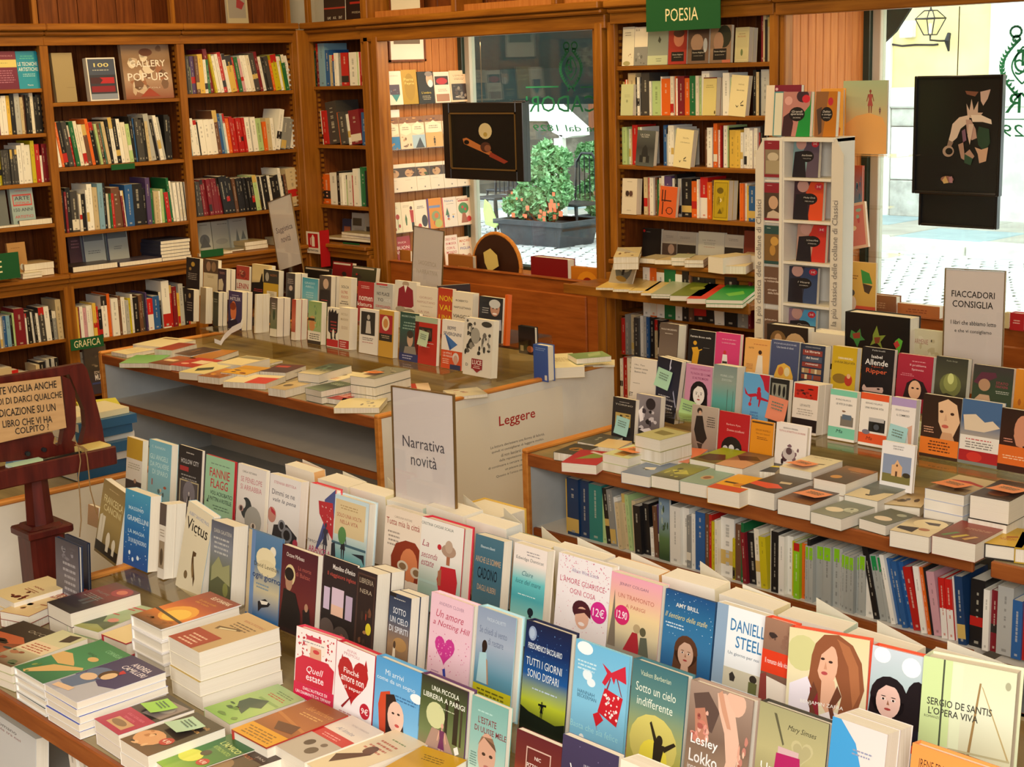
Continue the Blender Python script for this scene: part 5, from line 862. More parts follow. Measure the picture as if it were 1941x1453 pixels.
F1('U',(820,1262),(1010,1382),(1540,1187),.672,'bg 2c2420,3c3028,6c4c34;i 70 16 34 6 c89858 Sorella;i 56 28 60 6 c89858 luna;e 34 74 34 18 d89c6c;b 8 4 6 58 60 98 e4b484,b87848,3c241c;o 72 66 14 b82c2c f0e0d0 4.90','dark paperback with orange face and red badge, front of table',n=2,th=.02,edge='e8e4dc',notes=((20,12,'bcd8b4',.058,'pale green sticky note on the dark orange-face paperback'),))
F1('U',(1010,1424),(1200,1520),(1740,1335),.655,'bg 2c5c34,3c7c34,90b838;T 60 18 70 9 c8d880 L\'AMICO;t 60 30 60 6 a8c868 RITROVATO;e 34 62 30 14 d8dc50;e 46 46 12 7 3c3420;o 78 60 14 b82c2c f0e0d0 4.90','green paperback titled L amico at the front table edge',n=1)
F1('U',(1250,1480),(1440,1560),(1925,1395),.652,'bg 3c2c24,5c4434;i 40 30 50 9 b8683c Amori;T 74 22 30 5 b8a898 JAN;e 40 66 28 16 8c6c4c','brown black paperback at the bottom edge beside green one',n=1)
F1('U',(1340,1068),(1570,1162),(2085,990),.652,'bg 9cb884,a8c470,8cb850;l 60 10 60 2 6c8458 4;l 56 20 60 2 b85038 4;r 30 34 96 38 88a860;p 4c5c44 20 46 60 34 80 52 60 60 74 76 40 70 20 60;b 7 4 4 64 96 97 6c8c3c,4c6438,a85038','light green paperback with dark bird shapes, front table',n=1)
F1('V',(25,1198),(270,1322),(830,1100),.675,'bg 8c4c24,a8602c,6c3418;i 60 16 66 8 c88c4c Sale zucchero;l 60 26 60 2 d0a060 4;p b8743c 0 40 100 54 100 58 0 44;p 5c2c1c 30 56 80 50 90 66 50 70;r 0 74 100 100 d89818;l 50 80 84 4 8c5c14 4.4','brown hardback with yellow-orange paper band, front table',n=1,hard=1,edge='a82c20',th=.03)
F1('V',(300,1302),(530,1422),(1075,1215),.672,'bg dccfc0,dccfc0;t 60 14 50 3 a89c98 MICHAEL CUNNINGHAM;i 50 28 50 6 8c8c9c Al limite;r 0 38 100 54 c02428;l 50 44 60 2 e89c98 4;r 0 54 100 100 b4a898;e 40 70 10 7 4c3c34;e 70 80 12 8 5c4c40;e 70 64 7 4 6c5c50','cream and grey paperback with red band, front table',n=1)
F1('V',(540,1432),(720,1540),(1365,1298),.668,'bg dcc8a8,d8c49c;l 60 16 60 1 7c8c5c 4;l 50 24 60 4 b86c54 6;p 4c2418 10 70 60 44 64 50 30 84;e 46 44 14 8 5c3424','cream paperback with dark red slipper print at front edge',n=1,th=.03)
F1('V',(1000,1500),(1330,1590),(1640,1405),.672,'bg c8981c,c08c14;l 50 20 50 3 7c5c14 6','mustard paperback cut by the bottom frame edge',n=1)
# face-out books on the shelf below the front table edge
gb='white books on the low shelf of the front table'
disp('U',-150,1010,245,('B',1.235,.34,6),'bg d8dcdc;t 38 10 60 5 4c4c50 Lalla Romano;t 44 17 62 5 8c4c50 Le parole tra noi;T 28 72 18 8 1c1c20 ET;r 30 76 96 100 c8c0a0;e 60 88 10 6 5c5850;e 74 92 6 4 5c5850','white book with grey title lettering under the front table edge',t=.03,group=gb)
for k,(x_,w_,c) in enumerate(((-2.63,.03,'d4ccc4'),(-2.585,.045,'dcd4c8'),(-2.53,.02,'e0dad0'))): spinebook(w_,.24,.17,'W',(x_,1.24,.331),(0,math.radians(-6),0),['narrow','wide','thin'][k]+' white spine on low shelf under the front table edge',gb,random.Random(k))
# ================================================================ STACK ON TABLE LEFT OF LECTERN
gs='blue spined books stacked on the far left table'
bz=.622; cols=['2c5c84','d8d4cc','2c5c84','e0dcd4','2c5c84','2c5c84','e4d8b0']; hs=[.045,.028,.034,.02,.03,.03,.02]
a=hit(157,900,2,.64); 
for k,(c,t_) in enumerate(zip(cols,hs)):
    z=bz+sum(hs[:k+1]); y_=a.y-.02+.012*(k%2)
    mkbook(.15,.2,t_-.0008,'bg '+('e8dcb8' if k==6 else '3c6c94')+';l 50 30 60 3 d8d4c0 8',(a.x+.012*(k%3),y_+.2,z),(-math.pi/2,0,math.radians(178 if k%2 else 181)),f"{['deep blue','white','blue','cream','blue','blue','cream topped'][k]} book, {ordn(k)} from bottom of stack behind the lectern",gs,spine=c)
mkbook(.13,.19,.02,'bg d8d040;l 50 30 60 3 8c8420 8',(a.x-.16,a.y+.1,.80),(-math.pi/2,0,1.2),'yellow leaflet book on the left table behind the lectern',gs)
q_=hit(108,888,2,.66); mkbook(.12,.19,.03,'bg 5c94c8',(q_.x-.1,q_.y-.05,.653),(-math.pi/2,0,1.5),'light blue book lying under the lectern tray line on left table',gs)
# ================================================================ MIDDLE TABLE
M1=('B',3.77,.701,6); M2=('B',4.03,.766,6)
ga='essays facing out on the lower step of the middle table'; gb2='essays facing out on the upper step of the middle table'
def E1(*a,**k): disp(*a,group=ga,**k)
def E2(*a,**k): disp(*a,group=gb2,vis=.72,**k)
E2('M',672,28,770,M2,'bg 201c20;e 50 24 14 9 c8a040;e 30 42 9 6 a88850;l 50 58 70 4 a89c90 7','black book with small gold figures, leftmost on upper step',x3=797)
E2('M',800,40,905,M2,'bg 5c4838,e0d0ac;r 0 0 100 50 5c4838;e 34 26 16 18 a88468;e 70 26 16 18 987858;r 0 50 100 100 e0d0ac;l 50 60 50 2 a89870 5','cream book with two bearded faces on upper step')
E2('M',905,112,965,M2,'bg 3c2c34,4c3c48;l 50 14 70 2 c08878 6;p d8c8a8 10 50 50 44 70 70 60 99 6 99','dark plum book with pale figure on upper step',x3=1035)
E2('M',1040,88,1135,M2,'bg e4dccc;r 0 0 100 52 b04438;e 50 30 22 14 7c3c34;e 50 26 10 7 c89c7c;b 6 3 4 4 96 48 c87860,8c2c28;T 50 76 88 20 b0302c LENIN','white and red book titled Lenin on upper step',x3=1150)
E2('M',1155,76,1300,M2,'bg d8c088,e0c890,2c1c1c;p 1c1818 0 64 40 60 50 30 54 30 56 56 66 60 64 40 68 40 72 64 100 70 100 100 0 100;l 34 84 50 2 b04040 6','sand coloured book with black crowd silhouette on upper step')
E2('M',1240,117,1350,('B',4.0,.766,6),'bg 3c3830;e 24 26 12 16 a8a090;t 66 18 46 8 b07040 NAZISMO;r 0 48 100 100 c8a030;r 24 76 90 100 e8dcc0;l 56 80 40 3 8c7c50 5','black and yellow book on upper step',x3=1390)
E2('M',1405,142,1470,M2,'bg 443c3c;l 50 22 70 3 a89890 7;e 56 56 20 10 c8b0a0;p 2a2626 20 66 90 66 96 99 14 99','charcoal book with white haired man on upper step',x3=1565)
E2('M',1525,176,1638,M2,'bg 4c9cb4,68b4c8,88c4cc;t 48 20 66 8 c8e8ec GRASSO;t 48 34 56 8 c8e8ec ABELL;l 50 56 50 3 b8dce0 9','cyan book with pale lettering on upper step')
E2('M',1650,160,1735,M2,'bg 5c5048,3c302c;e 56 28 24 18 c8a890;p 2c2424 10 50 90 48 98 99 2 99;l 50 84 60 1 c04040 6','dark book with standing old man on upper step',x3=1810)
E2('N',170,172,255,M2,'bg e4d8c0;T 50 32 64 9 3c3c44 SOLCA;T 44 50 56 9 b84c38 OLTRE;T 50 66 60 9 b84c38 FUOCO;l 50 80 80 2 5c5448 7','cream book with grey and red stacked words on upper step',x3=300)
E2('N',305,203,423,M2,'bg a82c2c;l 50 14 60 2 e0b0a8 6;T 52 58 84 15 f0e4dc nomen;T 46 78 90 14 f0e4dc klatura','red book with white word nomenklatura on upper step',x3=432)
E2('N',430,212,560,M2,'bg b4b4b0,c4c0b8;r 8 2 70 8 c04040;l 50 12 60 1 6c6868 4;T 48 36 70 11 3c3c3c NO PLACE;T 34 56 34 10 4c4c4c TO;T 72 56 40 10 d8d8d4 HIDE;T 50 78 84 8 c83c4c SORVEGLIANZA','grey book titled No place to hide on upper step')
E2('N',578,196,735,M2,'bg dcd4c4;e 50 8 16 8 b09880;p 8c1c2c 18 24 40 14 60 14 84 24 90 70 80 76 14 76;p ece4d8 42 12 58 12 50 34;e 30 84 24 9 a89c88;e 70 88 26 9 988c78','white book with seated figure in maroon sweater')
E2('N',735,238,890,M2,'bg e4d8c4;t 46 34 60 7 b88c7c GIORGIO;t 48 48 84 7 b88c7c NAPOLITANO;l 50 60 70 1 b8a890 4;t 40 78 50 7 b88c7c LA VIA;t 46 92 50 6 a07868 MAESTRA','cream book with brownish serif lettering on upper step')
E2('N',895,252,1000,M2,'bg b8381c,c84c20;T 56 30 90 17 e8c428 NON;T 56 58 90 17 e8c428 VAL;T 56 88 90 17 e8c428 UNA','orange-red book with big yellow letters on upper step')
E2('N',1002,277,1150,('B',4.0,.766,6),'bg e8dcc4;T 46 26 60 6 3c3838 ROBERTO;T 50 46 84 6 3c3838 NAPOLETANO;T 48 72 86 10 2c2828 VIAGGIO;T 50 92 72 6 3c3838 IN ITALIA','cream book titled Viaggio on upper step',x3=1195)
E2('N',1197,312,1370,M2,'bg 1c2024,343438;l 28 34 30 3 a8a8a4 7;e 68 34 20 24 c09078;e 66 20 24 14 c8c8c4;e 60 34 3 2 2a2020;e 76 34 3 2 2a2020;e 68 50 10 3 f0e0d8;p b8bccc 40 70 96 66 99 99 36 99','black book with smiling grey-haired man, right end of upper step',t=.03)
for k,x_ in enumerate((1385,1400)): 
    a=hit(*zp('N',x_,340),1,4.03); spinebook(.007,.205,.02,'o',(a.x,4.01,.767),(math.radians(-6),0,0),['thin bright orange spine right of the smiling man book','second thin orange spine right of the smiling man book'][k],gb2,random.Random(3))
mkbook(.14,.2,.02,'bg 2c1c1c,4c2424;r 60 80 90 96 e0dcd4',(-4.72,4.05,.767),(math.radians(-4),0,math.radians(60)),'dark book turned sideways at right end of upper step',gb2)
E1('M',668,260,725,M1,'bg 282428;e 50 20 14 8 a88858;l 50 40 70 4 8c8078 8','narrow black book, leftmost on lower step',x3=770)
E1('M',775,248,815,M1,'bg a89474,8c7c64,988468','narrow tan grey book, second on lower step',x3=866)
E1('M',868,282,908,M1,'bg 34342c,4c4c3c,3c3c30;l 50 20 70 2 8c8c74 7','narrow dark olive book, third on lower step',x3=976)
E1('M',982,272,1082,M1,'bg 4c4064,3c3458;l 50 10 60 1 c8c0d0 4;T 50 20 76 9 e4e0e8 HITLER;e 38 52 22 26 d87848;e 34 40 22 10 8c3c24;p e8e0dc 20 76 40 72 34 96;p 2c2438 4 80 60 72 90 99 0 99','violet book with orange painted face on lower step',x3=1160)
E1('M',1175,300,1185,M1,'bg e4d8bc','plain cream book back seen beside curled white band',x3=1286)
E1('M',1290,322,1340,M1,'bg 5c4c48,7c7c60,5c6c44;l 50 14 60 3 c8b8b0 6;e 56 44 16 14 3c4c34;r 0 80 100 100 e0d8c0','narrow greenish mountain book on lower step',x3=1440)
E1('M',1448,337,1476,M1,'bg b04030,c86c50,8c3428;r 0 80 100 100 e0d4c0','very narrow red book on lower step',x3=1566)
E1('M',1570,348,1665,M1,'bg 8ca868,a0b478,88a068;e 34 50 30 16 c89c60;r 0 40 60 46 3c3024;e 30 58 22 12 c88850;b 10 4 40 4 96 66 8cac64,6c9060,a8bc80;r 0 70 100 92 e4dcc8;l 50 76 80 3 4c4840 5;r 0 92 100 100 3c3028','green painted-style book with hat wearer on lower step',x3=1705)
E1('N',82,394,165,M1,'bg e4dcc8;p 241c20 8 14 20 4 30 12 46 2 56 12 74 4 84 14 96 10 92 60 76 66 80 80 60 76 34 82 30 66 10 60;l 56 34 60 4 a83c38 8;e 56 66 10 12 e4dcc8;r 0 80 100 98 b82428','white book with black ink splash and red band, lower step')
E1('N',170,394,245,M1,'bg e0d4bc;T 48 16 64 6 b8a888 NICOLA;T 50 28 70 6 b8a888 MARIANI;T 54 48 60 7 b89c80 ESODO;r 0 78 100 98 b02c2c;l 44 82 60 3 e8c8c0 5','cream book with red bottom band on lower step',x3=305)
E1('N',320,402,455,M1,'bg e8e0d4;r 8 6 84 58 2c2a28;e 48 18 8 6 b8b0a4;p c8c0b4 38 26 58 26 64 54 34 54;l 48 64 60 2 6c6460 4;l 48 74 60 1 c08078 4','white book with old black-and-white child photo, lower step')
E1('N',462,412,570,M1,'bg c89838;r 4 10 92 50 a82830;e 46 28 26 16 e4d0a8;e 46 28 16 10 c88848;r 4 50 92 66 2c2420;l 48 54 60 2 b8a080 4','mustard book with red panel and round plate, lower step',x3=610)
E1('N',617,427,755,M1,'bg 2c4c40,34544c,3c4444,2c3454;T 46 8 76 4 a8c0b4 MASSIMO D\'ALEMA;l 50 20 76 3 8ca898 6;e 56 54 16 16 c8a488;e 56 44 17 8 3c342c;p 8c8478 30 70 84 68 92 84 24 84;r 0 84 100 100 2c3468;l 44 88 60 2 b8b8d0 5','dark teal book with smiling man portrait, lower step')
E1('N',727,457,890,M1,'bg b8281c;r 0 0 100 12 a8b898;r 18 22 78 50 2c2420;e 36 36 12 10 6c5048;e 62 36 12 10 5c4438;l 50 54 76 1 f0d8d0 3;l 46 62 60 1 e8c0b8 3','red book with green top and dark photo, lower step',x3=915,notes=((24,28,'bccca8',.06,'pale green sticky note on the red book of middle table'),))
E1('N',925,483,1080,M1,'bg e8e0d4;T 46 16 40 7 2c3450 BEPPE;T 50 28 84 7 2c3450 SEVERGNINI;p 3c6cac 14 28 76 48 50 58;p 2c5490 14 28 50 58 40 62;r 0 62 100 100 d04c20;T 30 68 40 4 f4e4d8 LA VITA E;T 34 74 50 4 f4e4d8 UN VIAGGIO;l 24 80 34 3 f0c8b0 4;e 70 76 15 11 d8d0c8;e 70 80 11 10 c89c88;r 44 90 94 100 2c3458','white and orange book with blue paper plane, lower step')
E1('N',1090,468,1300,('B',3.74,.701,6),'bg ddd5c4;b 26 6 2 2 62 66 2c2a26,5c5850,8c887c,3c3a34;e 40 30 16 14 a09c90;b 14 8 56 10 98 60 3c3a34,b8b4a8,6c6860;e 78 8 18 5 3c3a34;r 30 70 68 88 8c1c24;p 8c1c24 30 86 68 86 50 94;T 49 76 32 8 f0e4dc LUCE;l 49 82 26 2 e8c8c0 3;t 14 82 8 5 2c2a26 D','large black-and-white collage book titled Luce',x3=1345)
# white paper band curling between books
wb=thing('paper_band','curled white paper band sticking out of the lower step','paper',(-5.6,3.7,.72)); m=MB(); c=[hit(*zp('M',x,y),1,3.70) for x,y in ((1120,455),(1130,520),(1080,550),(1040,600),(1030,640),(1000,620))]
c=[c[0].lerp(c[1],.5)]+c[1:]; W_=[.03,.028,.026,.024,.02,.02]
for i in range(5):
    for j_ in range(4):
        a_,b_=j_/4,(j_+1)/4; p=c[i].lerp(c[i+1],a_); q=c[i].lerp(c[i+1],b_); y0_,y1_=3.67-.012*(i+a_),3.67-.012*(i+b_); wv=W_[i]*.5
        m.face([(p.x,y0_,p.z-wv),(q.x,y1_,q.z-wv),(q.x,y1_,q.z+wv),(p.x,y0_,p.z+wv)],'e8e4dc')
m.build('band','printed_matt',wb).matrix_parent_inverse=Matrix.Translation(-wb.location)
# right end of middle table
stand('N',1480,528,1600,4.18,.70,.02,'bg 1c1818,3c2420;r 10 70 30 90 d8d0c8;e 70 80 20 12 c87850','dark book with hands, standing at right end of middle table')
stand('N',1590,665,1695,4.1,.621,.04,'bg 3c5ca0,34509c;r 76 82 92 96 d8d4c8;l 50 8 70 2 8ca4d0 5','blue book standing at the right end of middle table')
flat('O',(155,540),(420,520),(330,420),.665,'bg e8dcb4;l 50 30 60 4 b8a880 8','pale rolled folded book at right corner of middle table',base=.621,th=.04)
flat('O',(150,460),(360,465),(480,455),.69,'bg 8ca46c,7c9460;p a8b884 10 10 60 20 80 60 30 50','green open magazine at back right corner of middle table',base=.667,dmin=.15)
flat('O',(440,545),(640,510),(640,480),.637,'bg e4d8b8;l 50 50 70 5 c8b890 8','cream open booklet on the right rail of middle table',base=.635-.006,dmin=.12)
gm='books lying flat on the middle table'
def G1(*a,**k): k.setdefault('base',.6205); flat(*a,group=gm,**k)
G1('M',(160,715),(232,742),(512,690),.638,'bg e4d4a8;l 50 30 70 5 c8b48c 9','cream open booklet at the far left of middle table')
G1('M',(320,652),(500,690),(740,635),.65,'bg e0d0a4,e4d8b4;r 10 10 60 20 8c6c4c','cream book lying open near left rail, middle table',dmin=.14)
G1('M',(510,688),(566,712),(748,664),.665,'bg 8c2c1c,a03c24','dark red book tilted on cream pages, middle table',n=1,edge='e4d0a0')
G1('M',(556,735),(700,752),(928,705),.648,'bg 3c2820,5c3c28;b 6 3 10 10 90 90 8c5c30,3c2418','dark brown paperback near left end, middle table')
G1('M',(745,755),(860,778),(1055,712),.645,'bg b87828,a86c24','plain orange-brown book lying on middle table',edge='2c4050')
G1('M',(308,772),(440,806),(560,745),.642,'bg 6ca858,88b878','green and white paperback at front left of middle table',dmin=.14)
G1('M',(465,790),(548,822),(770,770),.645,'bg a85c30,6c3c24;r 10 40 60 60 e0c89c','brown paperback with pale box, front left middle table')
G1('M',(628,800),(722,838),(942,785),.646,'bg b83424,a82c20;r 40 24 90 60 e0c8a8;e 30 70 14 8 e0a890','red paperback with white label, front of middle table')
G1('M',(695,852),(802,885),(1050,812),.652,'bg e0d49c,d8c890;p 3c4434 20 60 60 40 80 60 40 84','cream paperback with curled cover, front of middle table')
G1('M',(808,885),(915,915),(1120,860),.65,'bg c88438,8c4c24;b 6 5 6 40 94 96 e0a040,6c3818','orange-brown paperback, front edge of middle table')
G1('M',(965,862),(1110,892),(1295,840),.655,'bg 4c4034,d8a028,d8a028;r 0 0 100 30 c89020;b 5 2 8 50 92 94 3c3028,8c4c28','black and yellow paperback, front of middle table')
G1('M',(1055,778),(1072,822),(1285,770),.66,'bg e0d0a4;r 4 4 96 30 8c8468','upright-cut cream pages on middle table centre',dmin=.12)
G1('M',(1100,800),(1200,830),(1380,785),.632,'bg b8a878,c8b488','thin beige paperback on middle table centre')
G1('M',(1290,845),(1400,876),(1500,840),.655,'bg 5c2c28,3c2c34;r 10 20 60 40 b03c34','dark maroon paperback in centre of middle table',dmin=.16)
G1('M',(1200,880),(1340,920),(1520,860),.64,'bg 34302c,4c4438','charcoal paperback in centre of middle table')
G1('M',(1010,918),(1250,958),(1400,900),.645,'bg e4d4ac;r 50 30 100 100 c83428','cream and red paperback at the front edge',dmin=.16)
G1('M',(1250,992),(1395,1004),(1640,940),.652,'bg d0b888,b8a078;e 40 60 20 12 6c5c48','tan photo paperback at front edge of middle table',edge='d8c8b0')
G1('M',(1500,872),(1642,892),(1885,822),.69,'bg 3c4c40,4c5c4c,e0d0ac;b 8 3 8 6 92 70 5c7c68,2c3830','thick paperback with dark green landscape, middle table',n=2)
G1('M',(1640,912),(1780,936),(1990,880),.66,'bg e4d8b4;e 50 40 12 8 8c7c5c;l 60 70 40 3 c84c44 8','cream paperback with small drawing, middle table')
G1('M',(1530,988),(1660,1012),(1912,960),.672,'bg 5c6c58,3c4c44,7c8c78;l 50 20 70 3 b8c4b0 6','grey-green landscape paperback near front of middle table',n=2)
G1('N',(40,1052),(190,1078),(408,1018),.642,'bg 3c2c2c,a82c28;r 30 20 96 80 b03028;l 60 40 50 3 f0d8c8 12','red and black magazine at the front of middle table')
G1('N',(180,1105),(460,1132),(520,1060),.642,'bg e0d09c,e4d8b0;b 6 3 50 10 96 90 b8b09c,8c8478','cream magazine at front right of middle table',dmin=.15)
G1('N',(285,890),(425,922),(690,850),.722,'bg 7c7c6c,8c8c7c;r 0 50 60 100 e0d4ac;b 6 4 10 6 90 46 3c3c38,b8b09c','grey photo book on top of thick stack, middle table',n=3,notes=((22,48,'e08040',.06,'orange sticky note on the thick stack of middle table'),))
G1('N',(665,975),(840,1002),(830,975),.64,'bg e0c8b0;r 0 0 60 100 b83c30','red and cream paperback beside the clear sign',dmin=.14)
G1('N',(850,1015),(1000,1055),(1100,1045),.634,'bg d8ccac;b 5 3 10 10 90 90 8c6c5c,b88c6c','cream patterned paperback at right of middle table',dmin=.14)
# ================================================================ RIGHT TABLE
RA=('B',4.05,.752,6); RB=('B',3.77,.702,6); RC=('B',3.58,.622,6)
gx='novels facing out on the upper step of the right table'; gy='novels facing out on the lower step of the right table'; gz='novels standing at the front of the right table'
def A1(*a,**k): disp(*a,group=gx,vis=.76,**k)
def B1(*a,**k): disp(*a,group=gy,vis=.95,**k)
def C1(*a,**k): disp(*a,group=gz,vis=.88,**k)
A1('O',975,198,1110,RA,'bg 5c4c40,6c5c50,7c6c5c;T 50 16 84 4.5 d0c4b4 PAOLO MAURENSIG;l 52 26 50 1 d0c4b4 4','grey-brown novel, leftmost on upper step of right table',x3=1180,hard=1)
A1('O',1187,247,1380,RA,'bg 1c1a1c;T 46 18 78 5 e8e4dc Patrizio Bruno stella;e 26 36 7 6 d8a028;p d8a028 14 50 36 46 44 60 38 99 16 99 20 64;p d8a028 36 56 54 50 54 53 38 60;l 70 46 24 1 8c8880 3','black novel with yellow dressed woman on upper step')
A1('O',1387,267,1565,RA,'bg d84078;l 56 16 70 1 f0b0c0 4;t 54 26 56 4 f4c8d0 La donna di sabbia;e 40 52 6 5 c83c34;p f0e8e4 32 58 50 58 56 99 28 99;r 32 76 52 84 3c3430','bright pink novel with small white figure on upper step',x3=1590)
A1('O',1602,308,1785,RA,'bg e8a858,ecb468;l 60 14 60 1 b86840 4;t 26 26 20 5 3c2820 NOTTE;e 62 36 7 6 3c2418;p ece0cc 54 44 72 44 78 99 46 99;l 24 70 30 4 b87c48 4','light orange novel with bride figure on upper step')
A1('O',1790,318,1905,RA,'bg 4c5474,444c6c;T 50 10 80 4 b8bccc FONDAZIONE;T 52 20 60 4 c8ccd8 Una banda di idioti;p e0b048 16 90 28 66 50 58 72 66 84 90 84 100 16 100;e 40 80 10 12 c87838;e 62 80 10 12 e0d0a0','indigo novel with golden crown-like bird on upper step',x3=1936) if 0 else None
A1('P',85,320,290,RA,'bg 4c5474,444c6c;T 50 9 80 4 b8bccc FONDAZIONE;T 50 18 60 5 c8ccd8 Una banda di idioti;p e0b048 18 90 28 66 50 58 72 66 84 90 84 100 16 100;e 40 80 10 12 c87838;e 62 80 10 12 e0d0a0','indigo novel with golden crown-like bird on upper step')
A1('P',300,352,480,RA,'bg 2c3448;t 50 7 60 3.5 b8b8b8 ROMANO MONTRONI;r 10 14 90 28 8c3c34;T 50 18 60 6 f0e4d8 La libreria;r 10 30 90 44 4c5468;T 50 34 50 6 f0e4d8 dei buoni;r 10 46 90 58 8c3c34;T 50 50 50 5 f0e4d8 romanzi;r 10 62 90 74 a8845c;r 14 62 20 74 c8b48c;r 40 62 48 74 b83c34;r 64 62 72 74 d8c8a0;r 10 78 90 90 8c4434;r 24 78 34 90 d8c8a0;r 54 78 60 90 4c6488','dark blue novel patterned with library shelves, upper step',x3=528)
A1('P',537,367,715,RA,'bg c8a41c,d0ac28;T 54 28 60 5 f4ecd8 CHIARA MARCHELLI;T 52 38 84 5.4 3c3020 LA RUGA DELLA VITA;e 36 78 30 12 8c6c28;e 72 80 16 14 b83c28;e 72 70 8 6 e0b080','mustard novel with small red figures on upper step',x3=752)
A1('P',757,373,990,RA,'bg 1c181c;t 50 6 40 3.4 c8c4c0 Feltrinelli;T 46 20 34 7 f0ece8 Isabel;T 46 33 72 13 f0ece8 Allende;t 50 43 36 4.5 d8603c Il gioco di;T 48 54 66 13 d8603c Ripper;e 40 94 34 16 c8a8a0;p 1c181c 6 80 60 74 84 86 60 88 20 92;e 58 92 5 2 2c1c1c','black thriller with large white and orange words, upper step',x3=1015)
A1('P',1017,422,1275,RA,'bg a8283c,981c34;l 60 14 46 1 e0a0a8 4;t 58 24 46 6 f0c8cc Il problema;t 58 34 34 6 f0c8cc Spinoza;l 30 44 40 2 d07c88 4;p 241418 22 99 30 66 50 54 76 60 90 80 94 99;e 54 80 18 22 e0b08c;e 48 76 4 2 241418;e 62 76 4 2 241418','crimson novel with long dark haired man, upper step')
A1('P',1297,443,1530,RA,'bg 34342c,4c4c38,2c2c24;t 50 8 34 4 a8a890 Paolo Sorga;e 50 60 34 26 6c7040;e 50 54 22 20 8c9050;e 50 46 10 12 c8cc80;p 2c2c20 0 88 40 78 70 84 100 80 100 100 0 100','dark olive novel with glowing light, upper step',x3=1562)
A1('P',1572,503,1865,RA,'bg 3c3434,34442f,44503c;p 5c2c3c 2 40 20 16 56 14 60 24 40 34 14 44;e 30 44 15 14 b08868;p c8a484 6 80 20 66 44 66 54 99 2 99;t 74 36 30 6 a84050 STATO;t 74 44 30 6 a84050 FANTASMA;l 76 54 34 2 b8b8a8 4','dark green novel with painted youth in hat, upper step')
A1('P',1882,538,2100,RA,'bg d88828,c87c20;b 5 3 10 30 90 90 e0a040,a85c20','orange novel cut by right frame edge, upper step')
B1('O',765,452,950,RB,'bg e0d4c4;t 34 16 40 4 3c3830 Ho, Tao;t 40 24 54 4 3c3830 Uomini senza;t 38 32 46 4 3c3830 Buenos Aires;l 26 58 30 1 8c8474 3;T 6 86 14 9 2c2824 ET;e 78 92 6 3 2c2824','cream novel with black upper left lettering, right table')
B1('O',960,443,1135,('B',3.77,.66,6),'bg 1c1c28,2c2c3c,1c1c26;p c8c8d8 54 0 58 0 56 10 60 14 54 20 52 10;p a8a8c0 80 50 98 76 96 78 78 54;l 46 62 60 1 c8c4c8 4;T 46 68 84 3.6 c8c4c8 QUELLO CHE RESTA DI NOI;l 50 76 70 3 b8b4b8 5','navy-black novel with lightning under green note, right table',roll=5,x3=1210,notes=((10,16,'a8d0b0',.065,'green sticky note on the lightning novel of the right table'),))
B1('O',1167,498,1360,RB,'bg c888a8,d090a8;T 54 9 76 4 a84878 ANGELIKA SCHROBSDORFF;T 56 19 76 5 8c3c64 TU NON SEI COME;T 56 28 60 5 8c3c64 LE ALTRE MADRI;f 54 62 28 ece4dc 1c1418','pink novel with black-and-white bobbed woman, right table',notes=((-8,72,'a8cc88',.065,'light green sticky note below the pink novel'),))
B1('O',1372,503,1540,RB,'bg 7c8c88,8c9c90,5ca49c,4c9488;t 58 20 56 4 c8d0c8 MURIEL LODI;t 58 28 44 4 c8d0c8 ZOCCOLI;r 64 46 66 96 4c5c50;r 88 48 89.5 96 4c5c50;l 60 96 40 1 3c4c40 3','teal-grey seascape novel on the right table',x3=1605)
B1('O',1592,563,1780,RB,'bg 5ca0d0,6cacd8;p b81c34 60 0 100 0 100 36 84 30 76 14;p b81c34 4 30 20 44 50 40 70 46 100 50 100 54 70 52 52 46 30 50 10 44;e 62 32 7 6 b81c34;p b81c34 54 36 70 36 74 52 56 52;p b81c34 64 50 72 50 66 68 62 66;p b81c34 32 50 36 50 34 58 28 62;e 30 64 6 4 c82c34;T 48 80 30 4 3c5ca0 GIANNI;T 48 86 34 4 3c5ca0 SOLLA;T 48 92 34 4 3c5ca0 IL BARONE','blue novel with red tree and climbing figure, right table')
B1('O',1787,603,1925,RB,'bg 1c1c1c,34342c;r 10 10 86 44 8c8c7c;e 24 24 7 12 1c1c1c;e 50 24 7 12 1c1c1c;e 74 26 7 12 1c1c1c;r 0 44 100 52 5c5c50','black novel with arched windows under salmon note',notes=((4,34,'e08868',.075,'salmon sticky note on the arched windows novel'),))
B1('P',250,633,435,RB,'bg e4d8c8;r 4 2 96 32 c02c1c;b 10 3 8 8 92 30 3c1414,8c1c18;T 50 46 40 5 8c8478 LEVANTE;l 50 54 70 3 b0a494 5;r 0 74 100 100 241c1c;t 70 93 30 3 c8c0b0 einaudi','cream novel with red top photo and black base, right table',x3=535)
B1('P',520,683,715,RB,'bg ece4d8;r 0 0 100 12 7cc8a8;r 0 78 100 100 7cc8a8;t 50 20 56 3.6 4c4c48 IRVING FALARCO;T 54 29 60 4 3c3c38 LE VITE DI DUBIN;b 5 2 44 40 90 56 8c6c54,4c5c68,a8a094;r 44 54 92 74 7c7468;r 50 50 84 60 5c6c7c;i 44 86 24 7 2c4c40 Ma','white novel with mint bands and stacked boxes, right table',x3=742)
B1('P',745,708,950,RB,'bg ece4d8;r 0 0 100 13 e0582c;r 0 80 100 100 e0582c;t 48 20 60 3.6 6c645c BERNARD MALAMUD;T 50 29 66 4 3c3c38 UNA NUOVA VITA;r 34 50 92 76 242424;r 34 48 88 56 b8b4b0;e 62 66 17 10 141414;e 62 66 10 6 4c5058;e 26 78 14 5 7c7480;i 40 90 22 7 7c2c18 Ma','white novel with orange bands and a camera, right table',x3=968)
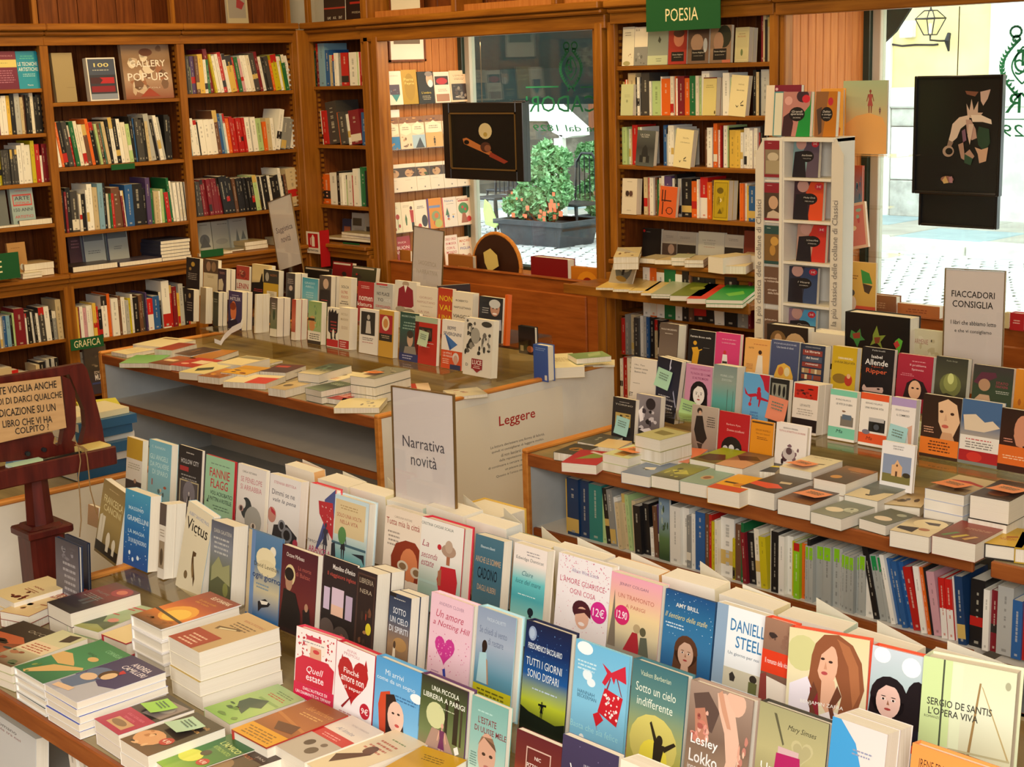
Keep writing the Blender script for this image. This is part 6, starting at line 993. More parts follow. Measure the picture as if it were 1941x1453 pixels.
B1('P',970,743,1150,RB,'bg ece4dc;r 0 0 100 16 b098c4;t 46 24 56 3.6 6c6470 BERNARD MALAMUD;T 50 34 52 4 3c3c38 IL COMMESSO;p d8a890 70 56 90 50 92 90 80 90','white novel with lilac top band, right table',x3=1185,notes=((4,50,'a4d0d0',.062,'pale blue sticky note on the lilac banded novel'),))
B1('P',1202,718,1485,RB,'bg 2c1c14,3c2418;p e0b890 40 12 64 4 88 12 99 40 84 66 60 66 44 44;p c89870 56 60 80 60 90 74 50 74;e 50 26 5 2.4 3c2418;e 78 28 5 2.4 3c2418;e 62 50 9 3 c05c4c;p d0a480 62 28 66 40 58 41;l 20 54 30 3 d8a080 4;r 0 72 100 100 e07828;l 50 77 60 4 5c2c14 5','large novel with pale painted face and orange base, right table')
B1('P',1492,755,1780,RB,'bg 4c6c94,3c5c84,b8a890,7c8078;p d8c4a8 4 26 60 20 99 40 60 50 10 50;p 44648c 0 0 100 0 100 26 60 34 30 20 0 20;r 0 58 100 82 e4dcd0;l 50 63 70 1 c05050 4;l 50 68 80 3 7c746c 4;r 0 82 100 100 a82024;e 40 92 20 8 c83428','novel with draped blue cloth painting, right table')
B1('P',1777,823,2080,RB,'bg 2c1810,3c1c14;e 56 34 22 26 c88868;p c88868 40 30 34 44 42 60 60 64;l 22 50 24 2 d89078 4;r 0 62 100 94 d86824;l 44 78 70 2 f0c098 4','dark portrait novel with orange band at right frame edge')
C1('O',630,742,795,RC,'bg 2c2828;l 50 10 44 1 b0a8a0 4;T 50 18 78 4 b8b0a0 TORINO;r 14 40 82 76 b89c58;b 6 3 16 42 80 74 5c4c24,d8c07c,3c3420','small black novel with gold print, left front of right table',notes=((24,42,'a0ccc4',.06,'pale turquoise sticky note on the small black novel'),))
C1('O',802,718,980,('B',3.6,.622,6),'bg 8c8488,5c5458;e 60 20 20 14 2c2428;p ece4e4 12 40 30 26 34 60 20 66;b 12 7 6 30 94 98 1c181c,c8c0c4,3c343c;p e4dce0 20 84 60 76 90 90 60 92','black-and-white photo novel of a reader, right table',x3=1018)
C1('O',1212,798,1400,RC,'bg b4a494,a49484,8c7c70;l 76 22 34 5 3c3430 5;e 30 12 10 7 2c241c;e 32 16 6 5 c8a084;p 241e1c 18 24 42 22 52 50 64 70 50 84 24 80 12 56;p 3c3028 26 84 48 84 44 99 36 99','taupe novel with woman in a long dark coat, right table',x3=1410)
C1('O',1412,843,1635,RC,'bg b41c24;t 48 28 46 5 f0c0b8 Barbara Pym;t 56 40 56 5 f0c0b8 Donne eccellenti;e 46 80 34 26 1c1818;e 26 84 9 8 c8c4c0;e 46 80 9 8 d8d4d0;e 66 86 9 8 b8b4b0;r 20 92 70 98 c8c4c0','red novel with round black-and-white photo, right table',x3=1645)
C1('O',1645,908,1810,RC,'bg e0901c,dc8c1c;r 4 3 96 7 5c3c18;t 54 22 66 4.4 8c4c14 SERGIO RAMELLI;t 54 30 60 4 8c4c14 Non tutti i bastardi;l 54 38 50 2 8c4c14 4;p 3c2418 40 88 44 76 48 88;p 3c2418 56 88 60 78 64 88','orange novel with tiny black figures, right table',x3=1822)
C1('P',122,928,350,RC,'bg ece4dc;T 46 10 48 3.4 4c4440 GIORGIO ERRERA;T 52 17 84 4 b04840 TUTTO IL RITRATTO DI UN PADRE;b 16 5 14 38 82 96 4c2c34,7c5c64,2c1c20;e 46 66 20 14 c8bcb8;e 46 60 10 8 5c4448','white novel with dark sketched face, right table',hard=1)
C1('P',900,1063,1140,('B',3.53,.66,6),'bg ece8e4;T 50 9 34 3.4 4c4440 SANDRO BONVISSUTO;T 50 15 30 3.4 4c4440 DENTRO;r 6 30 92 96 8c98b0;r 6 76 92 96 7c7440;p e0b080 34 80 34 54 42 52 50 40 58 50 66 56 66 80;e 50 54 3 3 6c4c34;r 46 68 52 80 5c3c28;e 80 74 12 6 3c3424','white book with small church photograph standing on flat books',t=.012)
gr='paperbacks lying flat on the right table'
def H1(*a,**k): k.setdefault('base',.6205); flat(*a,group=gr,**k)
H1('O',(188,1150),(362,1172),(520,1108),.648,'bg 34342c,4c4434;e 50 50 26 16 a8742c;b 5 3 10 10 90 90 5c4c2c,2c2c24','dark paperback with golden leaf, left corner of right table')
H1('O',(410,1080),(520,1098),(700,1040),.636,'bg 3c3c38,5c5c50;b 6 3 10 10 90 90 8c8c7c,4c4c40','thin dark magazine behind left corner of right table')
H1('O',(545,1105),(660,1125),(770,1070),.642,'bg d8b47c,e0c890','tan paperback below green note on right table')
H1('O',(285,1205),(505,1245),(645,1150),.652,'bg a81c28,b42430;p 7c8c3c 50 20 90 14 80 50 50 60 20 70;p d8c0c0 40 6 96 30 90 34 34 14','red paperback with green leaf, left front of right table',n=1)
H1('O',(515,1172),(738,1198),(960,1130),.675,'bg d8dca8,ccd09c;r 30 60 70 90 b88c40','cream green paperback with orange note, front of right table',n=2,notes=((30,22,'e88c50',.075,'orange sticky note on cream green paperback, right table'),))
H1('O',(780,1022),(972,1062),(1205,1000),.735,'bg b0ac74,b8b480;p 7c7440 20 30 80 36 70 64 24 60;r 0 0 100 10 8c7430','thick cream paperback on the tallest left stack, right table',n=3)
H1('O',(960,1192),(1180,1228),(1330,1128),.65,'bg e07850,e48460;p b84c34 34 40 60 30 66 44 40 60','salmon orange paperback in front row of right table')
H1('O',(1185,1198),(1385,1235),(1630,1150),.672,'bg 98a41c,8c9824,5c3c20;p 4c3018 10 50 60 40 96 70 60 90 8 84','lime and brown paperback in centre of right table',n=1)
H1('O',(1360,1242),(1578,1272),(1812,1180),.68,'bg 5c4430,8c6444,c89870;p c89870 0 70 50 50 100 60 100 100 0 100;p 3c2c1c 0 30 60 20 96 40 40 56','brown paperback with bare shoulder, centre of right table',n=1)
H1('O',(690,1292),(892,1330),(1120,1240),.655,'bg 6c7c98,7484a0;p d8d0bc 30 50 60 40 70 56 44 66;p 3c3c34 24 56 60 60 50 66','blue-grey paperback with white boat, front edge of right table',n=1)
H1('O',(895,1322),(1110,1354),(1342,1260),.658,'bg 6c7430,8c8c30,3c3820;p b8b448 20 50 60 40 90 60 50 70;b 6 3 10 10 90 90 4c4c20,a8a444','olive gold paperback at front edge of right table')
H1('O',(1110,1362),(1322,1395),(1545,1300),.66,'bg 7c9888,8ca494;e 50 56 20 14 b89c74;e 50 56 12 9 8c5c40','grey-green paperback with small oval, front edge of right table')
H1('Q',(1232,245),(1478,285),(1705,188),.668,'bg e0a01c,e4a824;r 0 74 100 100 c84820;r 10 50 50 58 3c2c18;e 60 60 16 10 c87c14','orange yellow paperback with red base, front of right table',n=1)
H1('Q',(1478,238),(1735,290),(2020,190),.672,'bg 4c4438,3c342c;p d84c30 0 60 60 56 90 70 60 84 0 78;p c8b494 50 40 80 36 84 46 56 50','dark paperback with red shape, front of right table')
H1('R',(-40,120),(110,135),(180,60),.652,'bg 34302c;r 0 40 100 54 e0c81c','dark paperback with bright yellow stripe, right table')
H1('R',(120,98),(378,135),(607,50),.695,'bg dccfa8,e0d4b0;p 5c4c34 30 40 60 46 86 40 84 46 60 52 34 48;l 50 10 70 1 6c6450 4','cream paperback with jawbone drawing and note, right table',n=2,notes=((14,48,'e89060',.07,'orange sticky note on the jawbone drawing paperback'),))
H1('R',(100,342),(368,378),(602,280),.665,'bg 4c3c34,5c4438,8c5c34;l 60 24 50 2 a89c88 4','dark brown paperback with orange note at front edge',n=1,notes=((26,24,'e89468',.08,'orange sticky note on dark brown paperback, front edge'),))
H1('R',(358,192),(628,222),(867,130),.695,'bg 8c5c28,5c4430,4c3c2c;e 40 70 16 10 c88c3c;l 60 30 40 1 c8b088 4;e 60 14 40 12 a86c2c','brown landscape paperback on a stack, right table',n=2)
H1('R',(592,312),(862,348),(1112,240),.67,'bg 5c6460,6c7470,dccca4;r 0 50 100 100 dccca4;p 5c6460 0 50 30 54 50 76 60 80 74 56 100 50 100 40 0 40;p 3c342c 40 76 60 76 56 82 44 82','cream paperback with grey vase shape, right table',n=1)
H1('R',(342,432),(595,478),(842,392),.655,'bg 6c7468,8c9080;e 34 60 26 14 e0d4b8;e 70 44 20 14 b8bca8;b 4 3 50 10 96 60 4c5448,c8ccb8','grey-green paperback with round bowls, front edge')
H1('R',(678,505),(922,525),(1155,452),.65,'bg 5c6050,6c7060;e 50 66 30 14 e0d0b8;e 70 24 16 9 a8ac98','olive paperback with a cream bowl, front edge of table')
H1('R',(892,345),(1182,392),(1290,255),.655,'bg 8c7444,a88c5c,d8c49c;b 9 4 10 10 90 90 4c3c28,d8c494,7c6038','sepia photo hardback, middle of right table',hard=1)
H1('R',(930,572),(1240,612),(1422,505),.665,'bg 4c403c,d8c8a0,dccca8;e 60 30 42 26 e0d0a8;p 3c2c28 40 24 80 20 84 34 60 36;p 2c2420 4 66 50 60 50 90 4 80;e 66 66 14 7 a86c4c','cream paperback with horse silhouette at front edge')
H1('R',(1240,608),(1582,662),(1797,548),.67,'bg 8c3020,7c3c24,6c4434;l 60 30 70 2 b88c70 5;p 5c7c44 10 86 30 60 40 62 20 90;p c8b048 34 88 54 64 64 66 44 92;p c89c5c 60 88 76 66 86 68 70 92','brown-red paperback with coloured sticks at front edge')
H1('R',(1188,262),(1498,308),(1742,205),.735,'bg c8b488,b8a078,6c5c44;p a82c20 10 30 50 24 96 36 96 44 50 36 10 40;p 5c4830 50 70 90 66 90 84 60 84','tan and red hardback on top of a stack of four',n=4,edge='c8ccdc',notes=((8,40,'e89060',.08,'orange sticky note on the tan and red hardback stack'),))
H1('R',(1508,330),(1830,350),(2050,235),.745,'bg 3c342c,4c3c34;l 60 20 60 1 8c7c6c 4;e 50 70 26 14 7c4c34','dark hardback on the rightmost tall stack of right table',n=2,notes=((26,30,'e89468',.08,'orange sticky note on the rightmost dark hardback stack'),))
flat('R',(1688,640),(1920,690),(2020,560),.66,'bg c8a01c,d0a828;l 50 60 50 2 a83c24 6;p a85c20 40 50 70 44 74 52 44 58','mustard hardback on the far right table corner',base=.6205,group=gr,hard=1,edge='2c2420')
flat('R',(1925,690),(2150,720),(2200,600),.66,'bg b8941c','second mustard hardback at right frame edge',base=.6205,group=gr,hard=1)
# things standing behind the upper step of the right table
stand('P',50,205,350,4.42,.755,.05,'bg 2c2018;e 28 40 20 26 7c5c34;e 28 36 9 14 c89c6c;e 70 50 26 34 c8a474;e 64 44 3 3 2c1c14;e 78 46 3 3 2c1c14','small landscape book with two painted faces behind upper step')
stand('P',352,262,620,4.45,.755,.08,'bg dcd0b8;r 14 84 92 100 1c1814','cream shoebox-like boxed set behind upper step of right table')
stand('P',625,115,1100,4.46,.755,.07,'bg 181412;p 3c7c3c 10 30 18 34 24 26 26 38 32 44 24 46 20 58 14 46 8 42;p 8c3c28 12 36 24 32 24 42 14 44;p 7c8c34 44 34 50 18 54 34 64 32 56 44 60 56 50 46 40 52 44 42;p 7c3c28 46 38 56 36 54 46 48 48;p 5cac38 78 40 84 34 90 38 88 48 84 62 80 52;p b83c38 76 44 82 38 86 46 80 52;p b82828 48 84 52 78 56 96 44 96;l 20 86 24 2 8c3028 5','thick black book with three paper stars behind upper step')
stand('P',1098,240,1345,4.5,.755,.02,'bg c8c0a0;b 12 7 6 10 94 92 c8bca0,b8ac88,d0c8ac;t 36 24 40 10 a87068 ARMENIE;t 60 60 30 10 8c8878 QOB;p c8b820 30 80 40 78 38 84','beige doodled card leaning behind the Fiaccadori sign')
# spine-out books on lower shelf of right table
GS='Q'
run('Q','B',3.30,.362,185,'| y22/20 B84/21 B68/21 t92/20.5 l30/18 <6 k40/20 g42/20 W30 e30 e30 l28 <3 e28/18 k50/17 k45/18 W30/10 n30/18 v30 <0 k45/24',19,'the right table shelf left part',.15,1)
disp('Q',885,285,962,('B',3.31,.362,0),'bg 5c7c98,8ca4b4,5c7c4c,2c4424;b 10 4 6 10 94 60 3c5434,a8b8a8,6c7c84','tall landscape cover beside black spine on right table shelf',t=.01)
run('Q','B',3.30,.362,962,'| W75/20 W48/20 g30/18 W28/19 b68/20 n30/20 r20/20 Y32/18 w22/19 W98/20 Y18/14 n48/19 G22/20 <4 m30/17 k60/17 w38/19 Y50/17 <0 w30/20 k52/20 W42/19 W42/19 Y28/18 H42/18 o48/18 k22/20',19,'the right table shelf middle part',.15,2)
run('R','B',3.30,.362,325,'| S25/18 S32/18 S62/18.5 S60/19 S52/19 s20/19 S28/18 S38/18 S36/18 S28/18 S48/19 W66/19 <12 k42/22 T50/20 T40/20 <13 W34/21 b52/20 b42/20 b36/20 r62/19 <10 W42/20 o26/20 k14/20 p60/19 <6 R46/18 R48/18 W40/19 B60/20 | k105/20 W46/18 m50/18 s115/20 b72/17 r60/17 W60 k50',19,'the right table shelf right part',.15,3)
# ================================================================ POETRY BOOKCASE (wall B)
gp='poetry books facing out on the poetry bookcase'
def PF(f,x,y,x2,z,spec,lab,t=.02,Y=YB+.03,**k): disp(f,x,y,x2,('B',Y,z,4),spec,lab,t=t,group=gp,**k)
PF('G',247,252,354,1.852,'bg e4dcc4;l 50 14 60 2 8c8478 6;b 4 3 50 60 90 80 8c5c4c,b8a088;e 40 94 30 6 a8a070','white book with small bird print, top poetry shelf left')
PF('G',358,252,478,1.852,'bg e8dcc8;r 0 0 100 48 ece0c8;t 24 8 30 5 2c2824 BUR;r 0 52 100 100 8c8c88;b 6 3 4 56 96 98 a8a8a4,6c6c68','white over grey book, second on top poetry shelf')
PF('G',480,272,665,1.852,'bg 7c8478,8c9488,a4a898;p 3c4034 56 20 66 30 60 40 50 34;r 0 74 100 100 c8d0a8;l 56 82 30 2 8c9478 6','grey misty book with pale green base, top poetry shelf')
PF('G',670,262,838,1.852,'bg 8c2c1c,b8382c;e 56 30 28 22 c87c5c;e 56 14 30 12 4c2418;r 18 66 86 92 1c1614;T 52 74 56 5 d8ccb8 Dante Alighieri;l 52 80 50 1 b8ac98 3','red portrait book with black label, top poetry shelf')
PF('G',848,257,1040,1.852,'bg 4c3c34,8c6c54;e 44 42 30 24 c09878;r 20 62 84 92 1c1614;T 52 70 56 5 d8ccb8 Dante Alighieri;l 52 78 50 1 b8ac98 3;e 84 50 10 20 c8c8c4','brown portrait book with black label, centre of top poetry shelf')
PF('G',1055,237,1245,1.852,'bg a88868,98785c;e 66 30 34 30 3c3c2c;e 40 44 24 26 c09474;r 16 62 80 92 1c1614;T 48 70 56 5 d8ccb8 Dante Alighieri;l 48 78 50 1 b8ac98 3;r 60 92 100 100 d87858','tan portrait book with laurel head, right on top poetry shelf')
PF('G',1282,255,1410,1.852,'bg cfc494;r 8 6 92 94 dcd0a0;r 10 8 90 92 d0c490;l 46 18 50 1 8c6c4c 4;T 46 26 56 5 b87858 BAUDELAIRE;e 50 72 8 10 6c7c4c','thick cream gilt-bordered book on top poetry shelf',x3=1488)
run('G','B',YB+.035,1.852,1492,'m26/20 e26/20 k12/18 e60/19',20,'top poetry shelf right end',.15,4)
run('G','B',YB+.035,1.618,232,'e30/16 r12/17 o12/17 e70/20 k20/18 W22/18 k12/18 d75/20 W18/16 l75/16 W16/18 o80/17 w30/18 o12/18 W20/17 m60/18 o48/17 G58/18 w30/18 l20/17 W70/20 _140 W60/19 l18/17 W12/17 _180 k30/20 e30/19 k12/19 s75/20 W22/18 W50/20',18,'second poetry shelf',.14,5)
PF('G',232,775,345,1.618,'bg c8cc9c;l 50 34 50 2 a8ac84 5;e 50 54 8 5 9ca07c','small pale green book standing on second poetry shelf left',x3=378,Y=YB+.014)
PF('G',988,712,1110,1.618,'bg dccc84;r 0 0 100 3 6c1c1c;l 50 20 60 2 a8985c 5;e 92 92 5 5 5c4c20','cream book with maroon edge on second poetry shelf',spine='7c2420',x3=1195,Y=YB+.02)
PF('G',1248,685,1405,1.618,'bg ecdca8;t 60 22 34 4 8c7c58 Antonella Anedda;t 58 36 44 4 4c4430 Salva con nome;p 4c4838 38 72 42 74 48 76 54 72 54 75 47 79 39 75;p 4c4838 64 68 80 60 80 63 66 70;r 66 71 84 74 4c4838','cream book with dark wink emblem, second poetry shelf',roll=4,x3=1440,Y=YB+.01)
run('G','B',YB+.035,1.382,240,'l45/18 W25/17 e12/17 r48/19 l30/18 W14/18 _185 b32/19 s30/18 W28/19 W26/19 l18/17 k10/18 W20/18 w28/17 _190 n25/17 W48/18 k18/18 o35/20 W26/17 r8/19 k12/18 W35/19 l12/19 k8/18 y55/17 r10/16 y48/17 W22/16 W40/18 W25/18 W25/17 r10/18 W30/18 r18/16 k24/19 k70/20 c120/18',18,'third poetry shelf',.14,6)
PF('G',382,1192,548,1.382,'bg 5c605c,3c3c3c,5c605c;t 44 12 50 5 d8d4cc LA CASA;t 44 18 40 4 d8d4cc DEL FARO;p 2c2c2c 34 50 50 40 62 50 66 70 74 70 74 90 20 90 20 70 30 70;r 40 74 56 90 6c6c64','dark grey lighthouse book on third poetry shelf',roll=3,x3=580,Y=YB+.01)
PF('G',740,1178,900,1.382,'bg ecdca8;t 58 22 34 4 8c7c58 Silvia Bre;t 56 34 54 4 4c4430 La fine di questa arte;p 4c4838 30 80 36 84 44 80 36 88;p 4c4838 56 76 70 70 70 73 58 79;r 56 80 74 82 4c4838','cream book with dark emblem, third poetry shelf',roll=5,x3=940,Y=YB+.01)
run('H','B',YB+.035,1.143,430,'_0 e34/18 W12/18 r12/18 W36/18 n20/18 G28/17 e20/18 W34/19 v60/19 W30/18 k20/20 s32/18 k90/18 o60/17 W18/18 R70/19 k14/17 o42/17 n20/18 _215 w16/17 o36/17 W18/17 y30/16 b60/16 k40/18',18,'fourth poetry shelf',.14,7)
PF('H',243,280,378,1.143,'bg dcd0bc;l 50 8 40 1 a89c88 4;r 22 34 74 52 b8a890;e 36 42 12 8 3c2c28;e 60 42 12 8 5c4038;l 50 88 30 1 a89c88 4','white book with small twin photograph, fourth poetry shelf',x3=425,Y=YB+.01)
PF('H',592,348,748,1.143,'bg d8602c;r 12 12 18 50 3c2018;r 28 12 34 50 3c2018;r 12 44 70 48 3c2018;r 18 50 24 92 3c2018;e 62 78 20 12 3c2018;e 62 78 16 9.5 d8602c;r 40 76 48 79 3c2018','orange book with large letters H and O, fourth poetry shelf',roll=3,Y=YB+.01)
PF('H',1083,297,1222,1.143,'bg c8a820;r 6 5 94 95 8c7414;r 10 7 90 93 b89c1c;e 44 26 22 8 6c5a14;e 46 50 10 5 e0d0a0;p 6c5a14 30 84 46 70 62 84;b 8 5 14 10 84 88 6c5a14,a08818','gold ornamental thick book, fourth poetry shelf',x3=1308,Y=YB+.01,spine='c8a820')
PF('H',430,735,600,.926,'bg 1c1818;e 8 10 6 5 b82020;l 30 12 24 1 8c8880 4','black book leaning at the left of bottom poetry shelf',Y=YB+.12)
PF('H',612,757,745,.926,'bg b8b0a4,a8a094,3c302c;r 0 46 100 100 4c3c34;e 62 66 22 18 a08474;l 50 18 56 2 8c847c 5','grey book with statue photo on bottom poetry shelf',Y=YB+.12)
PF('H',750,768,920,.926,'bg b8b0a4,a8a094,3c302c;r 0 46 100 100 2c2420;e 62 84 14 10 8c6444;l 40 18 56 2 8c847c 5','grey book with dark lower photo on bottom poetry shelf',Y=YB+.12)
PF('H',942,767,1180,.926,'bg c8c4b4;t 42 28 50 4 7c786c LA TERRA;l 46 36 50 2 9c988c 5;l 46 50 50 1 b08070 4','pale grey plain book on bottom poetry shelf',Y=YB+.12)
PF('H',1185,795,1355,.926,'bg c0b8a8;l 50 14 60 2 8c847c 5;r 0 44 100 100 2c2420','pale book with black lower half on bottom poetry shelf',Y=YB+.12)
PF('H',1362,760,1480,.926,'bg 7c3424','brown-red book at right end of bottom poetry shelf',Y=YB+.12)
gq='books lying flat on the poetry counter'
def Q1(*a,**k): k.setdefault('base',.926); flat(*a,group=gq,**k)
Q1('H',(215,985),(390,1000),(420,910),.985,'bg d8c8a0;b 4 3 10 10 90 90 7c5c3c','tan paperback pile at left of poetry counter',n=2,dmin=.16)
Q1('H',(395,1010),(552,1020),(700,985),.95,'bg b8a888','tan paperback lying on poetry counter',dmin=.16)
Q1('H',(562,1022),(705,1030),(800,985),.948,'bg d0b888','beige paperback lying on poetry counter',dmin=.16)
Q1('H',(705,1000),(862,1008),(900,985),.965,'bg b8b898;','grey-green paperback lying on poetry counter',n=2,dmin=.15)
Q1('H',(862,1018),(985,1030),(1050,985),.962,'bg c8b48c','double beige paperback on poetry counter',n=2,dmin=.15)
Q1('H',(985,1000),(1165,1010),(1362,985),1.0,'bg d8c498,e0d0a8','thick half-open paperback on poetry counter',n=1,dmin=.17)
Q1('H',(1190,1075),(1375,1088),(1440,1050),.962,'bg e0cc9c','cream paperback near right of poetry counter',dmin=.15)
Q1('H',(1385,985),(1500,990),(1560,960),.99,'bg d8c098','thick beige paperback at right end of poetry counter',dmin=.15)
disp('H',200,908,405,('B',5.2,.828,14),'bg a89c84;e 50 48 36 34 5c5c54;e 50 38 32 20 a8a898;r 46 24 56 66 2c2824;e 54 20 12 12 3c342c;e 50 76 24 7 8c6c2c;l 50 94 30 1 5c5848 4','grey hardback with circular tree picture on poetry ledge',roll=9,x3=420,group=gq)
gl='thin booklets laid on the slanted poetry ledge'
def L1(*a,**k): k.setdefault('base',.826); flat(*a,group=gl,**k)
L1('H',(38,1270),(175,1285),(370,1180),.838,'bg dcbc6c','yellow cream booklet, leftmost on poetry ledge',dmin=.17)
L1('H',(178,1288),(325,1298),(525,1180),.84,'bg e0c478','yellow cream booklet, second on poetry ledge',dmin=.17)
L1('H',(328,1300),(472,1312),(620,1215),.838,'bg e4cc84','yellow booklet, third on poetry ledge',dmin=.17)
L1('H',(475,1315),(600,1335),(770,1222),.838,'bg e0c47c','yellow booklet, fourth on poetry ledge',dmin=.17)
L1('H',(605,1315),(772,1345),(978,1212),.846,'bg 98a48c,a4ac94','grey-green booklet on poetry ledge',n=2,dmin=.17)
L1('H',(778,1330),(962,1362),(1158,1235),.85,'bg 5c6c14,6c7c1c;e 50 46 24 12 8c9838','olive green book on poetry ledge',dmin=.17)
L1('H',(965,1350),(1148,1388),(1330,1250),.85,'bg d03c28,cc3420','bright red book on poetry ledge',dmin=.17)
L1('H',(1155,1358),(1345,1400),(1520,1262),.86,'bg 1c8c3c,249844;p 6cb844 30 60 70 40 84 60 50 76','bright green book at right end of poetry ledge',n=2,dmin=.17)
run('O','B',5.36,.661,850,'W45/24 o48/24 W60/22 G82/24 W50/22 k45/24 <3 n30/22 k90/24 k70/22 W70/10 | k90/23 g80/12 m20/24',24,'shelf under the poetry ledge',.16,8)
run('O','B',5.34,.461,690,'r28/18 g28/20 e36/20 d34/19 W28/20 s28/20 b18/20 k30/20 e28/19 k34/19 m30/18',20,'second shelf under poetry ledge',.15,9)
run('O','B',5.32,.241,680,'W20/20 r34/21 W50/21 m60/19',20,'lowest shelf under poetry ledge',.15,10)
# ================================================================ CLASSICS RACK (white cardboard)
yk=4.92; a=hit(1487,262,1,yk); b=hit(1577,262,1,yk); x0,x1=a.x,b.x; zt=a.z
rk=thing('cardboard_rack','white cardboard display tower for cheap classics with vertical lettering','display rack',((x0+x1)/2,yk,0)); TR=Matrix.Translation(-rk.location)
def rb(n,a,b,mt='ivory_card'): 
    o=bxo(n,a,b,mt,rk); o.matrix_parent_inverse=TR; return o
rb('side_wall',(x0-.012,yk,.02),(x0,yk+.14,zt)); rb('side_wall',(x1,yk,.02),(x1+.012,yk+.14,zt)); rb('back_wall',(x0,yk+.13,.02),(x1,yk+.14,zt)); rb('top_board',(x0-.012,yk-.004,zt-.012),(x1+.012,yk+.14,zt+.004))
sz=[hit(1530,y,1,yk).z for y in (338,419,498,578,660)]
for z in sz: rb('shelf',(x0,yk-.004,z-.01),(x1,yk+.13,z))
# side column with panel pictures and the two lettered flaps
xl0=hit(1449,262,1,yk).x
rb('left_column_wall',(xl0-.006,yk+.02,.02),(x0-.012,yk+.03,zt)); rb('left_column_side',(xl0-.012,yk+.0,.02),(xl0-.002,yk+.14,zt)); rb('column_strip',(x0-.02,yk-.006,.02),(x0-.006,yk+.002,zt))
for y in (341,418,496): z=hit(1460,y,1,yk).z; rb('column_bar',(xl0,yk+.005,z-.008),(x0-.012,yk+.02,z))
def flap(pts,n,txt,tx,ty0,ty1):
    m=MB(); P=[hit(x,y,1,yk-.002) for x,y in pts]; m.prism([(p.x,p.z) for p in P][::-1],lambda u,v,k:(u,yk-.002+k,v),.006,'dcd2c0')
    A=hit(tx,ty0,1,yk-.003); B=hit(tx,ty1,1,yk-.003); L=A.z-B.z; hh=.034
    drawtext(m,txt,lambda x,y,k:(A.x+y,yk-.0045,(A.z+B.z)/2+x),0,0,L,hh,'7c746c'); m.build(n,'printed_matt',rk).matrix_parent_inverse=TR
flap(((1447,262),(1432,292),(1430,640),(1446,640)),'left_lettered_flap','la più classica delle collane di Classici',1440,378,612)
flap(((1577,262),(1585,264),(1599,295),(1594,640),(1571,640)),'right_lettered_flap','la più classica delle collane di Classici',1585,380,618)
gk='cheap classics standing in the white cardboard rack'
def K1(f,x,y,x2,z,spec,lab,**k): disp(f,x,y,x2,('B',k.pop('Y',yk+.03),z,4),spec,lab,group=gk,**k)
for (f,x,y,x2,z,c1,c2,lab,tt,au) in (('I',285,1000,470,sz[0],'7c9ca0','5c4c5c','teal and grey classic with round black label, top rack shelf','Anna Karenina','TOLSTOJ'),('J',290,52,500,sz[1],'3c2430','d84c24','orange classic with bearded man, second rack shelf','Moby Dick','MELVILLE'),('J',312,358,520,sz[2],'b88c7c','c83428','red classic with dark suit, third rack shelf','La Certosa di Parma','STENDHAL'),('J',250,660,458,sz[3],'2c2c3c','344468','navy classic with moustached man, fourth rack shelf','I Vicerè','DE ROBERTO'),('J',250,962,445,sz[4],'8c6c7c','4c9cc8','sky blue classic at the bottom of the rack','Classici','CLASSICO')):
    K1(f,x,y,x2,z,f'bg {c2};p {c1} 0 0 56 0 40 30 56 60 50 100 0 100;e 30 12 20 16 c8988c;p 1c1620 6 34 44 30 54 100 0 100;e 54 45 27 15 181418;e 84 12 14 9 c82838;t 84 12 16 6 f0e0d8 3€;i 54 42 40 5 d8d0c8 {tt};t 54 51 30 2.6 d8d0c8 {au}',lab,t=.02)
for (f,y0,y1,c,spec,lab) in (('I',1010,1275,'8c2430','bg 8c2430;l 30 6 24 1 e0b0b0 3;r 4 24 94 92 8c7c64;e 48 44 30 12 c8b89c;r 10 54 84 90 a89878;r 0 92 100 100 8c2430','red-edged picture panel with bridge, left column top'),('J',60,335,'8c2430','bg 8c2430;l 30 6 34 1 e0b0b0 3;r 0 26 100 94 4c3c30;e 50 52 26 18 c8a080;p c8b49c 20 80 50 72 84 80 90 94 14 94','red panel with sepia woman portrait on left column'),('J',365,650,'2c4c48','bg 2c4c48;l 24 6 24 1 c8d0c8 3;r 0 22 100 92 7c5c34;e 56 40 22 12 c89848;e 46 64 16 14 b88840;e 90 88 12 7 c83840','green and brown panel with dancing figures on left column'),('J',660,940,'5c4434','bg 6c5040;T 34 30 70 6 e0d0c4 eneimo;T 44 38 90 6 e0d0c4 la rotterdam;T 44 62 50 6 e0d0c4 elogio;T 50 70 60 6 e0d0c4 della follia','plain brown panel with white words on left column'),('J',965,1200,'5c4434','bg 6c5040;T 36 34 64 8 e0d0c4 plauto','plain brown panel with one white word on left column')):
    a=hit(*zp(f,82,y0),1,yk+.012); b=hit(*zp(f,212,y1),1,yk+.012); mkbook(b.x-a.x,a.z-b.z,.012,spec,(a.x,yk+.002,b.z),(0,0,0),lab,gk)
K1('I',88,615,340,zt+.005,'bg 7c1c34;e 30 8 4 3 d8b0b8;r 0 0 24 100 e8d8c0','maroon classic standing at back on top of the rack',Y=yk+.08,t=.02)
K1('I',145,660,210,zt+.005,'bg 4c8c90;r 12 3 96 98 dcd8c0','teal-edged thick classic on top of the rack',Y=yk+.03)
K1('I',210,662,412,zt+.005,'bg b87c74;p 1c8c3c 96 30 60 60 50 100 100 100 100 0;e 70 10 22 14 3c2430;e 82 16 14 9 c82838;p 3c2028 4 56 30 44 40 70 34 100 0 100;e 20 20 14 10 d8a098;e 52 50 28 16 181418;i 52 44 38 5 d8d0c8 Grandi;i 52 51 44 5 d8d0c8 speranze;t 52 58 26 2.6 d8d0c8 DICKENS','pink and green classic with black round label on rack top',spine='1c8c3c')
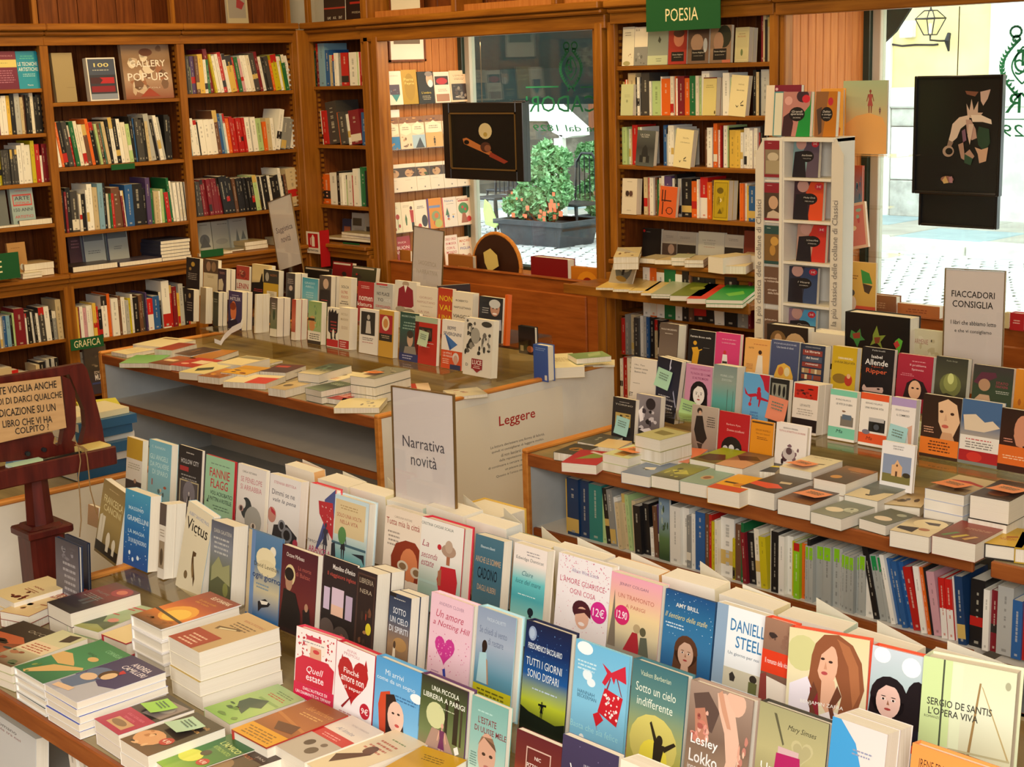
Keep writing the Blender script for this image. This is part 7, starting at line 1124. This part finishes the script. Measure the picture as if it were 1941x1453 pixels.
K1('I',445,660,600,zt+.005,'bg 8c5c34;p b8701c 60 0 100 0 100 100 40 100;e 70 22 12 9 b82838;p 4c3830 6 40 30 34 34 90 20 96;e 54 50 28 16 181418;i 54 44 34 5 d8d0c8 Delitto;i 54 51 44 5 d8d0c8 e castigo;t 54 58 30 2.6 d8d0c8 DOSTOEVSKIJ','brown and orange classic on right of the rack top',spine='d87c20')
# books and tall card behind rack, in the right window recess
zh=hit(*zp('I',650,1105),1,5.36).z
bxo('glass_ledge',(-3.97,5.27,zh-.006),(-3.28,5.44,zh-.001),'acrylic_clear',label='clear ledge behind the rack carrying the orange hill book',cat='shelf')
stand('I',480,638,640,5.30,zh,.02,'bg e8a040,ecb858;p c85c20 60 50 90 60 80 80;e 70 86 14 8 c84828','orange yellow book behind the cardboard rack')
mkbook(.2,.30,.012,'bg a8b890,b8b488,e0ac68,d89450;p e4a860 0 62 30 48 60 44 90 50 100 66 100 100 0 100;k 62 12 44 8c4c38 a85048;k 84 36 46 6c3c44 6c3c44',(hit(*zp('I',640,630),1,5.36).x,5.36,hit(*zp('I',650,1105),1,5.36).z),(0,0,.1),'pale green book with red figure on an orange hill, behind rack')
stand('I',642,1150,692,5.62,hit(1600,392,1,5.62).z,.015,'bg c87838,d8602c;b 8 3 10 6 90 94 e0a050,a83c20','narrow orange patterned book in right window recess')
stand('I',722,1190,778,5.62,hit(1625,388,1,5.62).z,.015,'bg b84c30,4c7c94;b 8 5 10 6 90 94 d8c8a0,3c6c8c','narrow red and blue book in right window recess')
mkbook(.13,.2,.015,'bg d8b49c;r 8 6 92 94 c8746c;b 8 3 12 8 88 90 e0c8a8,b84c54,8cb0a0',(hit(*zp('J',640,560),1,5.55).x,5.55,hit(*zp('J',640,560),1,5.55).z+.005),(math.radians(-8),math.radians(-12),0),'wrapped pink and green book leaning in right window recess')
mkbook(.16,.22,.01,'bg d8a850,d0a048;p 3c8c3c 54 14 80 20 90 40 60 40;p 4c3828 60 40 90 44 80 60 66 56;l 30 26 36 2 8c5c28 5;r 0 84 100 100 c84c34;e 30 80 12 14 d8c0b0;e 30 60 7 6 4c4440',(hit(*zp('J',635,930),1,5.3).x,5.3,.80),(0,0,0),'yellow book with green leaning figure at foot of right window')
a=hit(*zp('J',680,575),1,5.5); bxo('glass_ledge',(a.x-.02,5.47,a.z-.003),(a.x+.2,5.62,a.z+.003),'acrylic_clear',label='small clear ledge holding the wrapped book in right window',cat='shelf')
a=hit(*zp('J',640,235),1,5.6); bxo('glass_ledge',(a.x-.02,5.58,a.z-.003),(a.x+.2,5.7,a.z+.003),'acrylic_clear',label='small clear ledge under narrow patterned books in right window',cat='shelf')
stand('J',760,855,1020,5.38,.796,.04,'bg 8c5c3c,7c4c34;l 50 40 60 3 b08c6c 12','brown book box standing on right window sill')
a=hit(1700,583,1,5.40); mkbook(.2,.05,.03,'bg b86c38;l 50 40 60 2 8c4424 20',(a.x,5.40,.796),(0,0,0),'low orange-brown book on right window sill')
stand('J',1790,995,1835,5.36,.796,.03,'bg d8c898','cream book standing on right window sill')
stand('J',1840,995,1941,5.34,.796,.04,'bg b82028;l 50 40 60 2 f0c8c0 14','red book at right end of right window sill')
# ================================================================ LEFT WINDOW: booklets on the side boards
xs_=-6.795; gw='booklets on narrow ledges in the left shop window'
zled=[hit(785,y,0,xs_+.01).z for y in (197,281,361,437,515)]
for k,z in enumerate(zled):
    bxo('glass_ledge',(xs_-.01,5.48,z-.005),(xs_+.05,6.08,z),'acrylic_clear',label=f"{['top','second','third','fourth','lowest'][k]} clear ledge on the orange boards in left window",cat='shelf',group='ledges on the window side boards')
def V1(x,y,x2,k,spec,lab,f='E'): disp(f,x,y,x2,('A',xs_+.035,zled[k],5),spec,lab,t=.008,group=gw)
V1(190,525,305,0,'bg e8d8c4;t 50 14 60 5 b8a898 DIARIO;r 20 40 84 70 4c3c4c;b 4 3 22 44 82 66 8c5c4c,6c6c7c;p 3c8484 30 70 84 70 56 92','white booklet with dark photo, leftmost on top window ledge')
V1(305,515,418,0,'bg b8902c,a8841c;e 50 50 34 40 a07c20;t 46 28 60 9 e4cc70 Pierre;t 50 40 60 9 e4cc70 Fayre','gold booklet, second on top window ledge')
V1(425,528,540,0,'bg 241c18;e 76 24 22 24 d8a888;e 80 38 16 12 ece0d8;e 72 8 24 8 8c8078;t 50 66 60 7 d8b838 L\'ombra;l 50 76 60 3 a89878 5','black booklet with bearded man on top window ledge')
V1(545,530,658,0,'bg e8d4bc;r 6 14 92 42 3c2420;e 50 30 36 11 b82c34;l 50 56 60 2 b89078 5;r 8 72 92 96 a8785c','cream booklet with red bowl photo on top window ledge')
V1(660,520,788,0,'bg e0c098;t 52 16 60 5 8c6c4c L\'EMILIA;l 54 24 60 2 a08060 4;r 8 42 96 94 3c302c;b 14 4 10 44 94 92 8c7c6c,5c4c44,b8a898','tan booklet with group photograph on top window ledge')
for i,(x,x2,y) in enumerate(((180,285,868),(290,378,862),(378,472,856),(478,600,848),(604,700,842))):
    V1(x,y,x2,1,'bg e4c8a8;r 0 0 100 20 8c5c3c;b 4 %d 4 2 96 18 d89858,5c3c3c;p f0dcbc 4 30 50 16 96 30 96 50 50 58 4 50;l 50 32 60 2 8c7c6c 6;%s'%(i,['r 0 60 100 99 3c7cb0;b 8 3 4 66 96 98 d8a458,b88438','b 9 4 4 58 96 98 8c6c54,c89c74,6c4c3c','r 0 58 100 99 a8bcc8;p 4c4c54 20 99 60 66 90 99','r 0 54 100 99 d8a868;k 50 66 96 2c2420 2c2420','r 0 60 100 99 c89868'][i]),'city guide booklet, '+ordn(i)+' from left on second window ledge')
for i,(x,x2,y) in enumerate(((200,312,1215),(312,412,1205),(414,512,1198),(514,612,1190),(614,708,1182),(710,804,1176))):
    V1(x,y,x2,2,'bg ecd8c0;r 0 14 100 48 4c3830;e 50 34 30 14 c8986c;b 5 %d 6 16 94 46 b88c64,4c5c34,7c4434;e 58 88 5 3 8c8074;l 40 58 50 1 c8b4a0 4'%i,'identical cream booklet with painted group, '+ordn(i)+' on third ledge')
def V2(x,y,x2,k,spec,lab): V1(x,y,x2,k,spec,lab,'F')
V2(218,525,303,3,'bg ecdcb8;r 0 0 6 100 b82c2c;l 50 14 50 2 b0a080 5;e 66 48 16 9 b83424;r 64 54 68 90 5c7c3c;e 40 88 9 6 b83424;e 78 78 9 6 b83424','cream booklet with red flowers on fourth window ledge')
V2(305,518,400,3,'bg f0dcbc;l 40 12 50 2 b8a080 4;e 76 22 10 6 5c2c20;p b82c24 64 28 94 30 90 70 70 70;r 72 70 92 96 2c2420;p 4c6c3c 24 56 32 40 40 56 36 78 28 78','cream booklet with boy in red on fourth window ledge')
V2(402,505,492,3,'bg ecdcc4;l 50 20 60 2 5c4c48 5;e 76 70 24 20 3c3030;e 34 86 14 9 c83430','cream booklet with dark animal on fourth window ledge')
V2(495,492,600,3,'bg e08c28;r 0 0 12 100 5c3c7c;r 14 24 90 32 7c8cb8;e 56 60 30 18 8c9c68;e 60 58 14 9 d86c2c;e 50 82 12 8 c83430;e 70 84 26 14 b8bc5c','orange booklet with purple spine on fourth window ledge')
V2(605,485,710,3,'bg ecd8c4;r 0 0 8 100 c82c20;t 50 12 60 7 4c5c9c Natura;l 54 22 60 1 8c7c6c 3;p 3c6c44 20 60 34 34 46 60;b 6 3 12 56 90 90 c83434,3c6cac,d8b070','white booklet with toys and red spine on fourth window ledge')
V2(712,475,815,3,'bg ecd4b8;t 46 10 80 6 a83828 Piante;r 10 14 84 18 b83424;e 46 42 36 20 4c8444;e 40 38 8 5 c83c2c;e 60 46 7 5 c83c2c;p a8542c 36 58 56 58 74 92 24 92;e 80 80 16 10 c83430','white booklet with apple tree on fourth window ledge')
V2(255,775,372,4,'bg a82424,b82c28;T 50 16 50 5 f0d0c0 DUCA;T 54 30 76 9 f4dcd0 BUON;T 50 42 84 9 f4dcd0 APPETITO','red booklet with tilted white words on lowest window ledge')
V2(622,765,720,4,'bg f0d8c4;T 50 12 80 8 c82c28 ORSO ORSO;T 50 26 76 8 c82c28 IN MUSICA;T 46 40 64 8 c82c28 CON IL;T 50 54 76 8 c82c28 MONDO;e 76 74 22 12 c88c6c','white booklet with heavy red words on lowest window ledge')
V2(725,775,822,4,'bg f0d8bc;T 50 14 76 9 d86c30 MADRE;T 44 26 12 6 b83848 E;T 52 40 76 9 5c4c8c FIGLIA;e 30 80 20 20 b84c3c;e 76 80 20 20 c88c5c','white booklet with orange and violet words on lowest ledge')
# ================================================================ WALL A BOOKCASES
XS=XA-.035
def RA_(f,z,x0,toks,hm,desc,seed,d=.17,val=XS): run(f,'A',val,z,x0,toks,hm,desc,d,seed)
RA_('A',1.601,-10,'r10/20 m14/20 W28/19 W42/20 r10/18 y32/20 k36/21 s48/21 e28/19 n24/20 k26/20 k18/19 w34/21 k20/19 k50/20',20,'second shelf of first bay',21)
RA_('B',1.344,-10,'l18/19 Y28/18 d22/18 d20/18 d22/18 d20/18 d22/18 d20/18 d22/18 W42/20 W30/21 W58/20 Y34/22 r42/20 W25/14 m28/20 m30/20',19,'third shelf of first bay',22)
RA_('A',1.601,-900,'W60/20 k50 r40 e60 b50 W70 g60 k40 n60 y50 W60 k50 m40 W60 l50 d60',20,'second shelf of bay beyond the left edge',24) if 0 else None
RA_('B',1.414,540,'<7 W38/24 o22/24 k46/24 d46/24 r18/22 G38/24 w34/24 w36/22 n42/22 o28/25 k44/23 l22/22 n32/22 t14/22 e28/23 <5 k30/24 W36/25 k38/24 W32/24 w42/22 l34/21 <3 k28/25 b16/24 d36/24 d30/23 k28/24 e26/22 <8 s46/26 k30/23 W30/25 s26/24 | k44/25 k20/24',23,'second shelf of second bay',31)
RA_('B',1.063,590,'| k30/23 m20/22 k46/24 d62/22 w22/20 k48/20 W24/22 W46/25 e44/23 c48/25 k28/25 w20/19 G16/19 r24/19 <3 n76/22 m18/20 w18/20 <0 b70/23 k95/23 k24/20 v40/26 G22/20 e48/18 W24/18 l24/19 G16/19 <4 r36/17 G22/25 W26/23 <3 W26/22 k12/22 W22/22 k12/22 W22/22 k10/22 W28/22',22,'third shelf of second bay',32)
RA_('C',1.773,115,'<2 k30/22 d30/21 l10/15 v36/21 n32/21 y48/22 W26/19 G22/19 <9 m38/25 Y20/22 W34/21 W26/22 r36/23 W30/22 y56/21 r22/20 G34/20 <10 p30/19 W26/21 W26/21 w30/21 d48/22 m28/23 W32/20 k16/19 <9 d46/20 o20/18 Y52/21 W24/20 Y18/20 G28/21 <13 W52/20',21,'top shelf of third bay',33)
RA_('C',1.425,150,'<5 c28/22 W50/21 W30/20 k6/19 W50/20 W48/20 W52/20 <6 n42/25 b26/23 c24/22 W20/23 o28/20 r30/21 r28/20 r30/20 r26/20 r24/20 <5 W42/20 k8/19 W44/20 l52/19 <3 o34/17 e40/19 W28/19 | >12 W44/24 g46/18 g44/18 W46/19 W50/20 W36/19 m14/19 g44/17',20,'second shelf of third bay',34)
RA_('D',1.077,200,'<2 d28/20 d30/20 d26/20 <5 m26/21 m26/21 m26/21 m26/21 m26/21 m26/21 m28/21 <8 k46/22 k34/22 k34/21 <6 n28/20 k32/20 k34/20 k30/20 k32/20 k28/20 <7 l38/21 W18/20 k14/20 W20/20 k46/20 W22/20 k50/19 k34/20 W24/24 k22/19 n22/20 <5 e100/23',21,'third shelf of third bay',35)
run('C','B',YB+.035,1.79,1262,'| G34/21 k10/20 m22/25 c58/25 b34/21 e40/18 b18/18 W22/19 g28/19 r66/19 k10/18 W68/19 l10/19 W26/19 r10/19 W24/19 k10/18 W24/19 r18/19 m20/18',21,'top shelf of corner bay',.17,41)
run('C','B',YB+.035,1.445,1350,'<4 W22/20 r40/20 <7 d100/25 o22/19 d62/19 W24/18 m96/20 | b40/19 B24/18 e34/19 k40/20 W30/20',20,'second shelf of corner bay',.17,42)
run('D','B',YB+.035,1.086,1292,'| W40/25 W24/19 o78/18 W64/19 k26/20 W24/19 W24/18 l18/18 W50/18 r12/18 W50/22 G46/23 k90/21',19,'third shelf of corner bay',.17,43)
XL=XA+.0
RA_('K',.496,-10,'k26/17 W20/17 g20/17 b30/17 c36/17 k22/17 l18/18 m92/20 W14/17 <2 k46/18 W26/17 k22/18 W28/16 d50/19 W50/19 <1 k18/17 g34/16 e50/22 d44/20 k50/20',18,'lower shelf behind the lectern, first bay',51,val=XL)
RA_('K',.201,-20,'g60/16 e110/19 R60/17 W80/15 k70/14 e34/18 k60/19 s28/20 k22/20 s28/20 k40/20',18,'lowest shelf behind the lectern, first bay',52,val=XL)
RA_('K',.469,690,'y56/19 m14/19 W30/19 p32/18 W30/19 W26/19 y30/20 r18/18 k40/16 W54/23 o26/24 W64/21 n26/22 W38/21 s30/19 Y26/20 W20/22 k44/20 n32/21 d32/21 v14/22 R56/18 b64/19 k18/21 W70/27 r26/24 m38/23 y22/19 s42/24 k30/22 r18/14 e70/18 k90/20 W60/19',20,'lower shelf above the Grafica sign',53,val=XL)
ga_='art books facing out on the left wall bookcases'
def AF(f,x,y,x2,z,spec,lab,t=.02,val=XS+.005,**k): disp(f,x,y,x2,('A',val,z,5),spec,lab,t=t,group=ga_,**k)
AF('A',-150,475,134,1.831,'bg 7c2444,6c1c3c;t 70 12 40 4 c08898 MANUALE;r 0 22 100 42 e0cc78;l 50 30 60 1 a8985c 4;l 60 50 60 6 b07088 6','plum book with yellow band at left edge of top shelf')
AF('A',136,472,335,1.831,'bg 1c8cac,2498b4;l 50 12 70 2 58b8a8 6;T 50 34 90 10 e0ecec LE TECNICHE;T 50 48 90 10 e0ecec ARTISTICHE;l 50 60 70 2 a8d8e0 5;t 52 90 26 4 e0ecec Mursia','turquoise book with white title, top shelf of first bay')
AF('A',466,488,655,1.755,'bg a8946c,a08c64;l 76 70 40 1 8c7850 3','plain khaki slipcase at left of top shelf, second bay',t=.03)
AF('A',785,533,1048,1.755,'bg ece4dc;r 4 3 97 97 4c5468;r 4 40 97 97 3c3c48;T 50 17 52 9 e4d890 100;l 50 28 70 1 c8c8c0 4;r 8 46 90 60 b82c34;p 4c2c34 8 46 40 46 50 52 40 60 8 60;r 8 66 90 80 8c2834;r 4 84 97 97 8c94a8','white-framed book titled 100 with red buildings, top shelf',spine='e4dccc',t=.04)
AF('A',1098,402,1540,1.755,'bg a88c74,8c6c50,b09078,8c5038;b 22 4 3 3 97 97 c8b098,7c5c48,e0d0bc,a06c50;e 50 16 14 7 6c4434;T 52 36 74 12 ece4dc GALLERY;T 50 60 84 14 ece4dc POP-UPS;t 50 80 44 2.4 d8ccc0 RIZZOLI;p a04430 30 96 50 80 72 96','large glossy book reading Gallery Pop-Ups on top shelf',t=.03)
AF('B',82,372,290,1.124,'bg a8b8b4,98aca8;l 50 8 60 1 c86c68 4;r 8 18 92 48 c8504c;r 12 22 88 44 98aca8;T 50 28 66 10 3c3c4c ARTE;T 50 40 60 6 c8504c D\'ITALIA;T 50 58 84 9 4c5458 150 ANNI;T 50 76 80 7 c8504c ARTISTICI;l 50 88 70 1 4c5458 5','pale grey-green book reading Arte 150 anni, fourth shelf',t=.03)
AF('B',-80,400,45,1.124,'bg 6c706c','grey book beside the Arte book at left edge')
AF('B',58,880,225,.852,'bg b8884c,a87c44;e 34 62 22 14 5c3c24;e 70 70 12 9 c8ccc8;l 50 14 60 1 8c5c2c 4','tan illustrated book on counter at left edge',val=XS)
AF('B',612,795,735,.852,'bg 4c2c38;l 50 20 60 3 8c5c68 9','dark plum book on counter of second bay',val=XS-.12)
AF('B',742,785,945,.852,'bg 98a4a8,a8acac;r 8 6 94 26 5c646c;l 50 54 60 2 6c7478 6;r 0 0 6 100 2c3454','grey book with dark photo strip on second bay counter',val=XS-.1)
AF('B',965,765,1158,.852,'bg 98a4a8,b0b0a8;r 6 4 96 24 5c646c;l 50 48 40 2 6c7478 6;r 0 0 6 100 2c3454','second grey book with photo strip on second bay counter',val=XS-.1)
AF('D',195,695,330,.852,'bg a8a89c;l 50 8 60 1 4c4844 4;e 50 60 34 20 5c5c5c;p 4c4c4c 14 84 50 46 88 84','grey book with dark church dome on third bay counter',val=XS-.1)
AF('D',335,680,500,.852,'bg a8a89c,98988c;l 60 10 60 1 4c4844 4;e 50 70 34 10 8c8c84','plain grey book, centre of third bay counter',val=XS-.12)
AF('D',500,655,655,.852,'bg a0a4a0,989c98;l 50 8 60 1 4c4844 4;p 5c6468 30 76 40 34 52 76;p 5c6468 60 70 76 40 90 70','grey book with sailing ships on third bay counter',val=XS-.1)
disp('D',1545,650,1628,('B',YB+.14,.874,4),'bg 3c3c54,4c4c64;r 20 40 90 80 b86c4c','dark blue book with orange photo on corner bay counter',group=ga_)
disp('D',1632,595,1745,('B',YB+.14,.874,4),'bg b8b4a8;r 8 20 80 50 5c5440;r 20 60 90 90 a8a49c','grey book with landscape photo on corner bay counter',group=ga_)
disp('D',1748,600,1835,('B',YB+.12,.874,4),'bg b0a898;r 20 50 70 84 3c3834','beige grey book at right end of corner bay counter',group=ga_)
# flat books on wall A shelves/counters: helper in wall frame
gc='books lying flat on the wall bookcase counters'
def wflat(f,x0,x1,kind,z,n,t,d,col,lab,dd=0.02,ztop=None):
    p0,dr,rz,inw=wallframe(kind,XA if kind=='A' else YB,z); s0=lpar(p0,dr,zp(f,x0,0)[0]); s1=lpar(p0,dr,zp(f,x1,0)[0]); w=max(.08,s1-s0)
    for i in range(n):
        # page edge faces the room: local x (width) across the shelf
        loc=p0+dr*(s0+RN.uniform(-.004,.004))+inw*dd; loc.z=z+(i+1)*t
        lb=lab if n==1 else ((f"{lab}, top of pile") if i==n-1 else (f"{lab}, {ordn(i).replace('leftmost','lowest')} from the bottom of pile" if i else f"{lab}, bottom of pile"))
        mkbook(w,d,t-.0006,'bg '+col,loc,(-math.pi/2,0,rz+RN.uniform(-.02,.02)),lb,gc,spine=col)
wflat('B',-60,200,'A',1.124,1,.012,.17,'b8b0a0','thin grey book at left edge of fourth shelf')
wflat('B',200,500,'A',1.124,1,.03,.16,'5c4438','thick paperback on the fourth shelf of first bay')
wflat('B',250,520,'A',.852,2,.035,.16,'b89c74','beige book beside tan illustrated one')
wflat('B',190,370,'A',.852,2,.014,.2,'d0c4a8','white book in front of beige pile',-.03)
wflat('B',650,1060,'A',.852,1,.03,.2,'3c302c','wide dark book lying on second bay counter',-.02)
wflat('B',1078,1468,'A',.852,1,.024,.19,'4c4454','wide purple-black book lying on second bay counter',-.02)
wflat('B',1478,1745,'A',.852,6,.019,.22,'3c3c4c','white paged magazine on second bay counter',-.01)
wflat('D',210,345,'A',.852,1,.02,.18,'b89c74','cream book lying at left of third bay counter',-.02)
wflat('D',345,520,'A',.852,1,.014,.2,'d8c8a0','thin cream book lying on third bay counter',-.02)
wflat('D',500,680,'A',.852,1,.01,.17,'8c8474','grey booklet lying on third bay counter',.04)
wflat('D',672,880,'A',.852,2,.024,.17,'a8946c','tan book behind the Saggistica sign')
wflat('D',1000,1170,'A',.852,1,.045,.17,'a89c84','thick white paged book near room corner')
wflat('D',1360,1515,'B',.876,1,.014,.17,'b8a078','thin tan book on the corner bay counter')
wflat('D',1515,1800,'B',.876,3,.017,.17,'a08c64','beige paperback on the corner bay counter')
wflat('K',850,970,'A',.172,1,.03,.17,'c8c0b0','white book at the foot of second bay')
# posters / large books below the Grafica sign
disp('K',712,722,780,('A',XA+.02,.173,5),'bg 8c8880;t 70 16 50 6 3c3834 MAX','grey poster book leaning below the Grafica sign',group=ga_)
disp('K',762,668,965,('A',XA+.04,.173,5),'bg 5c5044,3c342c,3c3444;b 8 4 20 14 90 50 8c7c64,6c5c48;T 60 56 50 6 c8b8a8 EDVARD;T 66 66 60 12 ece4e0 MUNCH;r 20 76 96 80 3c4474','large dark exhibition book with white capitals below Grafica sign',group=ga_)
# books above the cornice
disp('C',460,-220,650,('A',XA+.03,2.161,2),'bg b0a488,a89c80;r 6 20 90 78 8c847c;r 10 20 60 30 c8c4b8;p 8c3438 50 40 86 50 70 62 44 58;r 0 78 100 100 a89c80','grey slipcase with red car photo standing above the cornice',t=.02,spine='b8b0a0',group=ga_,hh=.3)
disp('C',1365,-260,1560,('B',YB+.06,2.161,2),'bg 2c2420,3c2c24;r 0 70 100 73 a83c2c;T 24 90 16 5 c8c0b4 GAE;T 50 90 16 5 c8c0b4 AUL;T 78 90 16 5 c8c0b4 ENT','dark glossy book with thin red line above the corner cornice',t=.03,group=ga_,hh=.3)
disp('C',1568,-270,1755,('B',YB+.06,2.161,2),'bg 1c1410,2c1c18;r 20 60 84 64 a82c20;t 50 80 40 4 b8a890 MODA','black book with red line above the corner cornice',t=.03,group=ga_,hh=.3)
# dark things between middle table and corner (lower corner bay)
gd='books piled on the lower corner shelf'
for k,(x,y,x2,c,lab,h_) in enumerate((('1200',1085,1450,'2c2824','black box with white line in front of the corner',.2),('1460',1040,1640,'8c1c20','red and black book on the lower corner shelf',.2),('1640',1080,1860,'4c4c38','olive wrapped book on the lower corner shelf',.18))):
    disp('D',float(x),y,x2,('B',5.28,.66 if k else .64,10),f'bg {c},241c1c;r 4 3 90 8 d8ccc0;b 6 {k} 10 20 90 90 3c3430,a83028,2c2420',lab,t=.03,group=gd,hh=h_)
bxo('lower_corner_shelf',(-7.35,5.16,.62),(-6.75,5.38,.64),'wood_along_x',label='wooden ledge shelf in the corner below the counter',cat='shelf')
if _fc: D.objects.remove(_fc)
# books beyond the 300 that show largest: one joined object
BOOKS.sort(key=lambda b:-b[0]); KEEP=300
big=MB(); names=['printed_card','printed_matt','pages','pages_across']
for a,r in BOOKS[KEEP:]:
    Mr=Matrix.LocRotScale(r.location,r.rotation_euler,None)
    for o in list(r.children):
        me=o.data; M=Mr@Matrix.LocRotScale(o.location,o.rotation_euler,None); n=len(big.v); mi=[names.index(k.name) for k in me.materials]
        big.v+=[tuple(M@v.co) for v in me.vertices]; cols=[0.0]*(4*len(me.loops)); me.color_attributes['Col'].data.foreach_get('color',cols)
        for p in me.polygons:
            big.f.append(tuple(n+i for i in p.vertices)); big.m.append(mi[p.material_index]); big.c+=[tuple(cols[4*l:4*l+4]) for l in p.loop_indices]
        D.objects.remove(o); D.meshes.remove(me)
    D.objects.remove(r)
big.build('books',names,None,label='the many further small books filling the shelves, stacks and back rows',cat='book',kind='stuff')
